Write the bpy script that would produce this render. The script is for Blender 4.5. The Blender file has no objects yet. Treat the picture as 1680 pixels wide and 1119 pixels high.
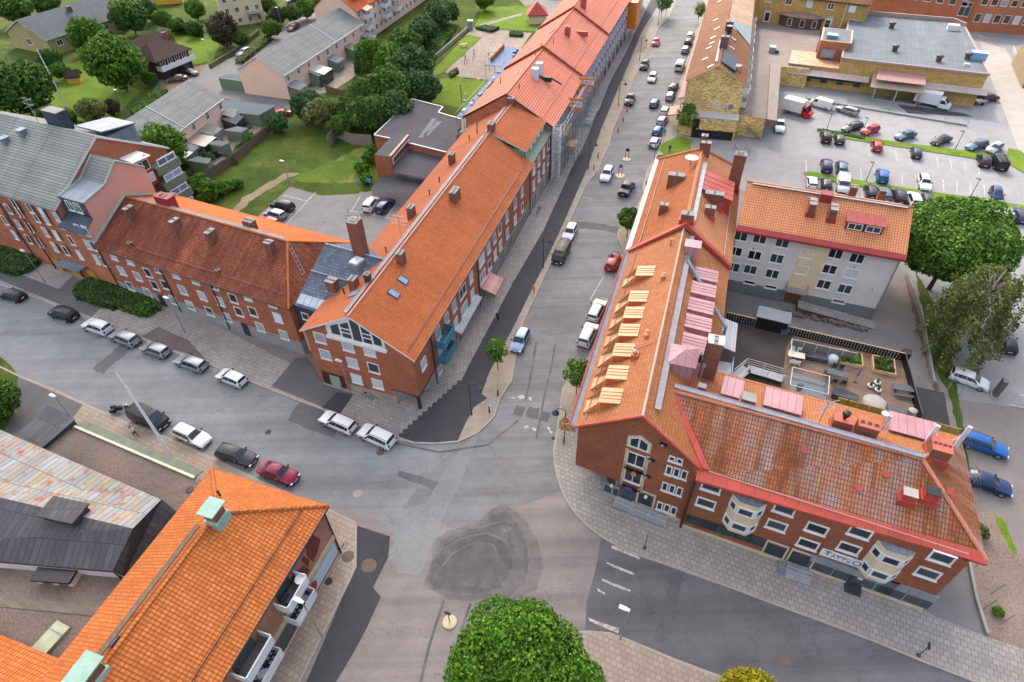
import bpy,math,random
import numpy as np
from mathutils import Vector,Matrix
R=math.radians
sc=bpy.context.scene
col=sc.collection
random.seed(7)

# ---------------------------------------------------------------- camera, sky, sun, exposure
CAM_H=56.0
FPX=1015.0 # focal length in pixels of the 1680 x 1119 photograph
AX=Vector((0.999625497,-0.0187592782,-0.0199237158)) # camera right in world
AY=Vector((0.0273653973,0.685254176,0.727789702)) # camera up in world
AZ=Vector((0.0,-0.728062363,0.685510901)) # camera back in world
cam=bpy.data.cameras.new('camera')
cam.sensor_fit='HORIZONTAL';cam.sensor_width=36.0
cam.lens=FPX/1680*36
cam.clip_start=1.0;cam.clip_end=6000
camo=bpy.data.objects.new('camera',cam);col.objects.link(camo)
camo.matrix_world=Matrix(((AX.x,AY.x,AZ.x,0),(AX.y,AY.y,AZ.y,0),(AX.z,AY.z,AZ.z,CAM_H),(0,0,0,1)))
sc.camera=camo

SUN_EL,SUN_AZ=42.0,96.0 # elevation; direction TO the sun measured from +X
w=bpy.data.worlds.new('World');sc.world=w;w.use_nodes=True
nt=w.node_tree
sky=nt.nodes.new('ShaderNodeTexSky');sky.sky_type='NISHITA';sky.sun_disc=False
sky.sun_elevation=R(SUN_EL);sky.sun_rotation=R(90-SUN_AZ)
sky.air_density=0.8;sky.dust_density=4.8;sky.ozone_density=0.6
nt.links.new(sky.outputs['Color'],nt.nodes['Background'].inputs['Color'])
nt.nodes['Background'].inputs['Strength'].default_value=0.15
sl=bpy.data.lights.new('sun','SUN');sl.energy=1.05;sl.angle=R(4.0);sl.color=(1.0,0.985,0.96)
so=bpy.data.objects.new('sun',sl);col.objects.link(so)
dv=Vector((math.cos(R(SUN_EL))*math.cos(R(SUN_AZ)),math.cos(R(SUN_EL))*math.sin(R(SUN_AZ)),math.sin(R(SUN_EL))))
so.rotation_euler=dv.to_track_quat('Z','Y').to_euler();so.location=(0,0,900)
sc.view_settings.view_transform='Standard';sc.view_settings.look='None'
sc.view_settings.exposure=1.82;sc.view_settings.gamma=1.0

# ---------------------------------------------------------------- survey helpers: a photo pixel seen at a known height -> world
def ray(px,py):
 a,b=px-840.0,559.5-py
 return AX*a+AY*b-AZ*FPX
def P(px,py,z=0.0):
 r=ray(px,py);t=(z-CAM_H)/r.z
 return Vector((r.x*t,r.y*t,z))
def PV(px,py,A,ang): # -> (u, z) on the vertical wall plane through A with direction ang
 r=ray(px,py);d=(math.cos(R(ang)),math.sin(R(ang)));n=(-d[1],d[0])
 t=(n[0]*A[0]+n[1]*A[1])/(n[0]*r.x+n[1]*r.y)
 return (d[0]*(r.x*t-A[0])+d[1]*(r.y*t-A[1]),CAM_H+r.z*t)
def PP(px,py,pl): # -> point on a plane (point, normal)
 r=ray(px,py);p,n=pl;c=Vector((0,0,CAM_H))
 return c+r*(((p-c).dot(n))/r.dot(n))
class Fr:
 def __init__(s,o,ang): s.o=Vector((o[0],o[1],0));s.a=ang;s.U=Vector((math.cos(R(ang)),math.sin(R(ang)),0));s.V=Vector((-s.U.y,s.U.x,0))
 def p(s,u,v,z): return s.o+s.U*u+s.V*v+Vector((0,0,z))
 def uv(s,p): d=Vector((p.x,p.y,0))-s.o;return d.dot(s.U),d.dot(s.V)

# ---------------------------------------------------------------- materials
def lin(c): c /= 255.0;return c/12.92 if c<=0.04045 else ((c+0.055)/1.055) ** 2.4
KEXP=1.7
def S(r,g,b,k=1.0): return (min(.9,lin(r)/KEXP*k),min(.9,lin(g)/KEXP*k),min(.9,lin(b)/KEXP*k),1)
MATS={}
def newmat(name,rough=0.8,spec=0.3):
 m=bpy.data.materials.new(name);m.use_nodes=True;n=m.node_tree
 b=n.nodes['Principled BSDF'];b.inputs['Roughness'].default_value=rough;b.inputs['Specular IOR Level'].default_value=spec
 MATS[name]=m
 return m,n,b
def N(n,t,**kw):
 x=n.nodes.new(t)
 for k,v in kw.items():
  if k in x.inputs.keys(): x.inputs[k].default_value=v
  else: setattr(x,k,v)
 return x
def pos(n): return N(n,'ShaderNodeNewGeometry').outputs['Position']
def uvn(n): return N(n,'ShaderNodeUVMap',uv_map='UVMap').outputs['UV']
def mapv(n,src,scale,rot=0):
 m=N(n,'ShaderNodeMapping');m.inputs['Scale'].default_value=scale;m.inputs['Rotation'].default_value=(0,0,rot)
 n.links.new(src,m.inputs['Vector']);return m.outputs['Vector']
def noise(n,vec,scale,detail=4,rough=0.6,lo=0.3,hi=0.7):
 x=N(n,'ShaderNodeTexNoise');x.inputs['Scale'].default_value=scale;x.inputs['Detail'].default_value=detail;x.inputs['Roughness'].default_value=rough
 if vec is not None: n.links.new(vec,x.inputs['Vector'])
 mr=N(n,'ShaderNodeMapRange');mr.inputs['From Min'].default_value=lo;mr.inputs['From Max'].default_value=hi
 n.links.new(x.outputs['Fac'],mr.inputs['Value']);return mr.outputs['Result']
def mix(n,fac,a,b,mode='MIX'):
 x=N(n,'ShaderNodeMix',data_type='RGBA',blend_type=mode)
 for s,v in ((0,fac),(6,a),(7,b)):
  if hasattr(v,'is_linked') or hasattr(v,'links'): n.links.new(v,x.inputs[s])
  else: x.inputs[s].default_value=v
 return x.outputs[2]
def mul(n,c,fac,lo,hi): # multiply a colour by lo..hi driven by fac
 mr=N(n,'ShaderNodeMapRange');mr.inputs['To Min'].default_value=lo;mr.inputs['To Max'].default_value=hi
 n.links.new(fac,mr.inputs['Value'])
 cc=N(n,'ShaderNodeCombineColor')
 for i in range(3): n.links.new(mr.outputs[0],cc.inputs[i])
 return mix(n,1.0,c,cc.outputs[0],'MULTIPLY')
def bump(n,b,h,strength=0.4,dist=0.03):
 x=N(n,'ShaderNodeBump');x.inputs['Strength'].default_value=strength;x.inputs['Distance'].default_value=dist
 n.links.new(h,x.inputs['Height']);n.links.new(x.outputs['Normal'],b.inputs['Normal'])
def flat(name,c,rough=0.6,spec=0.4,metal=0.0,var=0.12,vs=1.5):
 m,n,b=newmat(name,rough,spec);b.inputs['Metallic'].default_value=metal
 if var: n.links.new(mul(n,c,noise(n,pos(n),vs),1-var,1+var),b.inputs['Base Color'])
 else: b.inputs['Base Color'].default_value=c
 return m
def asphalt(name,c,c2,patch=0.05,speck=0.18,streak=None):
 m,n,b=newmat(name,0.9,0.25);p=pos(n)
 x=mix(n,noise(n,p,patch,5,0.62,0.35,0.65),c,c2)
 x=mul(n,x,noise(n,p,0.35,6,0.7),0.86,1.12)
 if streak is not None: # wear along the driving direction
  x=mul(n,x,noise(n,mapv(n,p,(0.012,0.55,1),-R(streak)),1.0,4,0.6),0.78,1.16)
 x=mul(n,x,noise(n,p,5.0,3,0.8),1-speck*.6,1+speck*.6)
 cr=N(n,'ShaderNodeTexVoronoi',feature='DISTANCE_TO_EDGE');cr.inputs['Scale'].default_value=0.13
 wob=N(n,'ShaderNodeTexNoise');wob.inputs['Scale'].default_value=0.6;wob.inputs['Detail'].default_value=4
 n.links.new(p,wob.inputs['Vector'])
 ad=N(n,'ShaderNodeMix',data_type='VECTOR');ad.inputs[0].default_value=0.75
 sc_=N(n,'ShaderNodeVectorMath',operation='SCALE');sc_.inputs['Scale'].default_value=9.0
 n.links.new(wob.outputs['Color'],sc_.inputs[0]);vm=N(n,'ShaderNodeVectorMath',operation='ADD')
 n.links.new(p,vm.inputs[0]);n.links.new(sc_.outputs[0],vm.inputs[1]);n.links.new(vm.outputs[0],cr.inputs['Vector'])
 mr=N(n,'ShaderNodeMapRange');mr.inputs['From Max'].default_value=0.012;mr.inputs['To Min'].default_value=0.72
 n.links.new(cr.outputs['Distance'],mr.inputs['Value'])
 cc=N(n,'ShaderNodeCombineColor')
 for i in range(3): n.links.new(mr.outputs[0],cc.inputs[i])
 x=mix(n,1.0,x,cc.outputs[0],'MULTIPLY')
 n.links.new(x,b.inputs['Base Color'])
 bump(n,b,noise(n,p,14,3),0.25,0.01)
 return m
def grid(n,vec,w,h,off=0.5,mortar=0.03,c1=(0,0,0,1),c2=(1,1,1,1),bias=0.0):
 t=N(n,'ShaderNodeTexBrick');t.offset=off;t.squash=1.0
 for k,v in (('Scale',1.0),('Brick Width',w),('Row Height',h),('Mortar Size',mortar),('Color1',c1),('Color2',c2),('Mortar',(0,0,0,1)),('Bias',bias)): t.inputs[k].default_value=v
 t.inputs['Mortar Smooth'].default_value=0.2
 n.links.new(vec,t.inputs['Vector']);return t
def masonry(name,c,c2,mortar,w=0.27,h=0.09,off=0.5,ms=0.012,var=0.16,big=0.1,rough=0.9):
 m,n,b=newmat(name,rough,0.2);p=pos(n);t=grid(n,uvn(n),w,h,off,ms)
 x=mix(n,t.outputs['Color'],c,c2);x=mix(n,t.outputs['Fac'],x,mortar)
 x=mul(n,x,noise(n,p,0.5,5,0.65),1-var,1+var);x=mul(n,x,noise(n,p,0.09,2),1-big,1+big)
 n.links.new(x,b.inputs['Base Color'])
 inv=N(n,'ShaderNodeMath',operation='SUBTRACT');inv.inputs[0].default_value=1;n.links.new(t.outputs['Fac'],inv.inputs[1])
 bump(n,b,inv.outputs[0],0.35,0.012);return m
def tiles(name,c,c2,dark,w=0.28,h=0.36,ms=0.03,lichen=None,lam=(0.5,0.75),lscale=0.35,lv=.35,streak=0.1,var=0.12,rough=0.85,off=0.0,st_axis=0,spec=0.14):
 c,c2,dark=[(q[0]*.86,q[1]*1.04,q[2]*1.2,1) for q in (c,c2,dark)]
 m,n,b=newmat(name,rough,spec);p=pos(n);u=uvn(n);t=grid(n,u,w,h,off,ms)
 x=mix(n,t.outputs['Color'],c,c2)
 x=mul(n,x,noise(n,p,0.16,3,0.6),1-var,1+var)
 st=noise(n,mapv(n,u,(1.1,0.06,1)),1.0,3,0.6)
 x=mul(n,x,st,1-streak,1+streak)
 if lichen:
  l1=noise(n,mapv(n,u,(1.0,lv,1)),lscale,6,0.72,lam[0],lam[1])
  x=mix(n,l1,x,lichen)
  x=mul(n,x,noise(n,p,6,2,0.8),0.85,1.15)
 x=mix(n,t.outputs['Fac'],x,dark)
 n.links.new(x,b.inputs['Base Color'])
 # each course steps down to the next, pan tiles roll across
 sx=N(n,'ShaderNodeSeparateXYZ');n.links.new(u,sx.inputs[0])
 a=N(n,'ShaderNodeMath',operation='DIVIDE');a.inputs[1].default_value=h;n.links.new(sx.outputs['Y'],a.inputs[0])
 fr=N(n,'ShaderNodeMath',operation='FRACT');n.links.new(a.outputs[0],fr.inputs[0])
 on=N(n,'ShaderNodeMath',operation='SUBTRACT');on.inputs[0].default_value=1;n.links.new(fr.outputs[0],on.inputs[1])
 q=N(n,'ShaderNodeMath',operation='MULTIPLY');q.inputs[1].default_value=2*math.pi/w;n.links.new(sx.outputs['X'],q.inputs[0])
 si=N(n,'ShaderNodeMath',operation='SINE');n.links.new(q.outputs[0],si.inputs[0])
 s2=N(n,'ShaderNodeMath',operation='MULTIPLY_ADD');s2.inputs[1].default_value=0.45;n.links.new(si.outputs[0],s2.inputs[0]);n.links.new(on.outputs[0],s2.inputs[2])
 bump(n,b,s2.outputs[0],0.55,0.035);return m
def seams(name,c,c2,dark,w=0.6,rust=None,rl=(0.5,0.62),rough=0.6,h=2.2,spec=0.3):
 m,n,b=newmat(name,rough,spec);p=pos(n);t=grid(n,uvn(n),w,h,0.5,0.03)
 x=mix(n,t.outputs['Color'],c,c2)
 if rust:
  x=mix(n,noise(n,mapv(n,uvn(n),(1,0.4,1)),0.75,6,0.7,rl[0],rl[1]),x,rust[0]);x=mix(n,noise(n,p,1.1,5,0.7,rl[0]+.06,rl[1]+.06),x,rust[1])
 x=mul(n,x,noise(n,p,0.4,5),0.85,1.15);x=mix(n,t.outputs['Fac'],x,dark)
 n.links.new(x,b.inputs['Base Color']);return m
def grass(name,c,c2,c3,s=0.12):
 m,n,b=newmat(name,0.95,0.1);p=pos(n)
 x=mix(n,noise(n,p,s,5,0.7,0.38,0.62),c,c2);x=mix(n,noise(n,p,s*1.7,6,0.75,0.5,0.7),x,c3)
 x=mul(n,x,noise(n,p,2.2,4,0.8),0.75,1.25);x=mul(n,x,noise(n,p,9,2,0.8),0.8,1.2)
 n.links.new(x,b.inputs['Base Color']);bump(n,b,noise(n,p,7,4),0.9,0.08);return m
def leaf(name,c,c2,c3=None,trans=0.25):
 m,n,b=newmat(name,0.75,0.1);g=N(n,'ShaderNodeNewGeometry')
 rp=N(n,'ShaderNodeValToRGB');e=rp.color_ramp.elements;e[0].color=c;e[1].color=c2
 if c3: k=rp.color_ramp.elements.new(0.5);k.color=c3
 n.links.new(g.outputs['Random Per Island'],rp.inputs['Fac'])
 x=mul(n,rp.outputs['Color'],noise(n,g.outputs['Position'],0.55,3),0.55,1.3)  # clump light and shade painted into the leaf colour by noise
 n.links.new(x,b.inputs['Base Color'])
 tr=N(n,'ShaderNodeBsdfTranslucent');n.links.new(x,tr.inputs['Color'])
 ms=N(n,'ShaderNodeMixShader');ms.inputs[0].default_value=trans
 n.links.new(b.outputs[0],ms.inputs[1]);n.links.new(tr.outputs[0],ms.inputs[2]);n.links.new(ms.outputs[0],n.nodes['Material Output'].inputs['Surface']);return m
def glassm(name,c,rough=0.08,spec=0.6):
 m,n,b=newmat(name,rough,spec)
 oi=N(n,'ShaderNodeObjectInfo');n.links.new(mul(n,c,oi.outputs['Random'],0.5,1.6),b.inputs['Base Color']);return m
def paint(name,c,rough=0.28,metal=0.0):
 m,n,b=newmat('car_paint_'+name,rough,0.25);b.inputs['Base Color'].default_value=c;b.inputs['Metallic'].default_value=metal
 b.inputs['Coat Weight'].default_value=0.06;b.inputs['Coat Roughness'].default_value=0.06;return m

brick_red=masonry('red_brick',S(160,94,64,1.7),S(138,78,54,1.7),S(140,108,90))
brick_brown=masonry('brown_brick',S(142,84,56,1.8),S(116,66,44,1.8),S(110,82,68))
brick_orange=masonry('orange_brick',S(174,106,72,1.6),S(156,92,62,1.6),S(150,110,88))
brick_yellow=masonry('yellow_brick',S(196,160,92,1.4),S(156,124,70,1.4),S(160,140,100),w=.3,h=.11)
brick_mottled=masonry('mottled_yellow_brick',S(206,178,116,1.9),S(140,114,72,1.9),S(150,130,90),w=.42,h=.16,var=.2)
brick_cap=masonry('chimney_brick',S(150,94,70,1.2),S(112,68,52,1.2),S(130,105,90))
plaster_pink=flat('pink_plaster',S(222,188,166,1.4),.95,.1,var=.05)
plaster_salmon=flat('salmon_plaster',S(206,152,134,1.35),.95,.1,var=.05)
plaster_grey=flat('grey_plaster',S(176,172,166,1.75),.95,.1,var=.07,vs=.4)
plaster_cream=flat('cream_plaster',S(224,208,168,1.1),.95,.1,var=.05)
plaster_light=flat('light_plaster',S(214,198,178,1.2),.95,.1,var=.05)
concrete=flat('concrete',S(152,150,144,1.2),.9,.2,var=.12,vs=.8)
plinth=flat('stone_plinth',S(196,182,150,1.2),.9,.2,var=.12)
tile_a=tiles('weathered_orange_tile',S(206,110,60),S(192,98,54),S(150,72,42),w=.3,h=.34,ms=.02,lichen=S(168,104,76),lam=(.55,.85),lscale=.22)
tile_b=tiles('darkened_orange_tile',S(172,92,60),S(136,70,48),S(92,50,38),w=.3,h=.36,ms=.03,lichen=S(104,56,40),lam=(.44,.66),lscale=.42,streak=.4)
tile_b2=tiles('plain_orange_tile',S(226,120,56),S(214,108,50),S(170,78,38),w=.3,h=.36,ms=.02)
tile_d=tiles('bright_orange_tile',S(232,132,64),S(210,108,50),S(168,82,42),w=.3,h=.36,ms=.035,lichen=S(190,92,52),lam=(.55,.8),lscale=.2)
tile_f=tiles('pale_orange_tile',S(212,132,82),S(196,114,66),S(156,86,52),w=.28,h=.36,ms=.025,lichen=S(200,140,112),lam=(.5,.8),lscale=.25)
tile_f2=tiles('lumpy_orange_tile',S(204,116,66),S(186,100,56),S(144,76,46),w=.4,h=.4,ms=.03,lichen=S(158,92,58),lam=(.5,.8),lscale=.3)
tile_g=tiles('moss_mottled_tile',S(190,104,54),S(158,88,54),S(112,66,50),w=.26,h=.42,ms=.032,lichen=S(170,154,146),lam=(.46,.62),lscale=.3,lv=.16,streak=.4,var=.2)
tile_i=tiles('clean_orange_tile',S(242,158,106),S(232,146,96),S(180,96,58),w=.3,h=.4,ms=.04)
tile_new=tiles('new_coral_tile',S(248,146,112),S(242,136,104),S(190,84,60),w=40,h=.44,ms=.06,streak=.04,var=.05)
tile_brown=tiles('brown_roof_tile',S(168,106,66),S(142,86,54),S(112,68,44),w=.3,h=.34,ms=.03,lichen=S(196,138,96),lam=(.5,.8))
tile_grey=tiles('grey_concrete_tile',S(162,152,136),S(146,138,124),S(104,98,90),w=8,h=.44,ms=.05,lichen=S(180,174,160),lam=(.6,.85))
tile_dark=tiles('dark_brown_tile',S(94,66,56),S(80,56,48),S(50,36,32),w=.4,h=.42,ms=.05)
slate=tiles('slate_roof',S(118,120,124),S(96,98,102),S(80,82,86),w=.6,h=.42,ms=.03,lichen=S(78,72,72),lam=(.56,.68),lscale=.5,off=.5)
felt=asphalt('roofing_felt',S(84,84,88),S(74,74,80),.1,.12)
felt_light=seams('pale_roofing_felt',S(120,127,131),S(112,119,124),S(98,105,110),w=1.0,h=30,rough=.85,spec=.2)
gravel_roof=asphalt('gravel_roof',S(132,116,106),S(112,98,90),.08,.7)
rust_sheet=seams('rusty_sheet_roof',S(158,164,166),S(132,138,142),S(66,66,70),w=.62,rust=(S(166,144,104),S(160,86,38)),rl=(.47,.6))
rust_sheet2=seams('pale_rusty_sheet',S(214,190,160),S(196,168,134),S(150,112,84),w=.6,rust=(S(206,156,106),S(186,120,70)),rl=(.44,.6))
black_sheet=seams('black_sheet_roof',S(82,82,84),S(66,66,70),S(34,34,38),w=.62,rust=(S(112,102,90),S(126,88,56)),rl=(.55,.78),rough=.6)
zinc=seams('zinc_sheet',S(140,152,164),S(126,138,150),S(90,100,110),w=.6,rough=.5)
zinc_dark=seams('dark_zinc_sheet',S(70,82,96),S(62,74,88),S(44,52,62),w=.5,rough=.5)
copper=flat('green_copper',S(160,196,178),.6,.3,var=.15)
pale_green=flat('pale_green_trim',S(168,184,170),.6,.3)
red_metal=seams('red_sheet_metal',S(196,84,68),S(186,76,62),S(150,56,46),w=1.2,h=40,rough=.5)
pink_metal=seams('faded_pink_sheet',S(200,150,154),S(190,138,142),S(150,98,108),w=.7,h=40,rough=.4)
peach_metal=seams('peach_sheet',S(226,176,126),S(216,164,114),S(160,106,72),w=.62,h=40,rough=.4)
dark_trim=flat('dark_trim',S(52,48,48),.6)
black=flat('black_paint',S(30,30,32),.5,var=.1)
white=flat('white_paint',S(238,238,236),.6,.3,var=.04)
grey_metal=flat('galvanised_metal',S(158,164,170),.45,.5,metal=.3)
dk_metal=flat('dark_metal',S(58,62,68),.45,.5)
rail_m=flat('walkway_metal',S(150,150,162),.7,.3)
green_wall=flat('grey_green_board',S(112,128,108,1.25),.9,.1,var=.06)
wood=flat('grey_wood',S(120,104,90,1.1),.9,.1,var=.2,vs=4)
wood_new=flat('pale_wood',S(218,188,140),.85,.1,var=.12,vs=3)
orange_paint=flat('orange_paint',S(232,138,40),.5,var=.05)
yellow_paint=flat('yellow_paint',S(240,180,40),.5,var=.05)
red_paint=flat('red_paint',S(190,40,34),.5,var=.05)
blue_paint=flat('blue_paint',S(56,110,190),.5,var=.05)
teal_paint=flat('teal_paint',S(62,118,140,1.3),.6,var=.08)
cream_board=flat('beige_board',S(214,196,158,1.2),.8,.2,var=.06)
purple=flat('violet_paint',S(86,70,160),.6)
red_trim=flat('red_board',S(160,52,48),.6)
skin=flat('skin',S(214,168,140),.7,var=0)
glass=glassm('window_glass',S(58,64,68))
glass_sky=glassm('sky_glass',S(120,150,180))
blind=glassm('drawn_blind',S(196,204,210,1.05),.35,.3)
shop_glass=glassm('shop_glass',S(64,74,80))
facade_blue=flat('blue_panel',S(126,156,196,1.2),.5,var=.1)
net_blue=flat('blue_netting',S(110,134,168),.8,var=.2)
mural=flat('dark_brick_relief',S(112,62,52,1.2),.9,.1)
poster_blue=flat('pale_blue_film',S(176,200,210,1.2),.3,.4,var=.06)

asph_road=asphalt('street_asphalt',S(140,140,140),S(123,123,123),.045,.16,71)
asph_side=asphalt('side_street_asphalt',S(144,147,146),S(126,129,129),.05,.16,-27)
asph_south=asphalt('brownish_asphalt',S(152,143,139),S(138,130,126),.05,.16,66)
asph_lot=asphalt('car_park_asphalt',S(160,160,158),S(148,147,145),.03,.16)
asph_yard=asphalt('yard_asphalt',S(138,136,134),S(128,126,125),.06,.14)
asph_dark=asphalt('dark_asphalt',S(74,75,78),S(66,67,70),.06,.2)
asph_mid=asphalt('patched_asphalt',S(112,111,110),S(100,99,99),.06,.2)
asph_ne=asphalt('smooth_dark_asphalt',S(112,112,112),S(98,98,99),.05,.16,-29)
ground_m=asphalt('worn_ground',S(146,139,133),S(130,124,120),.02,.2)
pave=masonry('grey_pavers',S(174,168,160),S(158,152,145),S(134,128,122),w=.52,h=.52,off=.5,ms=.035,var=.12,big=.12)
pave_pink=masonry('pinkish_pavers',S(182,166,149),S(166,150,134),S(146,131,117),w=.5,h=.5,off=.5,ms=.035,var=.1)
pave_cream=masonry('cream_setts',S(186,172,150),S(172,158,138),S(156,142,124),w=.25,h=.2,off=.5,ms=.03,var=.16)
pave_far=masonry('light_pavers',S(166,162,156),S(152,148,142),S(130,126,122),w=.7,h=.7,off=.5,ms=.05)
pave_patio=masonry('courtyard_pavers',S(178,164,148),S(158,144,130),S(140,126,112),w=.8,h=.5,off=.5,ms=.06)
kerb_m=flat('kerb_stone',S(176,166,150),.9,.2,var=.14)
line_m,n_,b_=newmat('worn_road_paint',.8,.2)
n_.links.new(mix(n_,noise(n_,pos(n_),2.6,6,.75,.42,.6),S(216,211,203),S(150,144,140)),b_.inputs['Base Color'])
grass_m=grass('lawn',S(100,126,42),S(76,104,34),S(156,150,84))
grass_dk=grass('rough_grass',S(84,104,36),S(66,86,32),S(120,116,60))
grass_br=grass('bright_lawn',S(122,150,44),S(104,132,40),S(132,142,62))
deck_m=masonry('terrace_planks',S(150,126,108),S(132,110,94),S(96,80,70),w=3.0,h=.16,ms=.02)
leaf_mid=leaf('mid_green_leaf',S(56,92,28,1.2),S(124,164,62,1.25),S(84,126,42,1.2))
leaf_dark=leaf('dark_green_leaf',S(50,80,34,1.2),S(112,146,62,1.2),S(76,110,46,1.2))
leaf_blue=leaf('deep_green_leaf',S(46,76,44,1.2),S(110,142,84,1.2),S(72,104,58,1.2))
leaf_bright=leaf('bright_green_leaf',S(52,94,24,1.05),S(128,172,56,1.15),S(82,130,36,1.05))
leaf_yell=leaf('yellow_green_leaf',S(120,120,20),S(214,200,60),S(170,160,30))
leaf_olive=leaf('olive_leaf',S(88,98,52,1.2),S(150,160,96,1.2),S(114,126,70,1.2))
leaf_purple=leaf('brown_twig_leaf',S(70,62,52),S(120,106,90),S(84,84,56))
leaf_pale=leaf('pale_leaf',S(120,136,84),S(196,204,150),S(150,160,104))
leaf_lit=leaf('fresh_green_leaf',S(56,92,32,1.1),S(146,180,78,1.2),S(84,128,46,1.1))  # brighter copy of the mid green, sunlight put into the leaf colour
bark=flat('bark',S(96,82,68),.95,.1,var=.25,vs=5)
bark_pale=flat('birch_bark',S(206,196,180),.9,.1,var=.25,vs=5)
# ---------------------------------------------------------------- mesh builder
def link(o,par=None):
 col.objects.link(o)
 if par is not None: o.parent=par
 return o
def wloc(o):
 l=Vector((0,0,0))
 while o is not None: l=l+o.location;o=o.parent
 return l
def tag(o,label=None,cat=None,group=None,kind=None):
 if label: o['label']=label
 if cat: o['category']=cat
 if group: o['group']=group
 if kind: o['kind']=kind
 return o
def empty(name,loc,label,cat,group=None,rz=0):
 o=bpy.data.objects.new(name,None);o.empty_display_size=.3;link(o);o.location=loc;o.rotation_euler.z=rz
 return tag(o,label,cat,group)
class MB:
 def __init__(s): s.v=[];s.f=[];s.m=[]
 def face(s,pts,m=0):
  i=len(s.v);s.v+=[tuple(p) for p in pts];s.f.append(tuple(range(i,i+len(pts))));s.m.append(m)
 def prism(s,pts,z0,z1,m=0,ms=None,bottom=False): # pts counter-clockwise
  a=sum(pts[i][0]*pts[(i+1) % len(pts)][1]-pts[(i+1) % len(pts)][0]*pts[i][1] for i in range(len(pts)))
  if a<0: pts=pts[::-1]
  ms=m if ms is None else ms
  s.face([(p[0],p[1],z1) for p in pts],m)
  for i in range(len(pts)):
   p,q=pts[i],pts[(i+1) % len(pts)]
   s.face([(p[0],p[1],z0),(q[0],q[1],z0),(q[0],q[1],z1),(p[0],p[1],z1)],ms)
  if bottom: s.face([(p[0],p[1],z0) for p in pts[::-1]],ms)
 def box(s,fr,u0,u1,v0,v1,z0,z1,m=0,mt=None):
  c=[fr.p(u,v,0) for u,v in ((u0,v0),(u1,v0),(u1,v1),(u0,v1))]
  s.prism(c,z0,z1,m if mt is None else mt,m,True)
 def slab(s,pts,t,m=0,me=1): # sloped sheet with thickness, pts counter-clockwise seen from above
  pts=[Vector(p) for p in pts];d=Vector((0,0,-t))
  if len(pts)==4 and abs((pts[1]-pts[0]).cross(pts[2]-pts[0]).dot(pts[3]-pts[0]))>.02:
   for t_ in ((0,1,2),(0,2,3)): s.face([pts[i] for i in t_],m);s.face([pts[i]+d for i in t_[::-1]],me)
  else: s.face(pts,m);s.face([p+d for p in pts[::-1]],me)
  for i in range(len(pts)):
   p,q=pts[i],pts[(i+1) % len(pts)];s.face([p+d,q+d,q,p],me)
 def tube(s,pts,r,n=6,m=0,r2=None):
  pts=[Vector(p) for p in pts];k=len(pts);rings=[]
  for i,p in enumerate(pts):
   d=(pts[min(i+1,k-1)]-pts[max(i-1,0)]).normalized()
   a=d.orthogonal().normalized();b=d.cross(a);rr=r if r2 is None else r+(r2-r)*i/max(1,k-1)
   base=len(s.v);rings.append(base)
   s.v+=[tuple(p+(a*math.cos(2*math.pi*j/n)+b*math.sin(2*math.pi*j/n))*rr) for j in range(n)]
  for i in range(k-1):
   for j in range(n):
    s.f.append((rings[i]+j,rings[i]+(j+1) % n,rings[i+1]+(j+1) % n,rings[i+1]+j));s.m.append(m)
  s.f.append(tuple(rings[0]+j for j in range(n))[::-1]);s.m.append(m)
  s.f.append(tuple(rings[-1]+j for j in range(n)));s.m.append(m)
 def lathe(s,c,prof,n=12,m=0): # prof: (radius, z)
  base=len(s.v)
  for r,z in prof: s.v+=[(c[0]+r*math.cos(2*math.pi*j/n),c[1]+r*math.sin(2*math.pi*j/n),c[2]+z) for j in range(n)]
  for i in range(len(prof)-1):
   for j in range(n):
    s.f.append((base+i*n+j,base+i*n+(j+1) % n,base+(i+1)*n+(j+1) % n,base+(i+1)*n+j));s.m.append(m)
  s.f.append(tuple(base+j for j in range(n))[::-1]);s.m.append(m)
  s.f.append(tuple(base+(len(prof)-1)*n+j for j in range(n)));s.m.append(m)
 def mesh(s,name,mats,off=(0,0,0),smooth=None):
  me=bpy.data.meshes.new(name);v=np.array(s.v,dtype=np.float64)-np.array(tuple(off))
  me.from_pydata(v.tolist(),[],s.f)
  for m in (mats if isinstance(mats,(list,tuple)) else [mats]): me.materials.append(m)
  me.polygons.foreach_set('material_index',s.m)
  ul=me.uv_layers.new(name='UVMap');uv=np.zeros(len(me.loops)*2);vv=me.vertices;k=0
  wv=s.v
  for p in me.polygons:
   n=p.normal
   h=Vector((-n.y,n.x,0))
   if h.length<0.12: h=s.h if hasattr(s,'h') else Vector((1,0,0))
   h.normalize();t=n.cross(h)
   for li in p.loop_indices:
    q=wv[me.loops[li].vertex_index]
    uv[2*li]=q[0]*h.x+q[1]*h.y+q[2]*h.z;uv[2*li+1]=q[0]*t.x+q[1]*t.y+q[2]*t.z
  ul.data.foreach_set('uv',uv)
  if smooth is not None:
   me.polygons.foreach_set('use_smooth',[True]*len(me.polygons));me.set_sharp_from_angle(angle=R(smooth))
  me.update();return me
 def build(s,name,mats,par=None,smooth=None,label=None,cat=None,group=None,kind=None,origin=None):
  if par is not None: off=wloc(par);loc=(0,0,0)
  else:
   a=np.array(s.v);off=Vector(origin) if origin is not None else Vector((a[:,0].mean(),a[:,1].mean(),a[:,2].min()));loc=off
  o=bpy.data.objects.new(name,s.mesh(name,mats,off,smooth));link(o,par);o.location=loc
  return tag(o,label,cat,group,kind)
def pl3(a,b,c):
 n=(b-a).cross(c-a).normalized()
 return (a,n if n.z>0 else -n)

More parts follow.
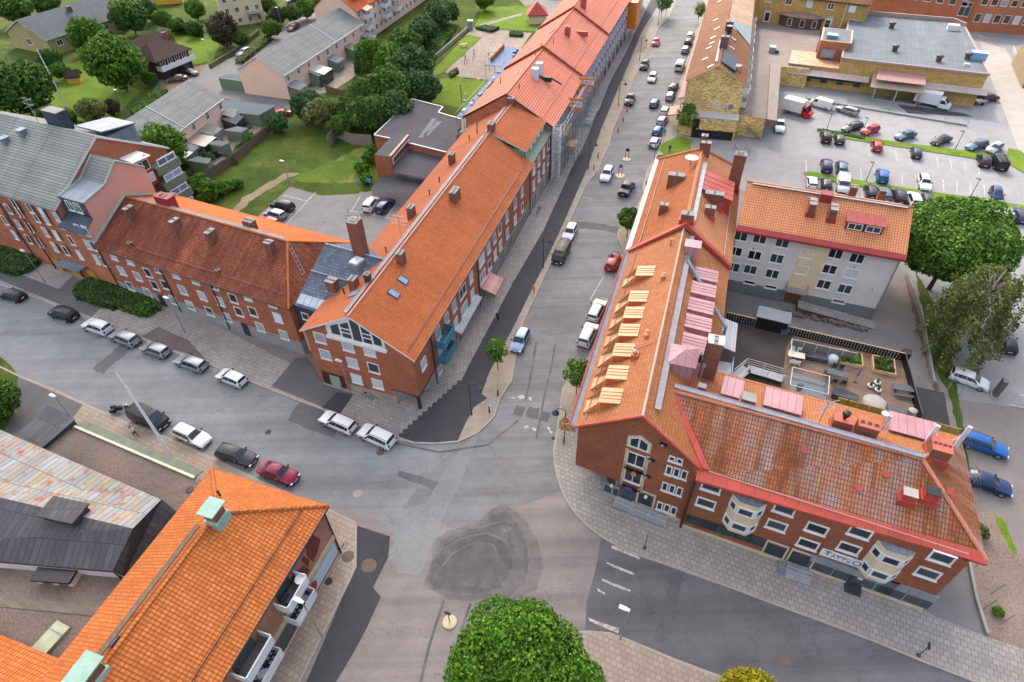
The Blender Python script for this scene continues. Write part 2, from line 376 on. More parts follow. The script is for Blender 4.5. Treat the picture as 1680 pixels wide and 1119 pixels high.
# ---------------------------------------------------------------- buildings
WCACHE={}
def window(par,A,ang,u,z,w,h,fm=None,pm=None,mull=1,trans=0,fw=0.1,sill=True,depth=0.08):
 """white frame with its pane as a child; (u, z) is the centre on the wall plane through A"""
 fm=fm or white;pm=pm or glass
 k=(round(w,2),round(h,2),fm.name,mull,trans,fw,sill,depth)
 fr0=Fr((0,0),0)
 if k not in WCACHE:
  b=MB()
  for u0,u1,z0,z1 in ((-w/2,w/2,h/2-fw,h/2),(-w/2,w/2,-h/2,-h/2+fw),(-w/2,-w/2+fw,-h/2+fw,h/2-fw),(w/2-fw,w/2,-h/2+fw,h/2-fw)):
   b.box(fr0,u0,u1,-depth,0.02,z0,z1)
  for i in range(1,mull+1):
   x=-w/2+w*i/(mull+1);b.box(fr0,x-fw*.4,x+fw*.4,-depth*.8,.02,-h/2+fw,h/2-fw)
  if trans: b.box(fr0,-w/2+fw,w/2-fw,-depth*.7,.02,h*.2-.03,h*.2+.03)
  if sill: b.box(fr0,-w/2-.06,w/2+.06,-depth-.08,0.02,-h/2-.07,-h/2-.004)
  g=MB();g.face([(-w/2+fw*.5,-.02,-h/2+fw*.5),(w/2-fw*.5,-.02,-h/2+fw*.5),(w/2-fw*.5,-.02,h/2-fw*.5),(-w/2+fw*.5,-.02,h/2-fw*.5)])
  WCACHE[k]=(b.mesh('window',fm),g)
 fmesh,g=WCACHE[k]
 kp=(k,pm.name)
 if kp not in WCACHE: WCACHE[kp]=g.mesh('pane',pm)
 d=Vector((math.cos(R(ang)),math.sin(R(ang)),0))
 o=bpy.data.objects.new('window',fmesh);link(o,par)
 o.location=Vector((A[0],A[1],0))+d*u+Vector((0,0,z))-wloc(par);o.rotation_euler.z=R(ang)
 q=bpy.data.objects.new('pane',WCACHE[kp]);link(q,o)
 return o
def winpx(par,A,ang,pts,w,h,pmix=None,zmax=99,**kw):
 for i,(px,py) in enumerate(pts):
  u,z=PV(px,py,A,ang);z=min(z,zmax)
  kk=dict(kw)
  if pmix: kk['pm']=pmix[i % len(pmix)]
  window(par,A,ang,u,z,w,h,**kk)
def winrow(par,A,ang,u0,u1,n,z,w,h,pmix=None,skip=(),**kw):
 for i in range(n):
  if i in skip: continue
  kk=dict(kw)
  if pmix: kk['pm']=pmix[(i*7+int(z*3)) % len(pmix)]
  window(par,A,ang,u0+(u1-u0)*i/max(1,n-1),z,w,h,**kk)
def chimney(par,p,ang,w,d,h,mat=None,cap=None,flues=3,base=None,name='chimney',sink=1.2):
 b=MB();f=Fr(p,ang);z=p[2];b.h=f.U
 b.box(f,-w/2,w/2,-d/2,d/2,z-sink,z+h,0)
 b.box(f,-w/2-.03,w/2+.03,-d/2-.03,d/2+.03,z+h+.003,z+h+.07,1)
 for i in range(flues):
  x=-w/2+w*(i+.5)/flues;r=min(w/flues,d)*.3
  b.box(f,x-r,x+r,-r,r,z+h+.073,z+h+.12,2)
  b.box(f,x-r-.06,x-r-.004,-r,r,z+h+.073,z+h+.2,1)
 if base: b.box(f,-w/2-.16,w/2+.16,-d/2-.16,d/2+.16,z-sink,z+.22,3)
 return b.build(name,[mat or brick_cap,cap or concrete,black,base or dark_trim],par)
class Gable:
 """pitched roof over a rectangle in a local frame, ridge along u"""
 def __init__(s,f,u0,u1,v0,v1,ze,zr,over=.4,verge=.3,hip0=0,hip1=0,vr=None,sk=0,sk1=0,zb=None):
  s.sk,s.sk1=sk,sk1
  s.f,s.u0,s.u1,s.v0,s.v1,s.ze,s.zr,s.vr=f,u0,u1,v0,v1,ze,zr,(v0+v1)/2 if vr is None else vr
  sf=(zr-ze)/(s.vr-v0);zb=ze if zb is None else zb;sb=(zr-zb)/(v1-s.vr)
  a,b=u0-(verge if not hip0 else over),u1+(verge if not hip1 else over)
  W=v1-v0;s.F0=f.p(a,v0-over,ze-over*sf);s.F1=f.p(b,v0-over,ze-over*sf)
  s.B0=f.p(a+sk,v1+over,zb-over*sb);s.B1=f.p(b+sk1,v1+over,zb-over*sb)
  kk=(s.vr-v0)/W;s.R0=f.p(a+hip0+sk*kk,s.vr,zr);s.R1=f.p(b-hip1+sk1*kk,s.vr,zr);s.hip0,s.hip1=hip0,hip1
  s.front=pl3(s.F0,s.F1,s.R0);s.back=pl3(s.B1,s.B0,s.R0)
 def roof(s,par,mat,edge,t=.22,matb=None,ridge=None,ridge_w=.22,name='roof',extra=()):
  b=MB();b.h=s.f.U
  b.slab([s.F0,s.F1,s.R1,s.R0],t,0,1);b.slab([s.B1,s.B0,s.R0,s.R1],t,2,1)
  if s.hip0: b.slab([s.B0,s.F0,s.R0],t,0,1)
  if s.hip1: b.slab([s.F1,s.B1,s.R1],t,0,1)
  if ridge:
   b.tube([s.R0+Vector((0,0,.02)),s.R1+Vector((0,0,.02))],ridge_w*.6,6,3)
   for h,a,c in ((s.hip0,s.R0,s.F0),(s.hip0,s.R0,s.B0),(s.hip1,s.R1,s.F1),(s.hip1,s.R1,s.B1)):
    if h: b.tube([a+Vector((0,0,.02)),c+Vector((0,0,.04))],ridge_w*.6,6,3)
  s.ro=b.build(name,[mat,edge,matb or mat,ridge or mat]+list(extra),par)
  return s.ro
 def walls(s,par,mat,z0=0,base=None,zb=0,name='wall',cut=.24):
  b=MB();f=s.f;b.h=f.U;e=s.ze-.02
  P4=[(s.u0,s.v0),(s.u1,s.v0),(s.u1+s.sk1,s.v1),(s.u0+s.sk,s.v1)];kk=(s.vr-s.v0)/(s.v1-s.v0)
  zs=zb if base else z0
  for i in range(4):
   (u,v),(x,y)=P4[i],P4[(i+1) % 4]
   q=[f.p(u,v,zs),f.p(x,y,zs),f.p(x,y,e)]
   if i==1 and not s.hip1: q.append(f.p(s.u1+s.sk1*kk,s.vr,s.zr-cut))
   if i==3 and not s.hip0: q.append(f.p(s.u0+s.sk*kk,s.vr,s.zr-cut))
   q.append(f.p(u,v,e));b.face(q,0)
   if base:
    k=.05;o=[(-k,-k),(k,-k),(k,k),(-k,k)]
    (u,v),(x,y)=(u+o[i][0],v+o[i][1]),(x+o[(i+1) % 4][0],y+o[(i+1) % 4][1])
    b.face([f.p(u,v,z0),f.p(x,y,z0),f.p(x,y,zb),f.p(u,v,zb)],1)
  if base: b.face([f.p(u+a,v+c,zb) for (u,v),(a,c) in zip(P4,((-.05,-.05),(.05,-.05),(.05,.05),(-.05,.05)))],1)
  return b.build(name,[mat,base or mat],par)
 def at(s,px,py,back=False): return PP(px,py,s.back if back else s.front)
 def z_at(s,p): # roof height above a point
  return min(pl[0].z-((p[0]-pl[0].x)*pl[1].x+(p[1]-pl[0].y)*pl[1].y)/pl[1].z for pl in (s.front,s.back))
 def on(s,u,v): q=s.f.p(u,v,0);return Vector((q.x,q.y,s.z_at(q)))
def onroof(par,g,items,ang,mat=None,**kw): # chimneys by (px, py at the foot on the roof, w, d, h, back)
 for it in items:
  p=g.at(it[0],it[1],len(it)>5 and it[5])
  chimney(par,p,ang,it[2],it[3],it[4],mat,**kw)
def roof_window(par,g,px,py,w,h,back=False,frame=None,pane=None):
 p=g.at(px,py,back);n=(g.back if back else g.front)[1];hx=Vector((-n.y,n.x,0)).normalized();t=n.cross(hx)
 b=MB()
 def rect(x,y,e): return [p+hx*a+t*c+n*e for a,c in ((-x,-y),(x,-y),(x,y),(-x,y))]
 lo,hi=rect(w/2,h/2,.02),rect(w/2,h/2,.12)
 b.face(hi,0)
 for i in range(4): b.face([lo[i],lo[(i+1) % 4],hi[(i+1) % 4],hi[i]],0)
 o=b.build('roof_window',frame or dark_trim,par)
 q=MB();q.face(rect(w/2-.1,h/2-.1,.125));q.build('pane',pane or glass_sky,o)
def pipe(par,p,z0,z1,r=.06,mat=None,name='downpipe'):
 b=MB();b.tube([(p[0],p[1],z0),(p[0],p[1],z1)],r,6);return b.build(name,mat or dark_trim,par)
def vent_pipes(par,g,pts,h=.7,mat=None,back=False,r=.09,name='vent_pipe'):
 for px,py in pts:
  p=g.at(px,py,back);b=MB();b.tube([p-Vector((0,0,.2)),p+Vector((0,0,h))],r,6);b.lathe((p.x,p.y,p.z+h),[(r*1.7,0),(r*1.7,.06),(.02,.16)],8)
  b.build(name,mat or dark_trim,par)
def ridge_walk(par,g,u0,u1,dv,lift=.35,w=.42,mat=None,name='roof_walkway'):
 b=MB();f=g.f;b.h=f.U
 v=g.vr+dv;zz=g.on(u0,v).z+lift
 b.box(f,u0,u1,v-w/2,v+w/2,zz,zz+.05,0)
 for s_ in (-1,1): b.tube([f.p(u0,v+s_*w/2,zz+.08),f.p(u1,v+s_*w/2,zz+.08)],.03,4,1)
 n=int((u1-u0)/1.6)
 for i in range(n+1):
  u=u0+(u1-u0)*i/n;b.tube([f.p(u,v,zz),f.p(u,v,zz-lift-.05)],.03,4,1)
  b.box(f,u-.03,u+.03,v-w/2,v+w/2,zz+.052,zz+.075,1)
 return b.build(name,[mat or rail_m,grey_metal],par)
def snow_rail(par,g,u0,u1,v,mat=None,lift=.28,name='snow_guard'):
 b=MB();f=g.f;a,c=g.on(u0,v),g.on(u1,v);up=Vector((0,0,lift))
 b.tube([a+up,c+up],.03,4);b.tube([a+up*.55,c+up*.55],.025,4)
 n=max(2,int((u1-u0)/2.2))
 for i in range(n+1):
  q=a.lerp(c,i/n);b.tube([q-up*.2,q+up],.035,4)
 return b.build(name,mat or dark_trim,par)
def gutter(par,a,b_,r=.09,mat=None):
 b=MB();b.tube([a,b_],r,6);return b.build('gutter',mat or dark_trim,par)
def railing(b,pts,h=1.0,m=0,r=.03,bars=3,step=1.5):
 pts=[Vector(p) for p in pts]
 for i in range(len(pts)-1):
  a,c=pts[i],pts[i+1]
  for k in range(1,bars+1): d=Vector((0,0,h*k/bars));b.tube([a+d,c+d],r*(1 if k==bars else .6),4,m)
  n=max(1,int((c-a).length/step))
  for j in range(n+1): q=a.lerp(c,j/n);b.tube([q,q+Vector((0,0,h))],r,4,m)
def text_obj(name,body,par,A,ang,u,z,size,mat,off=.06,italic=0,ext=.012,spacing=1.0):
 c=bpy.data.curves.new(name,'FONT');c.body=body;c.size=size;c.align_x='CENTER';c.align_y='CENTER';c.extrude=ext;c.shear=italic;c.space_character=spacing
 tmp=bpy.data.objects.new(name,c);col.objects.link(tmp)
 dg=bpy.context.evaluated_depsgraph_get();me=bpy.data.meshes.new_from_object(tmp.evaluated_get(dg));bpy.data.objects.remove(tmp)
 me.materials.clear();me.materials.append(mat)
 o=bpy.data.objects.new(name,me);link(o,par)
 d=Vector((math.cos(R(ang)),math.sin(R(ang)),0));nrm=Vector((d.y,-d.x,0))
 o.location=Vector((A[0],A[1],0))+d*u+nrm*off+Vector((0,0,z))-wloc(par)
 o.rotation_euler=(R(90),0,R(ang));return o
# ---------------------------------------------------------------- ground, streets, pavements, lawns
ST=Vector((math.cos(R(71)),math.sin(R(71)),0));SD=Vector((math.cos(R(-27)),math.sin(R(-27)),0))
JR=random.Random(4)
def jitter(px,amp):
 o=[]
 for i in range(len(px)):
  (x,y),(x2,y2)=px[i],px[(i+1) % len(px)];n=max(1,int(math.hypot(x2-x,y2-y)/7))
  for k in range(n): o.append((x+(x2-x)*k/n+JR.uniform(-amp,amp),y+(y2-y)*k/n+JR.uniform(-amp,amp)))
 return o
def sheet(name,px,z,mat,h=None,world=False):
 if name in ('repair','lawn','rough_grass','garden_path','gravel_bed','leaf_litter'): px=jitter(px,1.6)
 b=MB();b.h=h or ST
 pts=[Vector((p[0],p[1],z)) for p in px] if world else [P(x,y,z) for x,y in px]
 if sum(pts[i].x*pts[(i+1) % len(pts)].y-pts[(i+1) % len(pts)].x*pts[i].y for i in range(len(pts)))<0: pts=pts[::-1]
 b.face(pts);return b.build(name,mat,kind='structure')
def raised(name,px,mat,h=None,z=.12):
 b=MB();b.h=h or ST;b.prism([P(x,y,z) for x,y in px],.0,z,0,1);return b.build(name,[mat,kerb_m],kind='structure')
def kerb(px,w=.2,z=.135):
 b=MB();pts=[P(x,y,z) for x,y in px]
 for i in range(len(pts)-1):
  d=(pts[i+1]-pts[i]).normalized();f=Fr(pts[i],math.degrees(math.atan2(d.y,d.x)))
  b.box(f,0,(pts[i+1]-pts[i]).length,-w/2,w/2,0,z)
 return b.build('kerb',kerb_m,kind='structure')
sheet('ground',[(-3000,-2000),(3000,-2000),(3000,4000),(-3000,4000)],0,ground_m,world=True)
sheet('gardens',[(-420,-90),(760,-90),(872,20),(880,60),(735,205),(660,300),(590,318),(527,321),(476,306),(425,360),(300,345),(120,350),(-60,330),(-420,300)],.004,grass_dk)
sheet('gardens',[(-200,560),(0,585),(18,600),(30,617),(20,680),(-20,760),(-200,800)],.13,grass_dk)
sheet('main_street',[(690,775),(760,700),(840,500),(962,290),(1090,20),(1130,-90),(1290,-90),(1130,130),(1095,250),(1060,350),(1000,500),(965,600),(930,790),(925,860),(760,900),(640,830)],.004,asph_road)
sheet('side_street',[(-220,360),(0,450),(430,615),(760,722),(690,790),(640,870),(545,850),(0,615),(-220,540)],.008,asph_side,SD)
sheet('south_street',[(545,835),(640,840),(760,870),(930,800),(1010,900),(985,985),(955,1045),(1000,1240),(480,1240)],.012,asph_south)
sheet('east_street',[(988,868),(1060,900),(1680,1130),(1760,1240),(1250,1160),(1052,1072),(960,1042),(962,990),(978,930)],.016,asph_ne,SD)
sheet('car_park',[(1085,300),(1190,-90),(1900,-90),(1900,700),(1570,655),(1500,500),(1490,420),(1215,310)],.004,asph_lot)
sheet('rear_yard',[(1190,470),(1290,480),(1505,560),(1560,800),(1640,1060),(1500,1010),(1180,640)],.008,asph_yard)
sheet('courtyard',[(476,306),(527,321),(582,322),(592,314),(720,340),(640,490),(560,410),(410,368)],.008,asph_yard)
# pavement slabs with kerbs
KR=[(1760,1185),(1585,1111.5),(1520,1086.5),(1435,1051.5),(1360,1023),(1260,986.5),(1215,969),(1165,951.5),(1100,928),(1052,911.5),(1015,896.5),(987,880),(962,861),(942,840),(926,815),(915,785),(910,760),(909,735),(915,701),(921,655),(924,636),(934,622),(950,610),(963,590),(972,570),(1002,487),(1018,440),(1025,420),(1024,410),(1014,390),(1015,380),(1025,369),(1035,362),(1045,340),(1057,317),(1055,307),(1062,280),(1080,250),(1102,180),(1118,130),(1140,60),(1160,-20),(1180,-80)]
raised('pavement',KR+[(1215,-80),(1160,80),(1131,190),(1112,262),(1060,420),(1010,560),(960,755),(1117,850),(1510,996),(1535,1012),(1617,1044),(1900,1140)],pave,SD)
kerb(KR)
KL=[(-220,372),(0,467),(92,501),(150,526),(235,557),(279,574),(342,597),(420,629),(487,656),(532,672),(585,696),(650,720),(678,726),(715,727),(751,724),(782,710),(802,692),(811,681),(815,668),(821,651),(839,625),(846,580),(851,550),(859,526),(890,460),(925,382),(962,302),(972,290),(981,280),(985,268),(999,238),(1003,217),(1015,190),(1035,140),(1060,87),(1080,45),(1096,30),(1106,8),(1125,-40),(1140,-80)]
raised('pavement',KL+[(1060,-80),(1000,90),(905,290),(700,640),(530,625),(300,505),(0,380),(-220,290)],pave,SD)
kerb(KL)
KD=[(-220,515),(-20,592),(32,617),(85,637),(137,662),(212,695),(267,715),(350,752),(430,790),(545,839),(584,857),(583,930),(572,954),(480,1140),(440,1240)]
raised('pavement',KD+[(-200,1240),(-220,700)],pave_pink,SD)
kerb(KD)
KB=[(905,1100),(936,1039),(965,1036),(1000,1039),(1020,1046),(1052,1059),(1102,1080),(1152,1099),(1182,1110),(1330,1180)]
raised('pavement',KB+[(1280,1240),(880,1240)],pave_pink,SD)
kerb(KB)
# cycle path, setts and asphalt areas laid on the slabs
ZP=.124
jag=[(655,716)]
for i in range(13):
 a=i/12.0;x,y=655+a*(752-655),716+a*(629-716);jag+=[(x-1.5,y-5),(x+5,y-5)]
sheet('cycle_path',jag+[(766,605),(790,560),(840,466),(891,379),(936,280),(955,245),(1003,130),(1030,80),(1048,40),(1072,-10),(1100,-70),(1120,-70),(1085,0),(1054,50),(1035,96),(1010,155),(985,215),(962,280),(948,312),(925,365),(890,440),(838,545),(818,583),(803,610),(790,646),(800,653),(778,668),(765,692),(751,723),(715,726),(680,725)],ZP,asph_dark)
sheet('setts',[(791,646),(806,609),(821,583),(841,545),(893,440),(928,365),(950,314),(961,301),(924,381),(889,459),(857,526),(849,550),(844,580),(837,625),(819,651),(805,655)],ZP,pave_cream)
sheet('setts',[(779,668),(795,672),(810,680),(801,691),(781,709),(752,722),(766,693)],ZP,pave_cream)
sheet('setts',[(963,281),(979,279),(999,236),(1002,216),(1034,140),(1058,87),(1078,46),(1072,40),(1056,52),(1037,97),(1012,156),(987,216)],ZP,pave_cream)
sheet('setts',[(918,690),(923,655),(927,637),(937,624),(952,612),(945,650),(940,668)],ZP,pave_cream)
sheet('setts',[(1016,390),(1017,381),(1027,370),(1037,364),(1042,375),(1034,400),(1026,409)],ZP,pave_cream)
sheet('brick_strip',[(916,688),(941,693),(946,710),(915,702)],ZP,masonry('brown_setts',S(150,126,114),S(132,110,100),S(120,104,96),w=.3,h=.2,ms=.03))
sheet('forecourt',[(-220,365),(0,460),(150,520),(176,496),(120,452),(96,474),(28,448),(75,428),(0,385),(-220,285)],ZP,asph_mid,SD)
sheet('forecourt',[(232,552),(260,536),(309,558),(338,590),(279,571)],ZP,asphalt('brown_asphalt',S(118,106,102),S(108,96,94),.1,.3),SD)
sheet('forecourt',[(445,634),(483,589),(503,585),(532,630),(580,647),(559,677),(530,668)],ZP,asph_mid,SD)
sheet('forecourt',[(528,669),(552,643),(580,647),(559,678)],ZP+.004,asph_dark,SD)
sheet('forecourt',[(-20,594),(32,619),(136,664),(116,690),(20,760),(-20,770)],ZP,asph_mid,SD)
sheet('pavement_far',[(1052,-70),(1000,90),(960,172),(905,290),(880,330),(910,330),(955,245),(1003,130),(1048,40),(1100,-70)],ZP,pave_far)
# street repairs
stain_m=asphalt('dark_stain',S(108,109,110),S(118,118,118),.09,.25);n_=stain_m.node_tree;tp_=N(n_,'ShaderNodeBsdfTransparent');mx_=N(n_,'ShaderNodeMixShader')
n_.links.new(noise(n_,pos(n_),.55,6,.7,.2,1.5),mx_.inputs[0]);n_.links.new(tp_.outputs[0],mx_.inputs[1]);n_.links.new(n_.nodes['Principled BSDF'].outputs[0],mx_.inputs[2]);n_.links.new(mx_.outputs[0],n_.nodes['Material Output'].inputs['Surface'])
ZR=.02
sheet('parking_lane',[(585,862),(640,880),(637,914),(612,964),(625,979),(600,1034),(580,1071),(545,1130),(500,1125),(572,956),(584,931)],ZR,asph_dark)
for k_,pk in enumerate(([(697,951),(695,966),(740,984),(790,987),(845,984),(880,968),(892,930),(884,890),(864,856),(840,834),(826,826),(805,838),(782,859),(735,871),(717,884),(705,924)],[(700,950),(700,963),(742,980),(790,981),(836,976),(862,956),(868,920),(862,886),(848,858),(828,838),(806,846),(784,865),(740,876),(722,888),(709,926)],[(704,948),(706,960),(744,974),(788,972),(822,962),(840,930),(842,894),(832,862),(818,852),(788,872),(746,882),(728,893),(714,928)])):
 sheet('repair',pk,ZR+.003*k_,stain_m)
sheet('repair',[(612,845),(700,825),(735,760),(790,700),(760,780),(735,835),(710,890),(690,945),(655,940),(637,914),(650,880)],ZR+.004,asphalt('worn_repair',S(146,148,146),S(132,133,131),.15,.25))
for q in ([(1100,931),(1121,939),(1118,960),(1108,1010),(1092,1058),(1072,1052),(1088,1005),(1096,960)],[(848,664),(862,667),(858,684),(843,680)],[(868,667),(884,670),(880,689),(862,684)],[(889,674),(903,678),(900,693),(886,690)],[(945,362),(1014,372),(1011,382),(940,372)],[(150,606),(205,560),(222,566),(170,613)],[(655,770),(735,795),(715,805),(650,780)],[(495,655),(560,690),(548,720),(470,690)]):
 sheet('repair',q,ZR,asph_mid if q[0][0] != 1100 else asphalt('trench_repair',S(104,103,104),S(94,93,96),.2,.3))
# road markings
ZM=.028
def mark(q,z=ZM): return sheet('road_marking',q,z,line_m)
for q in ([(1003.7,894.5),(1050.5,911),(1048.7,917.7),(1003,899)],[(995,922),(1018,931),(1041,940),(1040,944),(1014,934),(995,924)],[(987,949),(1035,968),(1034,971),(1010,963),(988,953)],[(980,965),(993,973),(992,975),(981,970)],[(964,1013),(982,1020),(1016,1031),(1014,1039),(985,1027),(968,1019)],
          [(848,650),(858,648),(861,653),(853,655)],[(866,653),(873,651),(871,658)],[(860,699),(866,698),(867,702),(861,703)],[(873,701),(880,703),(879,707),(874,706)],[(897,700),(902,701),(903,706),(899,705)],[(901,707),(907,707),(906,712),(902,711)],
          [(834,651),(846,652),(845,654),(835,653)]): mark(q)
tyre_mark=asphalt('tyre_rubber_on_asphalt',S(92,92,93),S(122,121,121),.6,.25)
for q in ([(722,934),(742,908),(776,890),(808,894),(822,918)],[(716,908),(756,884),(798,874),(828,886),(846,908)],[(785,866),(820,856),(852,866)],[(690,1119),(704,1060),(720,1010),(728,985)],[(735,1119),(752,1050),(772,990)],[(912,560),(905,600),(893,650),(880,720)],[(880,560),(872,610),(862,660)],[(640,725),(720,742),(800,730),(850,690)]):
 m=MB();pts=[P(x,y,.0345) for x,y in q]
 for i in range(len(pts)-1):
  d=(pts[i+1]-pts[i]).normalized();n=Vector((-d.y,d.x,0))*.13;m.face([pts[i]-n,pts[i+1]-n,pts[i+1]+n,pts[i]+n])
 m.build('tyre_mark',tyre_mark,kind='structure')
def lines(a,b,w=.1,z=ZM): # thin painted line between two photo points
 p,q=P(*a,z),P(*b,z);d=(q-p).normalized();n=Vector((-d.y,d.x,0))*w
 m=MB();m.face([p-n,q-n,q+n,p+n]);return m.build('road_marking',line_m,kind='structure')
for a,b in (((990,454),(968,492)),((985,488),(999,492)),((990,453),(1005,456)),((946,571),(965,576)),((951,563),(946,571)),((957,323),(973,326)),
             ((990,257),(995,259)),((1007,260),(1012,261)),((1021,290),(1028,291)),((1034,290),(1040,291)),((1050,291),(1056,294)),
             ((1057,104),(1072,88)),((1072,88),(1062,89))): lines(a,b,.07)
# car park strips and bays
for q in ([(1341,213),(1350,211),(1460,231),(1567,245),(1652,253),(1654,243),(1672,246),(1690,258),(1690,290),(1655,268),(1602,260),(1477,241),(1347,221)],[(1318,283),(1328,281),(1435,300),(1535,315),(1690,338),(1690,347),(1535,325),(1435,311),(1400,303),(1325,291)]):
 raised('grass_strip',q,grass_br,z=.15)
for i in range(12):
 x=1364+i*22.5;y=226+i*3.6
 if i not in (0,1,3,6,11): lines((x+15,y+5),(x+18,y+24),.08)
for i in range(14):
 x=1322+i*22.5;y=262+i*3.2;lines((x,y),(x+1.5,y+20),.08)
for i in range(16):
 x=1322+i*22.8;y=294+i*3.4;lines((x,y),(x+2.5,y+20),.08)
for a,b in (((518,315),(463,375)),((465,320),(503,330)),((455,335),(487,343)),((591,322),(576,347)),((573,345),(640,358)),((652,332),(635,356)),((624,336),(614,352)),((470,350),(480,352))): lines(a,b,.08)
sheet('light_street',[(1605,55),(1650,80),(1720,230),(1760,400),(1690,300),(1650,190),(1618,110)],.012,asphalt('pale_concrete_road',S(188,180,168),S(176,168,158),.05,.14))
sheet('pavement_edge',[(1565,50),(1640,68),(1650,80),(1600,66)],.016,pave_far)
# lanes and yards of the garden district
sheet('garden_lane',[(236,172),(270,120),(330,108),(390,92),(440,60),(500,20),(545,-20),(600,-60),(650,-60),(600,-10),(545,30),(505,62),(470,85),(400,135),(480,170),(470,190),(360,158),(330,150),(290,175)],.008,asph_yard)
sheet('patio',[(478,128),(520,120),(600,45),(618,62),(590,120),(545,150),(490,160)],.012,pave_patio)
sheet('patio',[(290,262),(345,205),(420,190),(440,196),(425,215),(385,240),(372,270),(330,270)],.012,pave_patio)
sheet('garden_path',[(378,345),(398,325),(440,300),(470,282),(492,284),(450,305),(408,332),(392,348)],.012,asphalt('gravel_path',S(150,134,106),S(136,122,96),.2,.5))
sheet('courtyard_paving',[(777,45),(872,54),(835,110),(801,131),(744,125),(730,118),(790,61),(764,58)],.012,pave_patio)
sheet('lawn',[(764,58),(790,61),(730,117),(708,128),(715,112)],.012,grass_br)
sheet('lawn',[(744,126),(801,132),(780,178),(700,168),(712,130)],.012,grass_br)
sheet('lawn',[(790,12),(880,8),(900,45),(870,52),(780,43)],.012,grass_br)
sheet('lawn',[(550,262),(640,215),(690,270),(590,300),(500,300),(480,292)],.008,grass('dry_lawn',S(104,126,42),S(84,108,36),S(164,152,96),.09))
sheet('lawn',[(85,110),(130,100),(230,150),(180,200),(110,200),(75,160)],.008,grass_br)
sheet('lawn',[(285,60),(330,52),(360,75),(350,100),(320,105),(300,88)],.008,grass_br)
sheet('lawn',[(1075,242),(1112,222),(1135,228),(1128,258),(1100,262)],.128,grass_br)
sheet('driveway',[(260,128),(300,112),(340,108),(300,140),(272,150)],.012,masonry('brown_pavers',S(150,124,112),S(136,110,100),S(110,92,84),w=.4,h=.3))
sheet('stone_steps',[(785,40),(855,22),(858,24),(790,44)],.016,pave_far)
# strip beside the eastern gable
sheet('gravel_bed',[(1600,828),(1640,845),(1720,1000),(1760,1120),(1620,1042),(1598,960),(1592,920)],.014,asphalt('gravel',S(156,138,122),S(138,122,110),.2,.6))
sheet('rough_grass',[(1500,440),(1545,520),(1565,600),(1600,830),(1604,905),(1596,930),(1585,760),(1555,640),(1530,600)],.012,grass_dk)
sheet('rough_grass',[(1630,842),(1648,852),(1668,905),(1662,910),(1640,868)],.018,grass_br)
sheet('leaf_litter',[(1484,455),(1492,452),(1540,640),(1532,642)],.016,asphalt('leaf_litter',S(130,100,66),S(112,90,66),.4,.6))
# manhole covers
def cover(px,py,r,c,z,label):
 p=P(px,py,z);b=MB();b.lathe((p.x,p.y,p.z),[(r,0),(r,.012),(r-.06,.016),(r*.3,.018)],20);b.build('manhole_cover',c,label=label,cat='manhole cover',group='manhole covers in the streets')
iron=flat('rusty_iron',S(112,94,86),.8,.3,var=.2);pale_iron=flat('pale_iron',S(164,158,150),.8,.2);dk_iron=flat('dark_iron',S(70,66,66),.8,.3)
cover(624,742,.45,iron,.03,'round brown manhole cover beside the rear wheel of the white crossover')
cover(587,810,.5,pale_iron,.03,'pale ringed manhole cover in the street below the two white cars')
cover(605,928,.75,iron,.03,'large brown manhole cover in the dark parking lane')
cover(571,913,.6,iron,.128,'brown manhole cover in the paving beside the shop corner')
cover(539,954,.38,dk_iron,.128,'small dark manhole cover in the paving in front of the shop')
cover(1287,1083,.5,iron,.03,'manhole cover in the carriageway at the lower right')
cover(440,709,.35,dk_iron,.03,'small dark cover in the side street opposite the white wagon')
cover(908,719,.25,dk_iron,.03,'small drain cover at the kerb by the orange road signs')
# ---------------------------------------------------------------- west side of the main street
BL=[blind,blind,glass,blind,blind]
def thing(name,f,u,v,label,cat,group=None): q=f.p(u,v,0);return empty(name,q,label,cat,group)
def prismpart(name,pts,z0,z1,mats,par,h=None,**kw):
 b=MB();b.h=h or ST;b.prism(pts,z0,z1,0,1);return b.build(name,mats,par,**kw)
def boxpart(name,f,u0,u1,v0,v1,z0,z1,mat,par,**kw):
 b=MB();b.h=f.U;b.box(f,u0,u1,v0,v1,z0,z1);return b.build(name,mat,par,**kw)
# --- A: brick house at the corner, long tiled roof along the street
fA=Fr((-10.86,47.76),71.3);A0=(-10.86,47.76);AA=-21.9
bA=thing('brick_apartment_house',fA,0,0,'red brick corner house with a long orange tiled roof and a white glazed gable','building','brick houses along the main street')
gA=Gable(fA,0,45.6,0,13.9,9.15,13.15,over=.45,verge=.35,vr=6.9,sk=.78)
gA.roof(bA,tile_a,white,.24,matb=tiles('smooth_orange_tile',S(202,108,64),S(192,100,58),S(154,76,46),w=.3,h=.36,ms=.02),ridge=flat('pale_ridge_tile',S(206,150,126),.8))
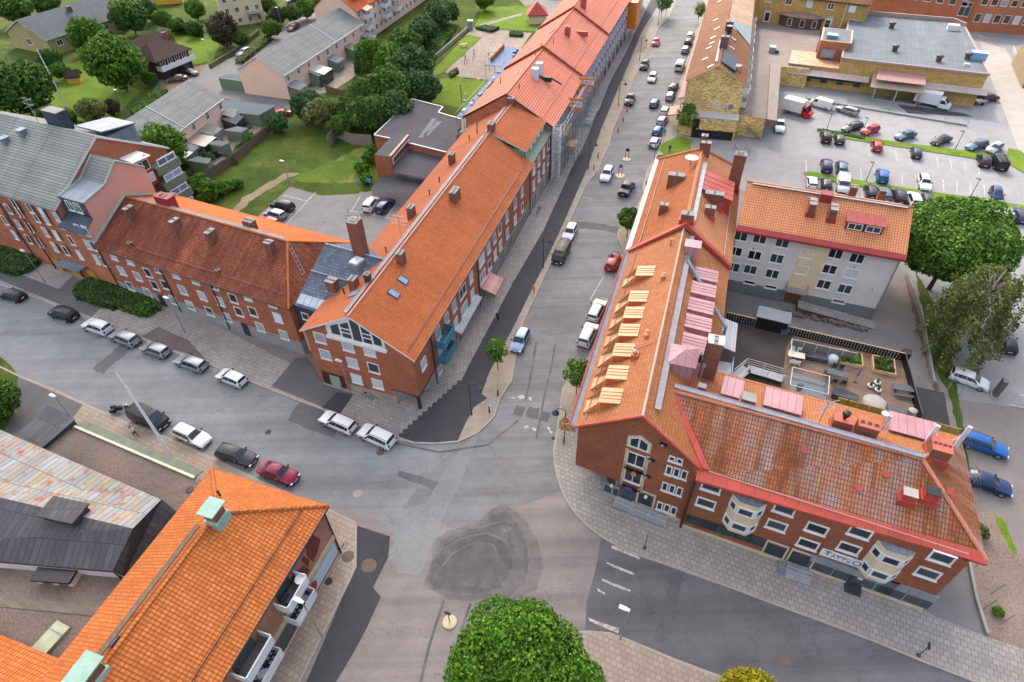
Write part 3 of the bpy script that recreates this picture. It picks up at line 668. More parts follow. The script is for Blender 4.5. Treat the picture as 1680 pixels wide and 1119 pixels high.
# walls: the ground floor is cut back under the street corner
b=MB();b.h=fA.U
def cA(u,v,z): return fA.p(u+.78*v/13.9,v,z)
e=9.1
b.face([cA(0,0,2.6),cA(45.6,0,2.6),cA(45.6,0,e),cA(0,0,e)],0)
b.face([cA(45.6,0,0),cA(45.6,13.9,0),cA(45.6,13.9,e),cA(45.6,6.9,12.9),cA(45.6,0,e)],0)
b.face([cA(45.6,13.9,0),cA(0,13.9,0),cA(0,13.9,e),cA(45.6,13.9,e)],0)
b.face([cA(0,13.9,0),cA(0,3.6,0),cA(0,3.6,2.6),cA(0,0,2.6),cA(0,0,e),cA(0,6.9,12.9),cA(0,13.9,e)],0)
b.face([cA(0,0,2.6),cA(0,3.6,2.6),cA(4.2,0,2.6)],1)
b.build('wall',[brick_red,concrete],bA)
b=MB();b.h=fA.U
b.face([cA(0,3.6,0),cA(4.2,0,0),cA(4.2,0,2.6),cA(0,3.6,2.6)],0)
b.face([cA(4.2,0,0),cA(45.6,0,0),cA(45.6,0,2.6),cA(4.2,0,2.6)],0)
b.box(fA,4.2,45.6,-.06,.02,0,2.5)
b.build('ground_floor_wall',concrete,bA)
b=MB();b.box(Fr(A0,AA),-9.6,-3.2,-.05,.05,0,1.3);b.build('plinth',concrete,bA)
b=MB();b.box(fA,.15,.5,.2,.5,0,2.6);b.build('corner_column',dark_trim,bA)
b=MB();b.box(fA,-.06,4.3,-.05,.1,2.5,2.66);b.box(Fr(A0,AA),-3.7,.05,-.05,.1,2.5,2.66);b.build('corner_beam',dark_trim,bA)
winpx(bA,A0,AA,[(525,554),(534,581.3),(570.8,567.6),(606.4,575.5),(578.7,595.1),(613.2,603.3),(585.5,621.2),(619.8,629.6)],1.5,1.55,pmix=[blind,blind,blind,blind,blind,glass,blind,blind],mull=0)
winpx(bA,A0,71.3,[(694.6,596)],1.3,1.5,mull=0,pm=blind)
# white glazed gable
fG=Fr(A0,AA);b=MB()
def gq(u,z,v=-.1): return fG.p(u,v,z)
pts=[(-10.55,9.15),(-3.2,9.15),(-3.2,10.75),(-6.9,12.75),(-10.55,10.75)]
b.face([gq(*p) for p in pts]);b.face([gq(p[0],p[1],.05) for p in pts[::-1]])
for i in range(5): p,q=pts[i],pts[(i+1) % 5];b.face([gq(*p,.05),gq(*q,.05),gq(*q),gq(*p)])
b.box(fG,-10.75,-3.0,-.32,.02,8.85,9.2)
gab=b.build('gable_panel',white,bA)
for pp in ([(-9.9,9.6),(-8.75,9.6),(-8.75,11.35),(-9.9,10.75)],[(-8.5,9.5),(-7.35,9.5),(-7.35,12.0),(-8.5,11.4)],[(-7.1,9.45),(-6.0,9.45),(-6.0,12.1),(-6.9,12.45),(-7.1,12.4)],[(-5.8,9.5),(-4.75,9.5),(-4.75,11.3),(-5.8,11.95)],[(-4.5,9.6),(-3.5,9.6),(-3.5,10.6),(-4.5,11.2)]):
 m=MB();m.face([gq(u,z,-.12) for u,z in pp]);m.build('pane',glass,gab)
for x in (-7.9,-5.25):
 m=MB()
 for zz in (10.2,10.8): m.box(fG,x-.6,x+.6,-.16,-.12,zz,zz+.14)
 m.build('glazing_bar',white,gab)
b=MB();b.box(fG,-13.4,-10.3,-.06,.05,0,2.3);o=b.build('garage_door',flat('maroon_board',S(74,44,42)),bA)
b=MB();b.box(fG,-12.3,-10.9,-.1,-.06,.05,2.0);b.build('door',pale_green,bA)
for x in (-8.6,-5.9):
 b=MB()
 for i in range(8): b.box(fG,x-.6+i*.16,x-.52+i*.16,-.1,-.05,.35,1.1)
 b.build('cellar_grille',plinth,bA)
ups=[2.0+0,6.1,9.3,11.8,14.75,17.8,21.9,24.75,27.3,29.7,33,37,40.7,45]
for i,u in enumerate(ups[2:-1]):
 wd=2.2 if i in (2,4) else 1.25
 window(bA,A0,71.3,u,6.75,wd,1.6,pm=BL[i % 5],mull=1 if wd>2 else 0)
 if u != 9.3: window(bA,A0,71.3,u,3.95,wd,1.6,pm=BL[(i+2) % 5],mull=1 if wd>2 else 0)
window(bA,A0,71.3,6.6,6.75,1.3,1.9,pm=blind);window(bA,A0,71.3,6.6,3.9,1.3,1.9,pm=blind)
for u in (3.4,): window(bA,A0,71.3,u+2.4,1.4,.9,1.2,pm=blind,mull=0)
winrow(bA,A0,71.3,10.5,44,13,1.35,1.9,1.7,fm=dk_metal,pm=shop_glass,mull=1,sill=False,depth=.12)
b=MB();b.h=fA.U;b.slab([fA.p(11.3,-.9,2.75),fA.p(19,-.9,2.75),fA.p(19,-.05,3.05),fA.p(11.3,-.05,3.05)],.3,0,0);b.build('shop_canopy',flat('grey_canopy',S(190,192,194)),bA)
b=MB();b.h=fA.U;b.slab([fA.p(20.6,-2.2,2.2),fA.p(24.4,-2.2,2.2),fA.p(24.4,-.05,2.95),fA.p(20.6,-.05,2.95)],.05,0,0)
b.build('striped_awning',masonry('striped_awning',S(226,176,168),S(206,110,104),S(226,190,180),w=60,h=.22,ms=.05),bA)
for i,z in enumerate((3.2,5.7)):
 o=b=MB();b.box(fA,5.3,8.5,-1.35,-.02,z-.15,z);b.box(fA,5.3,8.5,-1.35,-1.28,z,z+1.0);b.box(fA,5.3,5.37,-1.28,-.02,z,z+1.0);b.box(fA,8.43,8.5,-1.28,-.02,z,z+1.0)
 b.build('balcony',teal_paint,bA)
for u in (4.55,20.2,44.9): pipe(bA,fA.p(u,-.12,0),0,8.9,.08)
gutter(bA,gA.F0+Vector((.05,0,-.1)),gA.F1+Vector((.05,0,-.1)),.09)
snow_rail(bA,gA,.3,45,.55,dk_metal,.2)
ridge_walk(bA,gA,.8,45,.75,.2,.34,rail_m)
onroof(bA,gA,[(747,327,1.9,.9,1.4),(659,431,1.0,.8,1.5),(676,356,1.2,.75,1.6,True),(742,268,1.1,.75,1.6,True),(582,472,1.1,.8,1.4,True)],71.3)
onroof(bA,gA,[(605,464,.7,.6,1.3,True)],71.3,dk_metal,flues=1)
roof_window(bA,gA,661,460,.95,1.3);roof_window(bA,gA,646,482,.95,1.4);roof_window(bA,gA,581,482,1.0,1.3,True,grey_metal)
vent_pipes(bA,gA,[(705,320),(721,299),(634,414),(565,482),(783,220)],back=True)
p=gA.at(659,392,True);b=MB();b.tube([p,p+Vector((0,0,3.4))],.04,5)
for zz,l in ((3.3,.9),(2.7,1.2),(2.2,1.0)): b.tube([p+fA.V*l+Vector((0,0,zz)),p-fA.V*l+Vector((0,0,zz))],.03,4)
b.build('roof_aerial',grey_metal,bA)
# --- A2: next house with the recessed window strip under the eaves
bA2=thing('brick_apartment_house',fA,46,0,'red brick house with a recessed green window strip under its eaves, beside the scaffold','building','brick houses along the main street')
gA2=Gable(fA,45.95,57.6,1.1,13.9,10.9,13.22,over=.3,verge=0,vr=6.9,zb=9.2)
gA2.roof(bA2,tile_a,flat('green_white_verge',S(196,204,196),.7),.24,matb=MATS['smooth_orange_tile'],ridge=MATS['pale_ridge_tile'])
b=MB();b.h=fA.U;b.box(fA,45.62,57.6,0.02,14.5,2.7,9.0);b.build('wall',brick_red,bA2)
b=MB();b.h=fA.U;b.box(fA,45.62,57.6,-.04,14.4,0,2.7);b.build('ground_floor_wall',concrete,bA2)
b=MB();b.h=fA.U;b.slab([fA.p(45.62,-.25,8.95),fA.p(57.6,-.25,8.95),fA.p(57.6,1.1,9.5),fA.p(45.62,1.1,9.5)],.12,0,0);b.box(fA,45.66,57.55,1.12,7.2,9.0,10.9);b.build('green_strip',flat('dull_green_sheet',S(112,128,108),.7),bA2)
winrow(bA2,fA.p(0,1.1,0),71.3,47.2,56.2,5,10.2,1.2,1.2,pm=blind,sill=False,mull=0)
winrow(bA2,A0,71.3,47.3,56.4,4,7.2,1.25,1.7,pmix=BL,mull=0);winrow(bA2,A0,71.3,47.3,56.4,4,4.3,1.25,1.7,pmix=BL[1:],mull=0)
winrow(bA2,A0,71.3,47.5,56,3,1.35,2.0,1.7,fm=dk_metal,pm=shop_glass,sill=False)
pipe(bA2,fA.p(57.4,-.1,0),0,8.9,.1,black)
q=gA2.R0;chimney(bA2,q+fA.U*1.0,71.3,1.5,.9,1.1);chimney(bA2,gA2.R1-fA.U*.2,71.3,.9,1.1,1.0)
ridge_walk(bA2,gA2,46.5,56.5,.75,.2,.34,rail_m)
vent_pipes(bA2,gA2,[(770,230),(783,210)],back=True)
# --- A3: three stepped houses with a new coral roof
SEC=[(57.6,81.0,10.0,14.6),(81.0,106.2,10.35,15.1),(106.2,136.0,10.7,15.5)]
LBL=['house under renovation with a new coral roof, nearest the old tiled roof','house with a new coral roof and a red metal chimney, middle of the stepped row','house with a new coral roof at the far end of the stepped row']
gS=[]
for i,(ua,ub,ze,zr) in enumerate(SEC):
 bS=thing('brick_apartment_house',fA,ua,0,LBL[i],'building','brick houses along the main street')
 g=Gable(fA,ua+.03,ub,0.02*i,15.6,ze,zr,over=.5,verge=0,vr=7.9);gS.append((bS,g))
 g.roof(bS,tile_new,flat('coral_edge%d' % i,S(190,84,62),.6),.26,ridge=flat('coral_ridge%d' % i,S(214,108,82),.6))
 g.walls(bS,brick_orange,base=concrete,zb=2.7)
 n=int((ub-ua)/3.1)
 for zz in (7.6,4.6):
  for k in range(n):
   u=ua+1.4+k*3.1
   b=MB();b.box(fA,u-.65,u+.65,-.06,.02,zz-1.4,zz+1.4);b.build('blue_panel',facade_blue,bS)
   window(bS,A0,71.3,u+1.55,zz,.8,1.7,pm=glass,mull=0,depth=.1)
 winrow(bS,A0,71.3,ua+1.8,ub-1.8,6,1.4,2.3,1.8,fm=dk_metal,pm=shop_glass,sill=False)
 snow_rail(bS,g,ua+.5,ub-.5,1.6,MATS['coral_ridge%d' % i],.16);gutter(bS,g.F0-Vector((0,0,.1)),g.F1-Vector((0,0,.1)),.1,MATS['coral_edge%d' % i])
 # raised verge over the step to the house before
 b=MB();b.tube([g.F0+Vector((0,0,.06)),g.R0+Vector((0,0,.06)),g.B0+Vector((0,0,.06))],.14,6);b.build('verge_flashing',MATS['coral_edge%d' % i] if i else dark_trim,bS)
bS,g=gS[0]
for du,dv in ((0,0),(1.0,1.1)):
 p=g.at(878+du*7,128-du*9);b=MB();f=Fr(p,71.3);b.box(f,-.55,.55,-.55,.55,p.z-1,p.z+1.7);b.box(f,-.6,.6,-.6,.6,p.z+1.703,p.z+1.76);b.build('ventilation_box',flat('white_sheet%d' % int(du),S(222,226,228)),bS)
p=g.at(891,130);f=Fr(p,71.3);b=MB();b.box(f,-.3,.3,-1.6,.8,p.z-.3,p.z+.5);b.tube([p-fA.V*1.6+Vector((0,0,.3)),p-fA.V*3.6+Vector((0,0,-.6))],.16,6);b.build('roof_hatch',dark_trim,bS)
roof_window(bS,g,851,119,1.2,1.2,True,white);vent_pipes(bS,g,[(852,145),(821,135)],mat=MATS['coral_edge0']);vent_pipes(bS,g,[(879,92)],mat=MATS['coral_edge0'])
bS,g=gS[1];p=g.at(931,58);chimney(bS,p,71.3,1.2,1.0,1.7,MATS['coral_edge0'],MATS['coral_ridge0'],1)
roof_window(bS,g,907,51,1.0,1.4,True,grey_metal);vent_pipes(bS,g,[(908,70),(888,78)],mat=MATS['coral_edge0'])
p=g.at(950,55);b=MB();f=Fr(p,71.3);b.box(f,-.3,.3,-1.9,1.5,p.z-.5,p.z+.5);b.build('roof_hatch',MATS['coral_edge0'],bS)
bS,g=gS[2];p=g.at(957,12);chimney(bS,p,71.3,1.4,1.1,1.8,MATS['coral_edge0'],MATS['coral_ridge0'],1)
# orange and white house beyond, with a bay over the pavement
bO=thing('apartment_house',fA,138,0,'white house with an orange bay front at the far end of the street','building')
boxpart('wall',fA,136.2,168,.2,14,0,9.5,white,bO);boxpart('bay',fA,136.4,144,-2.2,.18,2.8,9.2,orange_paint,bO)
g=Gable(fA,136.1,168.2,0,14.2,9.55,13.4,over=.4);g.roof(bO,tile_i,red_trim)
winrow(bO,A0,71.3,146,166,6,7.6,1.6,1.4,pm=glass);winrow(bO,A0,71.3,146,166,6,4.6,1.6,1.4,pm=glass)
# --- B: brick wing along the side street
fB=Fr((-27.0,58.0),-25.5);B0=(-27.0,58.0)
bB=thing('brick_apartment_house',fB,-16,0,'red brick house with a dark stained tile roof and grey plinth along the side street','building')
gB=Gable(fB,-33.5,0,0,14.2,8.35,11.9,over=.4,verge=0,hip1=5.1)
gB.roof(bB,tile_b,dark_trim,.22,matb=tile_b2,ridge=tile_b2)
gB.walls(bB,brick_red,base=concrete,zb=2.1)
winpx(bB,B0,-25.5,[(187.5,422.5),(214,430.5),(260,444),(289,452.5),(321,462),(352,471),(407,489),(447,500)],1.3,.75,pmix=[blind,blind,glass],mull=1,sill=True)
winpx(bB,B0,-25.5,[(200,444),(226,453),(242.5,447),(254,468),(271,467),(300,475.5),(332,485),(361,494),(382.5,489),(392,511),(415,511),(456,521),(427,536),(466,549)],1.35,1.5,pmix=[blind,blind,glass,glass,glass,blind],mull=0)
winpx(bB,B0,-25.5,[(214,469),(242,479),(285,492),(312.5,500.5),(344,510.5),(373,520)],1.35,1.5,pmix=[glass,blind,blind,blind],mull=0)
for px,py in ((265,489),(403,537)):
 u,z=PV(px,py,B0,-25.5);b=MB();b.box(fB,u-.55,u+.55,-.1,.03,0,2.1);b.build('door',dk_metal,bB)
for u in (-33.2,-21.5,-12.6): pipe(bB,fB.p(u,-.13,0),0,8.2,.08)
gutter(bB,gB.F0-Vector((0,0,.08)),gB.F1-Vector((0,0,.08)))
snow_rail(bB,gB,-33,-1,1.0,flat('rust_rail',S(120,62,44)),.18);ridge_walk(bB,gB,-31.5,-5.6,.5,.15,.4)
onroof(bB,gB,[(217,356,.75,1.3,1.5),(292,377,.7,1.3,1.5),(350,395,.7,1.3,1.5),(446,414,1.0,.9,1.6)],-25.5)
onroof(bB,gB,[(215,403,.5,.45,.5),(359,448,.5,.45,.5)],-25.5,flues=1)
p=gB.at(276,338,True);chimney(bB,p,-25.5,2.6,1.3,1.6,red_trim,red_trim,1);p=gB.at(412,374,True);chimney(bB,p,-25.5,1.6,.9,1.2)
b=MB();a,c=gB.R1,gB.F1.lerp(gB.B1,.28).lerp(gB.R1,.3)
for k in (-.25,.25): b.tube([a+fB.U*k+Vector((0,0,.15)),c+fB.V*k+Vector((0,0,.2))],.03,4)
for k in range(9): q=a.lerp(c,k/8);b.tube([q-fB.V*.25+Vector((0,0,.17)),q+fB.V*.25+Vector((0,0,.17))],.025,4)
b.build('roof_ladder',grey_metal,bB)
# --- link with the slate roof
bK=thing('link_building',fB,4,0,'low link house with grey slate roof and dark blue sheet front between two brick houses','building')
gK=Gable(fB,.25,12.5,.7,14.5,8.3,12.2,over=.15,verge=-.2,vr=8.2)
gK.roof(bK,slate,zinc,.16,ridge=zinc)
b=MB();b.h=fB.U;b.box(fB,.05,3.6,.75,14.4,3.6,8.2);b.build('upper_wall',zinc_dark,bK)
b=MB();b.h=fB.U;b.box(fB,.05,3.5,.8,14.3,0,3.6);b.build('wall',plaster_light,bK)
window(bK,fB.p(0,.75,0),-25.5,1.5,6.5,1.1,1.1,pm=glass,mull=0);window(bK,fB.p(0,.8,0),-25.5,1.6,2.6,1.2,1.3,fm=grey_metal,pm=glass,mull=0)
b=MB();b.h=fB.U;n1=gK.front[1]
for k in range(6): 
 u=.7+k*.92;a=[gK.on(u,.75),gK.on(u+.86,.75),gK.on(u+.86,1.9),gK.on(u,1.9)];b.slab([q+Vector((0,0,.1)) for q in a],.08)
b.build('glazed_strip',flat('frosted_sheet',S(176,192,198),.25),bK)
p=gK.at(592,412);chimney(bK,p,71,1.5,1.3,4.4,brick_cap,concrete,1)
b=MB();railing(b,[p+Vector((x,y,4.5)) for x,y in ((-.7,-.7),(.7,-.7),(.7,.7),(-.7,.7))],1.0,0,.03,1);b.build('chimney_rail',dk_metal,bK)
p=gK.at(548,478);chimney(bK,p,-25.5,1.2,1.0,1.7,base=zinc)
p=gK.at(587,437);b=MB();f=Fr(p,60);b.box(f,-.8,.8,-.7,.7,p.z-.8,p.z+.7);b.box(f,-.7,.7,-.6,.6,p.z+.7,p.z+.95,1);b.build('roof_light',[zinc,flat('pale_roof_light',S(214,214,206),.3)],bK)
b=MB();f=fB;q0,q1=gK.on(.5,4.6),gK.on(9,4.6);b.tube([q0+Vector((0,0,.25)),q1+Vector((0,0,.25))],.12,6);b.build('snow_guard',zinc,bK)
# --- C: five storey block with grey roof
bC=thing('apartment_block',fB,-45,0,'tall orange brick block with a grey tiled roof and stepped salmon gable','building')
gC=Gable(fB,-66,-38.4,0.3,19.4,13.0,18.9,over=.5,verge=.25,vr=9.9)
gC.roof(bC,tile_grey,white,.3);gC.walls(bC,brick_orange)
prof=[(0,0),(0,10.5),(1.4,11.6),(1.4,13.95),(5.24,14.75),(8.0,16.9),(11.7,14.2),(11.7,0)]
b=MB();b.h=fB.U;ua,ub=-38.35,-33.55
b.face([fB.p(ub,v,z) for v,z in prof],0)
mt=[1,2,2,2,3,3,0]
for i in range(7): (v,z),(v2,z2)=prof[i],prof[i+1];b.face([fB.p(ua,v,z),fB.p(ub,v,z),fB.p(ub,v2,z2),fB.p(ua,v2,z2)][::1],mt[i])
b.build('stepped_wing',[plaster_salmon,brick_orange,zinc,tile_grey],bC)
b=MB()
for u in (ub+.02,ua+.1): b.tube([fB.p(u,v,z+.04) for v,z in prof[3:7]],.16,6)
b.tube([fB.p(ub+.02,v,z) for v,z in ((.1,8.5),(7.1,12.15),(14.5,8.4))],.2,6)
b.build('verge_trim',pale_green,bC)
b=MB();b.slab([fB.p(ua-.2,-.7,10.3),fB.p(ub+.25,-.7,10.3),fB.p(ub+.25,1.45,11.75),fB.p(ua-.2,1.45,11.75)],.1);b.build('skirt_roof',zinc_dark,bC)
b=MB();b.h=fB.U;b.box(fB,ua-.1,ub+.1,1.3,1.42,11.75,14.0);b.build('dormer_front',zinc_dark,bC)
for x in (-36.7,-35.1): window(bC,fB.p(0,1.3,0),-25.5,x,12.95,1.2,1.5,pm=glass,mull=1,trans=1)
winpx(bC,B0,-25.5,[(15,321),(41,329),(60,334),(84,341),(14,342.5),(32,348),(59,356),(76,360),(100,367.5),(8,361),(30.5,368),(49,373),(75,380.5),(93,386),(117,394),(25,385.5),(47,392),(65,398),(90,405),(108,411),(131,418),(129,376),(141,379),(144,401),(153,403),(159,425.5),(170.5,429)],.95,1.6,zmax=11.55,pmix=[blind,glass,blind,blind,glass],mull=0)
for px,py,wd in ((92,428,1.3),(121,440,2.0),(149,446,1.8)):
 u,z=PV(px,py,B0,-25.5);b=MB();b.box(fB,u-wd/2,u+wd/2,-.12,.04,0,2.3);b.build('door',flat('ochre_door',S(206,150,62),.6) if 'ochre_door' not in MATS else MATS['ochre_door'],bC)
b=MB();b.slab([fB.p(-44.4,-1.3,2.7),fB.p(-39.4,-1.3,2.7),fB.p(-39.4,0.2,2.75),fB.p(-44.4,.2,2.75)],.14);b.build('porch_roof',zinc,bC)
for u in (-51.5,-47.5): pipe(bC,fB.p(u,-.1,0),0,12.6,.1)
gutter(bC,gC.F0-Vector((0,0,.1)),gC.F1-Vector((0,0,.1)))
for i,zz in enumerate((11.6,9.0,6.4,3.8)): # glazed balconies at the rear corner
 b=MB();b.h=fB.V;b.box(fB,-38.35,-36.4,15.2,19.6,zz-1.25,zz+.0,0);b.build('balcony',green_wall,bC)
 window(bC,fB.p(-36.4,0,0),64.5,17.4,zz+.65,3.4,1.15,pm=glass_sky,mull=1,fw=.18,sill=False)
b=MB();b.h=fB.U;b.box(fB,-38.3,-36,11.9,14.4,10,14.4);o=b.build('balcony_tower',red_trim,bC);window(bC,fB.p(-36.0,0,0),64.5,13.1,13.2,2.2,1.6,pm=glass,mull=1,sill=False);window(bC,fB.p(-36.0,0,0),64.5,13.1,11.2,2.2,1.4,pm=blind,mull=1,sill=False)
b=MB();b.slab([fB.p(-38.3,11.6,14.7),fB.p(-35.6,11.6,14.5),fB.p(-35.6,14.7,14.3),fB.p(-38.3,14.7,14.5)],.15);b.build('balcony_roof',white,bC)
for px,py in ((11,235),(39,222)):
 p=gC.at(px,py);b=MB();f=Fr(p,-25);b.box(f,-.45,.45,-.45,.45,p.z-.4,p.z+.8);b.box(f,-.6,.6,-.6,.6,p.z+.8,p.z+.95);b.build('roof_vent',zinc,bC)
p=gC.R1-fB.U*9.5+fB.V*1.5;chimney(bC,p,-25.5,3.2,1.6,1.6,zinc_dark,concrete,0)
b=MB();b.h=fB.U;p=gC.on(-42,14);f=fB;b.slab([fB.p(-45.5,12.0,18.3),fB.p(-40,12.0,18.3),fB.p(-40,17.5,17.4),fB.p(-45.5,17.5,17.4)],.2);b.box(fB,-45.3,-40.2,12.2,17.3,14,17.2);b.build('rear_dormer',zinc,bC)
p=gC.R1-fB.U*11.8;b=MB();b.tube([p-Vector((0,0,.5)),p+Vector((0,0,3.6))],.05,5)
for zz in (3.4,2.6): b.tube([p+fB.U*1.1+Vector((0,0,zz)),p-fB.U*1.1+Vector((0,0,zz))],.03,4);b.tube([p+fB.V*.7+Vector((0,0,zz-.2)),p-fB.V*.7+Vector((0,0,zz-.2))],.03,4)
b.build('roof_aerial',grey_metal,bC)
# ---------------------------------------------------------------- south west corner: shop house, flat roofed hall
fD=Fr((-17.2,30.1),71.0);D0=(-17.2,30.1);DA=71.0
bD=thing('shop_house',fD,0,0,'brown brick shop house with a bright orange hipped tile roof at the lower left','building')
gD=Gable(fD,-44,0,0,11.9,8.15,11.7,over=.4,verge=0,hip1=5.3,sk1=.3)
gD.roof(bD,tile_d,dark_trim,.2,ridge=tile_d,ridge_w=.3)
gD.walls(bD,masonry('tan_brick',S(166,118,92,1.6),S(146,100,78,1.6),S(150,118,96)),base=plinth,zb=.6)
b=MB();b.h=fD.U;b.box(fD,-44,-.15,-.16,-.02,2.95,3.6,0);b.build('fascia',plinth,bD)
b=MB();b.box(fD,-44,-.3,-.12,-.06,2.75,2.9);b.box(fD,-44,-.3,-.14,-.06,.62,.78);b.build('shopfront_frame',red_paint,bD)
segs=[(-5.2,-.4,poster_blue),(-7.2,-5.4,flat('sky_blue_film',S(120,196,232,1.1),.3)),(-10.4,-7.4,shop_glass),(-13.6,-10.6,poster_blue),(-21.5,-15.2,poster_blue),(-24.5,-21.7,shop_glass),(-30,-24.7,poster_blue)]
for a,c,m in segs:
 b=MB();b.box(fD,a,c,-.1,-.04,.8,2.7);b.build('shop_window',m,bD)
for u in (-5.0,-23.3):
 b=MB();c=[(-.9,.95),(.5,.9),(1.0,1.5),(1.1,2.1),(.6,2.6),(0,2.45),(-.3,1.9),(-.8,1.5)]
 b.face([fD.p(u+x,-.125,z) for x,z in c]);b.build('window_decal',red_paint,bD)
b=MB();b.face([fD.p(x,-.14,z) for x,z in ((-6.9,1.2),(-6.3,1.0),(-5.9,1.6),(-6.2,2.3),(-6.7,2.2))]);b.build('window_decal',dk_metal,bD)
# brick relief and blue panel on the upper wall (plain generic shapes)
b=MB()
for pts in ([(-3.2,7.2),(-2.1,7.0),(-1.6,5.2),(-2.6,4.4),(-3.3,4.2),(-3.6,5.8)],[(-4.3,6.4),(-3.9,6.5),(-3.5,4.9),(-4.0,4.6)],[(-7.6,6.1),(-5.6,6.3),(-4.2,5.4),(-4.3,4.7),(-5.4,4.9),(-7.2,5.3)],[(-7.4,5.3),(-6.7,5.3),(-7.0,3.9),(-7.5,3.8)],[(-5.9,5.1),(-5.3,5.0),(-5.6,3.9),(-6.1,4.0)],[(-4.6,5.0),(-4.1,4.9),(-4.0,4.0),(-4.4,4.0)]):
 b.face([fD.p(u,-.03,z) for u,z in pts])
b.build('brick_relief',mural,bD)
b=MB();b.face([fD.p(u,-.05,z) for u,z in ((-6.6,7.85),(-3.3,7.85),(-3.1,7.1),(-3.6,6.75),(-6.4,6.8),(-6.9,7.3))]);b.build('blue_panel',flat('deep_blue_panel',S(40,84,150,1.2),.5),bD)
def dbalc(px,py,z,L,floor):
 u,v=fD.uv(P(px,py,z+.5));b=MB();b.h=fD.U
 b.box(fD,u-L/2,u+L/2,-1.25,-.03,z-.18,z,1)
 b.box(fD,u-L/2,u+L/2,-1.35,-1.25,z-.2,z+.95);b.box(fD,u-L/2-.08,u-L/2,-1.25,-.03,z-.2,z+1.0);b.box(fD,u+L/2,u+L/2+.08,-1.25,-.03,z-.2,z+.95)
 b.build('balcony',[white,floor],bD)
 b=MB();b.box(fD,u-L/2+.4,u+L/2-.6,-.08,.02,z+.05,z+2.1);b.build('balcony_door',shop_glass,bD)
 return u
rug=masonry('patterned_rug',S(60,72,100),S(200,200,206),S(40,50,74),w=.4,h=.4,ms=.08);drk=flat('balcony_floor',S(104,100,96),.8)
us=[dbalc(471,968,5.7,2.8,drk),dbalc(487,990,3.0,2.8,rug),dbalc(407,1073,5.7,3.2,drk),dbalc(424,1094,3.0,3.2,rug)]
for u,z,lab in ((us[0],5.7,'upper'),(us[1],3.0,'lower')):
 b=MB();q=fD.p(u-.2,-1.0,z)
 if lab=='upper': b.lathe(fD.p(u+1.1,-.9,z),[(.06,0),(.06,.7),(.5,.7),(.5,.75)],14);nm='round_table'
 else: b.box(fD,u-1.2,u-.1,-1.45,-1.0,z+.35,z+.45);b.box(fD,u-1.15,u-1.0,-1.4,-1.05,z,z+.35);b.box(fD,u-.3,u-.15,-1.4,-1.05,z,z+.35);nm='bench'
 b.build(nm,white,label='small white '+nm.replace('_',' ')+' on the '+lab+' of the two nearer balconies',cat='table' if lab=='upper' else 'bench')
for i,(u,z) in enumerate(((us[0]-.6,5.7),(us[1]+.6,3.0),(us[3]-.3,3.0))):
 b=MB();f=Fr(fD.p(u,-.8,0),71+20*i);b.box(f,-.35,.35,-.35,.35,z+.3,z+.42);b.box(f,-.35,.35,.25,.35,z+.42,z+.85)
 for x in (-.3,.3):
  for y in (-.3,.3): b.tube([f.p(x,y,z),f.p(x,y,z+.3)],.03,4)
 b.build('chair',[flat('seat_cloth_%d' % i,S(*[(44,56,84),(176,160,184),(210,210,214)][i]))],label=['dark blue cushioned chair on the upper balcony above the shop','lilac chair on the patterned balcony above the shop','pale chair on the farther patterned balcony above the shop'][i],cat='chair')
for u in (-16.2,-20.9):
 window(bD,D0,DA,u+.5,5.9,1.2,1.3,fm=dk_metal,pm=glass,mull=0,sill=False)
b=MB();q=fD.p(-20.2,-1.0,3.2);b.tube([fD.p(-20.2,-.1,3.2),q],.04,5);b.lathe((q.x,q.y,q.z),[(.1,-.1),(.45,0),(.5,.12)],14);b.build('satellite_dish',flat('dish_grey',S(200,200,196)),bD)
for u in (-.1,-13.5,-26): pipe(bD,fD.p(u,-.1,0),0,8.0,.07)
gutter(bD,gD.F0-Vector((0,0,.08)),gD.F1-Vector((0,0,.08)))
snow_rail(bD,gD,-43,-1.2,1.1,dark_trim,.16)
b=MB();b.h=fD.U;b.box(fD,-30,-6.2,gD.vr+.55,gD.vr+.95,11.75,11.85);b.build('roof_walkway',wood,bD)
for px,py,s in ((356,848,1.0),(152,1112,1.3)):
 p=gD.at(px,py,True);chimney(bD,p,71,1.2*s,1.0,1.0,brick_cap,copper,0,base=copper)
 f=Fr(p,71);b=MB();b.box(f,-.85*s,.85*s,-.75,.75,p.z+1.35,p.z+1.45);b.box(f,-.5,.5,-.4,.4,p.z+1.08,p.z+1.35);b.build('chimney_hood',copper,bD)
p=gD.at(186,1053,True);roof_window(bD,gD,186,1053,.8,1.0,True,dk_metal)
for (px,py) in ((219,1007),(360,811)):
 vent_pipes(bD,gD,[(px,py)],.4,back=True)
# rear wing roof at the lower left edge
bD2=thing('rear_wing',fD,-19,12,'low wing with bright orange corrugated tiles at the bottom left corner','building')
fD2=Fr(P(103,1078,7.4),161);gD2=Gable(fD2,0,22,-.5,9,7.2,9.5,over=.0,verge=0);
g2=Gable(fD2,0.1,22,0.1,11,5.2,7.6,over=.2,verge=0);g2.roof(bD2,tile_d,dark_trim);g2.walls(bD2,brick_brown)
b=MB();b.tube([g2.F0+Vector((0,0,.1)),g2.R0+Vector((0,0,.1))],.3,6);b.build('verge_trim',pale_green,bD2)
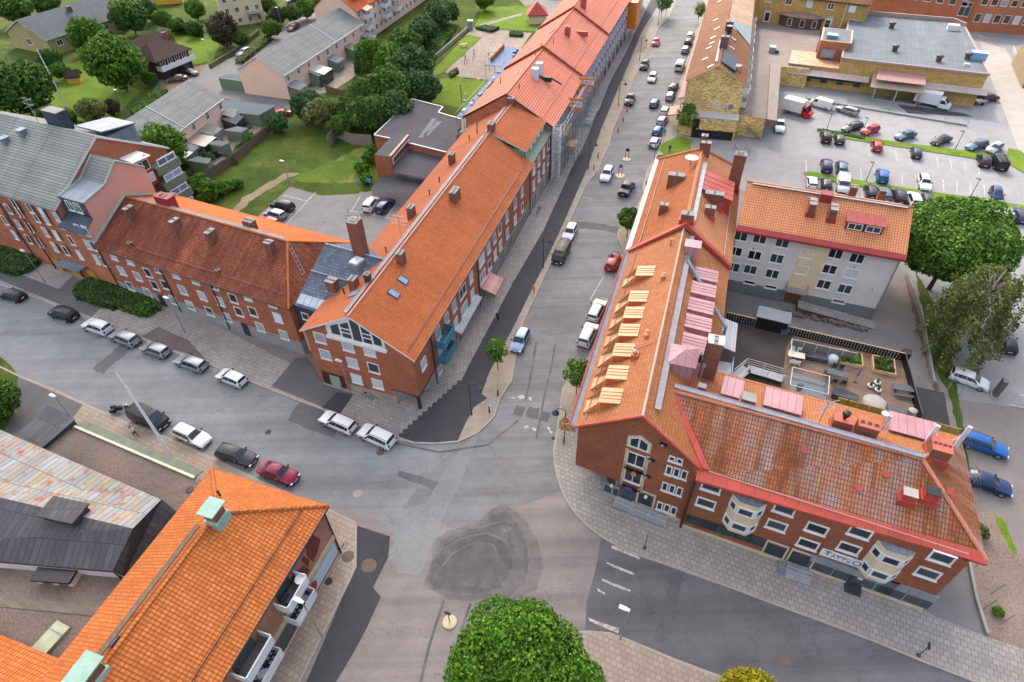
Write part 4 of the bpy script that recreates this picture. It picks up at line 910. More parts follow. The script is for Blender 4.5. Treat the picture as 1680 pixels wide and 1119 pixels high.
# --- E: flat gravel roofed hall with sheet metal mansard
bE=empty('assembly_hall',P(200,840),'flat roofed hall with a gravel roof and a rusty and black sheet metal attic','building')
zE=4.2
q=[P(125,699,zE),P(322,783,zE),P(360,800,zE),fD.p(-4,12.0,zE),fD.p(-30,12.2,zE),fD.p(-40,34,zE),P(-260,1050,zE),P(-200,840,zE),P(18,721,zE)]
b=MB();b.h=SD;b.prism([(p.x,p.y) for p in q],0,zE,0,1);b.build('flat_roof',[gravel_roof,plaster_light],bE)
b=MB();a,c=P(125,699,zE),P(322,783,zE);f=Fr(a,math.degrees(math.atan2(c.y-a.y,c.x-a.x)));L=(c-a).length
b.box(f,0,L,-.28,-.02,zE-.1,zE+.22,1);b.slab([f.p(0,0,zE+.12),f.p(L,0,zE+.12),f.p(L,.95,zE-.1),f.p(0,.95,zE-.1)],.12,0,0)
b.build('copper_edge',[flat('worn_copper',S(104,114,90),.7,var=.25),flat('cream_edge',S(206,206,178))],bE)
m7=[P(0,816,7.2),P(218,867,7.2)];d7=(m7[1]-m7[0]);A7=m7[0]-d7*1.2
hi=[A7,m7[1]];dd=P(265,819,5.7)-P(66,733,5.7);up=[P(66,733,5.7)-dd*.65,P(265,819,5.7)];dl=P(184,938,5.6)-P(0,922,5.6);lo=[P(0,922,5.6)-dl*1.2,P(184,938,5.6)]
b=MB();b.h=SD
b.slab([hi[0],hi[1],up[1],up[0]],.2,0,2);b.slab([lo[0],lo[1],hi[1],hi[0]],.2,1,2)
rb=[P(290,840,4.25),P(200,953,4.25)]
b.face([rb[1],rb[0],up[1],hi[1]],1);b.face([lo[1],rb[1],hi[1]],1)
b.face([up[0],up[1],rb[0],Vector((up[0].x-2,up[0].y+1,4.25))],1)
b.build('attic_roof',[rust_sheet,black_sheet,dark_trim],bE)
b=MB();l0,l1=lo[0]+Vector((0,.03,-.05)),Vector((lo[1].x-.1,lo[1].y+.03,5.55));b.face([Vector((l0.x,l0.y,zE)),Vector((l1.x+1,l1.y,zE)),l1,l0]);b.build('attic_wall',white,bE)
p=P(110,845,7.0);f=Fr(p,-14);b=MB();b.box(f,-1.7,1.7,-.8,.9,6.2,7.7);b.box(f,-1.9,1.9,-1.0,1.1,7.703,7.85);b.build('roof_box',black_sheet,bE)
p=P(98,942,4.6);f=Fr(p,-6);b=MB();b.box(f,-1.7,-1.2,-.8,1.4,4.2,5.0,1);b.box(f,1.2,1.7,-.8,1.4,4.2,5.0,1);b.box(f,-.25,.25,-.8,1.4,4.2,5.0,1);b.box(f,-1.8,1.8,-1.0,1.5,5.0,5.25,0);b.build('roof_cowl',[black,plaster_light],bE)
p=P(78,1055,4.3);f=Fr(p,66);b=MB();b.box(f,-1.6,1.6,-.75,.75,4.2,4.5);b.box(f,-1.0,-.95,-.7,.7,4.5,4.6);b.box(f,.9,.95,-.7,.7,4.5,4.6);b.build('roof_hatch',flat('sage_sheet',S(178,182,150),.6),bE)
b=MB();b.h=SD;a,c=P(-60,980,4.26),P(172,1003,4.26);f=Fr(a,math.degrees(math.atan2(c.y-a.y,c.x-a.x)));b.box(f,0,(c-a).length,-.45,.45,zE+.01,zE+.06);b.build('plank_path',masonry('grey_planks',S(132,122,108),S(116,108,96),S(90,84,76),w=4,h=.2),bE)
p=P(311,803,4.25);b=MB();b.lathe((p.x,p.y,zE),[(.32,0),(.32,.03),(.4,.06),(.28,.08)],14);b.build('roof_drain',black,bE)
# entrance pavilion with black sheet roof
bE2=empty('entrance_pavilion',P(60,720),'small black sheet roofed entrance pavilion at the end of the gravel roof','building')
z=5.2;q=[P(78,665,z),P(122,685,z),P(66,733,z-.3),P(17,720,z-.3)]
b=MB();b.h=q[1]-q[0];b.slab(q[::-1],.25,0,1);b.build('roof',[black_sheet,flat('pale_edge',S(196,200,178))],bE2)
b=MB();qq=[Vector((p.x,p.y,0)) for p in q];ce=sum(qq,Vector())/4;b.prism([(p.lerp(ce,.06).x,p.lerp(ce,.06).y) for p in qq],0,4.85);b.build('wall',zinc_dark,bE2)

# ---------------------------------------------------------------- east side of the main street
FA=71.0;fF=Fr((6.3,38.0),FA);F0=(6.19,37.67);FG=-27.5
bF=thing('brick_apartment_house',fF,0,-5,'brown brick corner house with two rows of sheet metal dormers in its orange roof','building','brick houses along the main street')
gF=Gable(fF,-2.06,29.8,-11.6,0,9.35,13.75,over=.55,verge=.22,vr=-5.75,sk=1.72)
gF.roof(bF,tile_f,red_metal,.24,ridge=flat('whitened_ridge',S(206,176,154),.85),matb=tile_f)
b=MB();b.h=fF.U
def cF(u,v,z): return fF.p(u-.35+1.71*v/11.6*max(0,1-u/10),v,z)
b.face([cF(0,-11.45,0),cF(0,-11.45,9.2),cF(0,-5.75,13.45),cF(0,0,9.2),cF(0,0,2.75),cF(0,-4.6,2.75),cF(0,-4.6,0)][::-1],0)
b.face([cF(0,0,2.75),cF(0,0,9.2),fF.p(29.7,0,9.2),fF.p(29.7,0,2.75)][::-1],0)
b.face([fF.p(29.7,-11.45,0),cF(0,-11.45,0),cF(0,-11.45,9.2),fF.p(29.7,-11.45,9.2)][::-1],0)
b.face([cF(0,0,2.75),fF.p(4.4,0,2.75),cF(0,-4.6,2.75)],1)
b.build('wall',[brick_brown,grey_metal],bF)
b=MB();b.face([fF.p(4.4,0,0),cF(0,-4.6,0),cF(0,-4.6,2.75),fF.p(4.4,0,2.75)]);b.face([fF.p(4.4,0,0),fF.p(4.4,0,2.75),fF.p(29.7,0,2.75),fF.p(29.7,0,0)]);b.build('ground_floor_wall',grey_metal,bF)
fg=Fr(F0,FG)
winpx(bF,F0,FG,[(1043.5,754)],1.75,1.9,pm=glass,mull=1,fm=white);winpx(bF,F0,FG,[(1038.3,782)],1.75,1.9,pm=glass,mull=1)
for (px,py) in ((1043,760),(1037,789)): # french balconies
 u,z=PV(px,py,F0,FG);b=MB()
 b.box(fg,u-1.15,u-.9,-.12,.03,z-1.2,z+1.7,1);b.box(fg,u+.9,u+1.15,-.12,.03,z-1.2,z+1.7,1)
 arc=[fg.p(u+1.1*math.cos(t),-.08-.36*math.sin(t),z-1.0) for t in [math.pi*k/8 for k in range(9)]]
 b.face([fg.p(u-1.1,0,z-1.05)]+arc[::-1]+[fg.p(u+1.1,0,z-1.05)]);railing(b,arc,.95,0,.014,2,.5)
 b.build('french_balcony',[black,plinth],bF)
b=MB();u,z=PV(1043,766,F0,FG);b.lathe(fg.p(u,-.4,z-.9),[(.2,0),(.3,.3),(.15,.5)],8);b.build('flower_pot',flat('terracotta',S(214,120,84)),bF)
b=MB();u,z=PV(1035,791,F0,FG);b.box(fg,u-.4,u+.4,-.72,-.68,z-.4,z);b.build('cloth',purple,bF)
u,z=PV(1049,727,F0,FG);b=MB();pts=[(-1.15,-.95),(1.15,-.95),(1.15,.5),(0,1.15),(-1.15,.5)]
b.face([fg.p(u+x,-.08,z+y) for x,y in pts]);
for i in range(5): (x,y),(x2,y2)=pts[i],pts[(i+1) % 5];b.face([fg.p(u+x,.02,z+y),fg.p(u+x2,.02,z+y2),fg.p(u+x2,-.08,z+y2),fg.p(u+x,-.08,z+y)])
o=b.build('window',plinth,bF)
b=MB();b.face([fg.p(u+x*.85,-.1,z+y*.85) for x,y in pts]);b.build('frame',white,o)
for s_ in (-1,1):
 b=MB();b.face([fg.p(u+x,-.12,z+y) for x,y in ((s_*.09,-.6),(s_*.8,-.6),(s_*.8,.35),(s_*.09,.75))][::1 if s_>0 else -1]);b.build('pane',glass,o)
winpx(bF,F0,FG,[(1102.5,752.3),(1115,756.4)],.6,.75,pm=glass,mull=0,fw=.12)
winpx(bF,F0,FG,[(1097.5,771.3),(1110,775),(1122.5,779),(1090.6,798),(1102.5,802),(1114.6,806),(1082.3,829.7),(1094,833.5),(1105.3,837.6)],.6,1.35,pm=glass,mull=0,fw=.12)
for px,py in ((1089,728.7),(1068.6,753.8),(1062.5,781)):
 u,z=PV(px,py,F0,FG);b=MB();b.box(fg,u-.34,u+.34,-.14,.02,z-.15,z+.15);b.box(fg,u-.2,u,-.17,-.14,z-.13,z-.03,1);b.build('nest_box',[black,white],bF)
for px,py,wd,h,m,nm in ((1004,806,2.3,2.3,grey_metal,'shop_door'),(1033,813,2.2,2.0,shop_glass,'shop_window')):
 u,z=PV(px,py,F0,FG);b=MB();b.box(fg,u-wd/2,u+wd/2,-.08,.02,z-h/2,z+h/2);o=b.build(nm,m,bF)
 if nm=='shop_door':
  b=MB();b.box(fg,u-.8,u-.05,-.1,-.08,z-.3,z+.8);b.box(fg,u+.15,u+.6,-.1,-.08,z-.3,z+.8);b.build('pane',shop_glass,o)
u,z=PV(1058,824,F0,FG);b=MB();b.box(fg,u-.95,u-.75,-.12,.02,0,2.6,0);b.box(fg,u+.75,u+.95,-.12,.02,0,2.6,0);b.box(fg,u-.95,u+.95,-.12,.02,2.6,2.8,0);b.box(fg,u-.75,u+.75,-.03,.02,0,2.6,1);b.build('doorway',[plinth,dk_metal],bF)
b=MB();b.box(fg,6.4,11.6,-.1,.02,0,.5);b.build('plinth',plinth,bF)
for px,py in ((1005,793),(1061,811)):
 u,z=PV(px,py,F0,FG);b=MB();q=fg.p(u,-.35,z);b.lathe(q,[(.06,-.15),(.16,-.1),(.16,.12),(.06,.16)],10);b.tube([fg.p(u,0,z),q],.03,4);b.build('wall_lamp',white,bF)
# corner shop windows
b=MB();fc=Fr(fF.p(4.4,0,0),math.degrees(math.atan2(*(cF(0,-4.6,0)-fF.p(4.4,0,0)).yx)));Lc=(cF(0,-4.6,0)-fF.p(4.4,0,0)).length
for i in range(3): b.box(fc,.3+i*Lc/3.2,.2+(i+.9)*Lc/3.2,-.08,.03,.7,2.5)
b.build('shop_window',shop_glass,bF)
winrow(bF,fF.p(29,0,0),FA+180,2,26,8,6.9,1.4,1.5,pm=glass);winrow(bF,fF.p(29,0,0),FA+180,2,26,8,4.2,1.4,1.5,pm=glass);winrow(bF,fF.p(29,0,0),FA+180,1,22,6,1.4,2.2,1.7,fm=dk_metal,pm=shop_glass,sill=False)
b=MB();b.h=fF.U;b.slab([fF.p(-.4,.35,9.1),fF.p(29.8,.35,9.1),fF.p(29.8,.85,8.95),fF.p(-.4,.85,8.95)][::-1],.12,0,1);b.tube([fF.p(-.5,.93,9.0),fF.p(29.8,.93,9.0)],.1,6,1);b.build('eaves_gutter',[flat('pale_blue_sheet',S(134,142,154),.85,.1),red_metal],bF)
b=MB();b.tube([gF.F0,gF.R0,gF.B0],.14,6);b.build('verge_flashing',red_metal,bF)
snow_rail(bF,gF,0,29.5,-.55,rail_m,.22)
ridge_walk(bF,gF,.3,29,-1.15,.3,.5,rail_m)
def dormer(par,g,f,u,v,d,w,back,rf,zt,dz,nm='dormer',front=None):
 """shed dormer: flat sheet roof running back into the slope; v is the position of its front"""
 s=1 if back else -1;n=v-s*d
 za=g.on(u,v).z;zb=g.on(u,n).z
 zf=za+zt;zk=max(zb+dz,zf+.15)
 b=MB();b.h=f.U
 top=[f.p(u-w/2-.1,v+s*.15,zf),f.p(u+w/2+.1,v+s*.15,zf),f.p(u+w/2+.1,n,zk),f.p(u-w/2-.1,n,zk)]
 b.slab(top if s<0 else top[::-1],.1,0,0)
 for x in (-w/2,w/2): q=[f.p(u+x,v,za-.3),f.p(u+x,n,zb-.3),f.p(u+x,n,zk-.12),f.p(u+x,v,zf-.1)];b.face(q if (x>0) != (s>0) else q[::-1],1)
 q=[f.p(u-w/2,v,za-.3),f.p(u+w/2,v,za-.3),f.p(u+w/2,v,zf-.1),f.p(u-w/2,v,zf-.1)];b.face(q if s<0 else q[::-1],1)
 for k in range(1,4): x=-w/2+w*k/4;b.tube([f.p(u+x,v+s*.1,zf+.03),f.p(u+x,n,zk+.03)],.03,4,1)
 o=b.build(nm,[rf,front or red_metal],par)
 b=MB();q=[f.p(u-w/2+.15,v+s*.03,za+.15),f.p(u+w/2-.15,v+s*.03,za+.15),f.p(u+w/2-.15,v+s*.03,zf-.25),f.p(u-w/2+.15,v+s*.03,zf-.25)]
 b.face(q if s<0 else q[::-1]);b.build('pane',glass,o);return o
terr=flat('bright_orange_sheet',S(226,118,66),.5)
for px,py in ((1000,642),(1011,604),(1020,567),(1027,534),(1033,505),(1038,478),(1053,437),(1044.5,481)):
 if (px,py)==(1044.5,481): continue
 p=P(px,py,12.4);u,v=fF.uv(p)
 dormer(bF,gF,fF,u,-1.6,1.9,1.75,True,peach_metal,1.1,.1,front=terr)
 b=MB();b.h=fF.U
 za,zc=gF.on(u,-1.55).z,gF.on(u,-.1).z
 b.slab([fF.p(u-.9,-1.5,za+.08),fF.p(u-.9,-.1,zc+.06),fF.p(u+.9,-.1,zc+.06),fF.p(u+.9,-1.5,za+.08)],.08,0,0)
 for x in (-.95,.95): q=[fF.p(u+x,-1.55,za-.1),fF.p(u+x,-.1,zc-.1),fF.p(u+x,-.1,zc+.15),fF.p(u+x,-1.55,za+1.1)];b.face(q,0);b.face(q[::-1],0)
 b.build('dormer_apron',peach_metal,bF)
for px,py in ((1168,450),(1163,474),(1157,501),(1153,529),(1146,560),(1141,584)):
 p=P(px,py,12.3);u,v=fF.uv(p);dormer(bF,gF,fF,u,-10.5,2.6,2.0,False,pink_metal,1.9,.15,front=pink_metal)
p=P(1080+30,585,13);u,v=fF.uv(p);b=MB();f=Fr(fF.p(u,-8.3,0),FA)
b.box(f,-1.2,1.2,-1.1,1.1,10.5,13.3);c=[f.p(x,y,13.3) for x,y in ((-1.45,-1.35),(1.45,-1.35),(1.45,1.35),(-1.45,1.35))]
for i in range(4): b.face([c[i],c[(i+1) % 4],f.p(0,0,14.1)])
b.face(c[::-1]);b.build('lift_tower',pink_metal,bF)
p=gF.on(25.8,-7.2);f=Fr(p,FA);b=MB();b.box(f,-.7,.7,-.8,.8,p.z-1,p.z+1.5);b.box(f,-.8,.8,-.95,.95,p.z+1.5,p.z+1.65);b.build('chimney',pink_metal,bF)
p=gF.on(9.2,-11.0);chimney(bF,p,FA,1.3,1.5,5.0,brick_cap,flat('pale_cap',S(216,210,204)),2,base=red_metal)
b=MB()
for x in (.85,1.1,1.35): b.tube([fF.p(9.2+x-2.0,-10.2,9.5),fF.p(9.2+x-2.0,-10.2,15.2)],.05,5)
b.box(fF,8.4,8.9,-10.1,-9.8,12.2,13.2);b.build('flue_pipes',dk_metal,bF)
b=MB();q0=gF.on(23.6,-6.9)+Vector((0,0,.55));q1=gF.on(17.5,-12.4)+Vector((0,0,.9));b.tube([q0+fF.U*.2+Vector((0,0,.3)),q0,q1,q1-Vector((0,0,1.0))],.2,8);b.build('duct',flat('blue_grey_duct',S(150,162,178),.4,metal=.3),bF,smooth=40)
for px,py in ((1088,455),(1086,459),(1061,549),(1059,555)):
 vent_pipes(bF,gF,[(px,py)],.5,flat('peach_vent',S(230,150,110)) if 'peach_vent' not in MATS else MATS['peach_vent'],True,.14)
vent_pipes(bF,gF,[(1100,402)],.8,MATS['peach_vent'],True,.12)
p=gF.at(1041,586,True);f=Fr(p,FA);b=MB();b.box(f,-.4,.4,-.35,.35,p.z-.5,p.z+.6);b.lathe((p.x,p.y,p.z+.6),[(.25,0),(.25,.25),(.05,.35)],10,1);b.build('roof_vent',[terr,grey_metal],bF)
b=MB();q0,q1=gF.on(8.6,-3.4),gF.on(8.9,-5.5)
for k in (-.2,.2): b.tube([q0+fF.U*k+Vector((0,0,.15)),q1+fF.U*k+Vector((0,0,.15))],.035,4)
for k in range(8): q=q0.lerp(q1,k/7)+Vector((0,0,.15));b.tube([q-fF.U*.2,q+fF.U*.2],.03,4)
b.build('roof_ladder',MATS['peach_vent'],bF)
# ramp with railing at the shop door
bR=empty('entrance_ramp',P(1010,835),'metal ramp with white railings in front of the shop door under the brown gable','ramp')
b=MB();b.box(fg,4.9,10.0,-1.5,-.15,.12,.45);b.build('ramp_deck',grey_metal,bR)
b=MB()
for v in (-1.5,-.95): railing(b,[fg.p(4.9,v,.4),fg.p(10.2,v,.3)],1.0,0,.035,4,1.7)
b.build('railing',flat('pale_rail',S(208,210,212),.4),bR)
for i,px in enumerate(((978,805),(985,818),(968,795))):
 pass
# --- F2
bF2=thing('brick_apartment_house',fF,32,-5,'house with a lumpy orange tile roof between the dormer house and the car park','building','brick houses along the main street')
gF2=Gable(fF,29.9,55.5,-11.8,0,9.5,14.3,over=.55,verge=0,vr=-5.9,hip1=5.6)
gF2.roof(bF2,tile_i,red_metal,.24,matb=tile_f2,ridge=tile_i,ridge_w=.4)
gF2.walls(bF2,plaster_grey)
b=MB();b.h=fF.U
for a,c in ((gF2.F0,gF2.R0),(gF2.R0,gF2.B0)):
 b.slab([a-fF.U*.5+Vector((0,0,.3)),a+fF.U*.2+Vector((0,0,.3)),c+fF.U*.2+Vector((0,0,.3)),c-fF.U*.5+Vector((0,0,.3))][::1 if a is gF2.F0 else 1],.5)
b.build('fire_wall_cap',red_metal,bF2)
b=MB();b.h=fF.U;b.slab([fF.p(30,.35,9.25),fF.p(56,.35,9.25),fF.p(56,1.0,9.05),fF.p(30,1.0,9.05)][::-1],.12);b.build('eaves_gutter',flat('dull_sheet',S(160,160,156),.4),bF2)
snow_rail(bF2,gF2,30.5,54,-.6,grey_metal,.22);snow_rail(bF2,gF2,31,48,-11.2,white,.2)
ridge_walk(bF2,gF2,31.5,47,-.8,.25,.5,flat('steel_walk',S(150,156,164),.4))
onroof(bF2,gF2,[(1108,300,1.0,2.2,1.3,True),(1088,348,.8,1.1,1.2,True)],FA)
onroof(bF2,gF2,[(1169,333,1.0,2.4,1.5),(1163,354,.8,1.3,1.3)],FA,base=red_metal)
chimney(bF2,gF2.R0+fF.U*.9,FA,1.0,1.5,.9,base=red_metal);chimney(bF2,gF2.R1-fF.U*.6-fF.V*.4,FA,.8,1.4,1.3);chimney(bF2,gF2.R1+fF.U*1.2,FA,.9,.9,1.5)
p=gF2.on(48.5,-11.2);chimney(bF2,p,FA,1.4,1.6,5.2,brick_cap,concrete,1,base=red_metal);b=MB();railing(b,[p+Vector((x,y,5.3)) for x,y in ((-.8,-.8),(.8,-.8),(.8,.8),(-.8,.8),(-.8,-.8))],1.0,0,.03,2,.8);b.build('chimney_rail',dk_metal,bF2)
dormer(bF2,gF2,fF,42.5,-11.0,4.5,5.0,False,red_metal,2.4,.1,'roof_bay')
p=gF2.at(1132,274,True);b=MB();b.tube([p,p+Vector((0,0,1.2))],.05,5);b.build('dish_mast',grey_metal,bF2)
b=MB();q=p+Vector((0,0,1.3));b.lathe(q,[(.1,-.25),(.7,-.08),(.95,.14),(.9,.18),(.2,0)],18);o=b.build('satellite_dish',flat('pale_dish',S(216,212,210),.5),bF2,smooth=40)

# --- G: tattoo shop wing
GA=-24.5;fGw=Fr((35.73,23.0),GA);G0=(35.73,23.0)
bG=thing('shop_house',fGw,-10,0,'brown brick house with a moss mottled tile roof, bay windows and a tattoo sign','building')
gGr=Gable(fGw,-27,0,0,13.3,9.0,12.0,over=.55,verge=0,hip1=4.9,vr=6.55)
gGr.F1=P(1619,921,8.95);fl=P(1146,782,8.95);gGr.F0=fl+(fl-gGr.F1).normalized()*.2;gGr.R1=P(1512,752,12.0);gGr.R0=P(1098,640,12.0);gGr.B0=fGw.p(-27.5,14,8.6)
gGr.roof(bG,tile_g,red_metal,.3,matb=tile_f,ridge=flat('salmon_ridge',S(206,132,104),.8),ridge_w=.3)
gGr.u0=-21.55;gGr.hip0=1;gGr.walls(bG,brick_brown,base=plinth,zb=.55,cut=.5);gGr.u0=-27;gGr.hip0=0
b=MB();a,c=gGr.F0+Vector((0,0,.05)),gGr.F1+Vector((0,0,.05));d=(c-a).normalized();nn=Vector((d.y,-d.x,0))
b.h=d;b.slab([a+nn*.45+Vector((0,0,-.05)),c+nn*.3+Vector((0,0,-.05)),c-nn*.55+Vector((0,0,.3)),a-nn*.55+Vector((0,0,.3))],.25);b.build('eaves_flashing',red_metal,bG)
b=MB();q0,q1=gGr.R0-fGw.U*.3,P(1150,768,9.5);d=fGw.U*.55;b.slab([q1-d,q1+d,q0+d,q0-d],.1);b.slab([x+Vector((0,0,.12)) for x in (q1+d*.2,q1+d*1.5,q0+d*1.5,q0+d*.2)],.1);b.build('valley_flashing',red_metal,bG)
GW=dict(pm=glass,mull=0,fw=.14,depth=.1)
winpx(bG,G0,GA,[(1167,798.6),(1287,835),(1340,867),(1158,825),(1274,861.5),(1325.5,892),(1411,873),(1393,898.6),(1545,914.6),(1522,940)],1.75,1.35,**GW)
def bay(px,py):
 u,z=PV(px,py,G0,GA);b=MB();b.h=fGw.U
 pl=[(-1.45,0),(-.78,-.72),(.78,-.72),(1.45,0)];q=[fGw.p(u+x,y,0) for x,y in pl]
 b.prism([(p.x,p.y) for p in q],3.2,8.0,1,0,True);o=b.build('bay_window',[cream_board,zinc],bG)
 for zz in (6.75,4.25):
  for i in range(3):
   p0,p1=q[i],q[i+1];L=(p1-p0).length;an=math.degrees(math.atan2(p1.y-p0.y,p1.x-p0.x))
   window(o,p0,an,L/2,zz,L-.02,1.2,pm=glass,mull=0,fw=.2,depth=.06,sill=False)
bay(1226,828);bay(1469,899)
winpx(bG,G0,GA,[(1138.7,853.6),(1165,862),(1191,870.7),(1218,879),(1245.4,887.8)],1.5,1.35,fm=dk_metal,pm=shop_glass,mull=0,sill=False,fw=.06)
for px,py,wd in ((1271,903,1.7),(1312,920,1.9)):
 u,z=PV(px,py,G0,GA);b=MB();b.box(fGw,u-wd/2-.15,u-wd/2,-.12,.02,0,2.6);b.box(fGw,u+wd/2,u+wd/2+.15,-.12,.02,0,2.6);b.box(fGw,u-wd/2-.15,u+wd/2+.15,-.12,.02,2.6,2.8);b.box(fGw,u-wd/2,u+wd/2,-.03,.02,0,2.6,1);b.build('doorway',[plinth,dk_metal],bG)
sh=[]
for px,py,wd in ((1369,932,4.3),(1441,952,2.9),(1489,971,4.2)):
 u,z=PV(px,py,G0,GA);b=MB();b.box(fGw,u-wd/2,u+wd/2,-.1,.02,.7,2.95);o=b.build('shop_window',shop_glass,bG)
 b=MB();b.box(fGw,u-wd/2,u+wd/2,-.13,-.1,2.0,2.9);b.build('blind_panel',flat('grey_film',S(150,152,152),.5) if 'grey_film' not in MATS else MATS['grey_film'],o)
 b=MB();b.box(fGw,u-wd/2-.05,u+wd/2+.05,-.16,.02,2.92,3.0);b.box(fGw,u-.04,u+.04,-.16,-.1,.7,2.95);b.build('window_bar',grey_metal,o)
u,z=PV(1407,950,G0,GA);b=MB();b.box(fGw,u-.65,u+.65,-.1,.02,.15,2.95);o=b.build('shop_door',dk_metal,bG);b=MB();b.box(fGw,u-.5,u+.5,-.12,-.1,.8,2.3);b.build('pane',shop_glass,o);b=MB();b.box(fGw,u-.1,u+.3,-.14,-.12,1.7,1.95);b.build('door_notice',white,o)
b=MB();b.box(fGw,u-.7,u+.7,-.9,-.12,.02,.2);b.box(fGw,u-.7,u+.7,-.55,-.12,.2,.38);b.build('door_steps',dk_metal,bG)
u,z=PV(1381.5,913.5,G0,GA)
bS=empty('shop_sign',fGw.p(u,-.15,z),'white board with dark TATToO lettering on the brick wall above the shop window','sign')
b=MB();b.box(fGw,u-1.75,u+1.75,-.2,-.1,z-.52,z+.52);b.build('sign_board',white,bS)
ink=flat('sign_ink',S(40,34,44),.6,var=0)
for ch,du,dz,sz in (('T',-1.2,.1,.95),('A',-.68,-.08,.55),('T',-.28,-.08,.6),('T',.13,-.08,.6),('o',.55,-.1,.62),('O',1.2,-.02,.95)): text_obj('letter',ch,bS,G0,GA,u+du,z+dz,sz,ink,off=.21)
b=MB();b.box(fGw,u-.75,u+.75,-.215,-.2,z+.2,z+.25);b.build('letter_bar',ink,bS)
b=MB()
for x in (-1.0,1.0): b.tube([fGw.p(u+x,-.1,z+.6),fGw.p(u+x,-.4,z+.75)],.04,5)
b.build('sign_lamp',white,bS)
pipe(bG,fGw.p(-21.4,-.15,0),0,8.8,.12,dark_trim);pipe(bG,fGw.p(.05,.2,0),0,8.4,.09,dark_trim)
snow_rail(bG,gGr,-20.5,-.2,.45,flat('pale_guard',S(214,180,160)),.14)
ridge_walk(bG,gGr,-25.4,-4.2,.15,.3,.5,rail_m)
for px,py,w_,d_,h_,fl_ in ((1378,700,1.6,1.0,1.1,0),(1417,712,1.7,1.1,1.4,3),(1535,745,1.5,1.6,1.3,4),(1225,663,1.2,1.0,1.0,0),(1150,641,.7,.6,.7,0)):
 p=gGr.at(px,py,True);chimney(bG,p,GA,w_,d_,h_,brick_cap,MATS['coral_ridge0'] if px>1370 else concrete,fl_,base=red_metal)
p=gGr.at(1378,700,True);b=MB();b.lathe((p.x,p.y,p.z+1.1),[(.15,0),(.2,.5),(.34,.55),(.34,.9),(.12,1.0)],12);b.build('chimney_cowl',black,bG,smooth=40)
for px,py in ((1487,818),(1524,816)):
 p=gGr.at(px,py);chimney(bG,p,GA,1.05,.85,.9,red_metal,flat('bucket_lid',S(178,172,164)) if px<1500 else black,0,base=red_metal)
b=MB();p=gGr.at(1540,735,True)
for x,y in ((-1.2,-.3),(1.3,.6)):
 q=p+fGw.U*x+fGw.V*y;f=Fr(q,GA-8);b.box(f,-.17,.17,-.12,.12,q.z+.2,q.z+2.9)
b.build('panel_antenna',flat('antenna_white',S(222,224,222),.5),bG)
b=MB();p=gGr.at(1440,714,True);q=p+Vector((0,0,.2));b.tube([q,q+Vector((0,0,2.8))],.05,6);f=Fr(q,20);b.box(f,.1,.35,-.1,.1,q.z+.4,q.z+2.4);b.lathe((q.x-.3,q.y+.2,q.z+2.4),[(.05,0),(.32,.1),(.32,.22)],12);b.build('panel_antenna',MATS['antenna_white'],bG)
for px,py in ((1319,739),(1453,779),(1409,801),(1558,806)):
 roof_window(bG,gGr,px,py,.45,.55,False,red_metal,red_metal)
b=MB();p=gGr.at(1340,700,True);b.tube([p,p+Vector((0,0,3.5))],.04,5)
for k in range(3): b.tube([p+Vector((-1.1,-.3,2.2+k*.5)),p+Vector((1.1,.3,2.2+k*.5))],.035,4)
b.tube([p+Vector((-.2,.8,3.2)),p+Vector((.2,-.8,3.2))],.03,4);b.build('roof_aerial',grey_metal,bG)
for px,py,w_ in ((1199,645,1.9),(1281,667,3.4),(1492,709,4.0)): # pink sheet roof pieces on the rear slope
 p=gGr.at(px,py,True);u,v=fGw.uv(p);b=MB();b.h=fGw.U;z0=gGr.on(u,v-1.1).z+.35;b.slab([fGw.p(u-w_/2,v-1.2,z0),fGw.p(u+w_/2,v-1.2,z0),fGw.p(u+w_/2,v+1.4,z0-.1),fGw.p(u-w_/2,v+1.4,z0-.1)],.1);b.box(fGw,u-w_/2+.05,u+w_/2-.05,v-1.0,v+1.3,9,z0-.15);b.build('rear_dormer',pink_metal,bG)
bR2=empty('entrance_stair',fGw.p(-9.2,-1.2,0),'steel stair with railings in front of a doorway left of the tattoo shop','stair')
u,z=PV(1312,920,G0,GA)
b=MB();b.box(fGw,u-1.0,u+1.0,-1.2,-.14,.12,.75);b.box(fGw,u-1.6,u-1.0,-1.2,-.3,.12,.4);b.build('stair_deck',grey_metal,bR2)
b=MB()
for k in range(4): b.tube([fGw.p(u-.9,-1.2-.12*k,.85-.15*k),fGw.p(u+1.2,-1.2-.12*k,.85-.15*k)],.05,4)
railing(b,[fGw.p(u-1.0,-1.2,.7),fGw.p(u+1.1,-1.2,.7)],.9,0,.03,2,.8);b.build('railing',MATS['pale_rail'],bR2)

# --- I: grey plastered house
IA=-22.2;fI=Fr((48.27,61.68),IA);I0=(48.27,61.68)
bI=thing('apartment_house',fI,-9,0,'grey plastered house with a clean orange tile roof and red eaves behind the terrace','building')
gI=Gable(fI,-19.4,0,0,12.2,11.0,13.9,over=.55,verge=.35)
gI.roof(bI,tile_i,red_trim,.3,ridge=tile_i);gI.walls(bI,plaster_grey,base=flat('dark_grey_plaster',S(110,112,116,1.2),.95),zb=2.0)
b=MB();b.h=fI.U;d=Vector((0,0,-.02));b.slab([gI.F0-fI.V*.35+Vector((0,0,-.2)),gI.F1-fI.V*.35+Vector((0,0,-.2)),gI.F1+fI.V*.3+Vector((0,0,.22)),gI.F0+fI.V*.3+Vector((0,0,.22))],.3);b.build('eaves_flashing',red_trim,bI)
b=MB();b.box(fI,-11.2,-8.0,-.05,.1,2.2,10.9);b.build('stair_bay',cream_board,bI)
WI=dict(mull=1,fw=.12,depth=.1,sill=True)
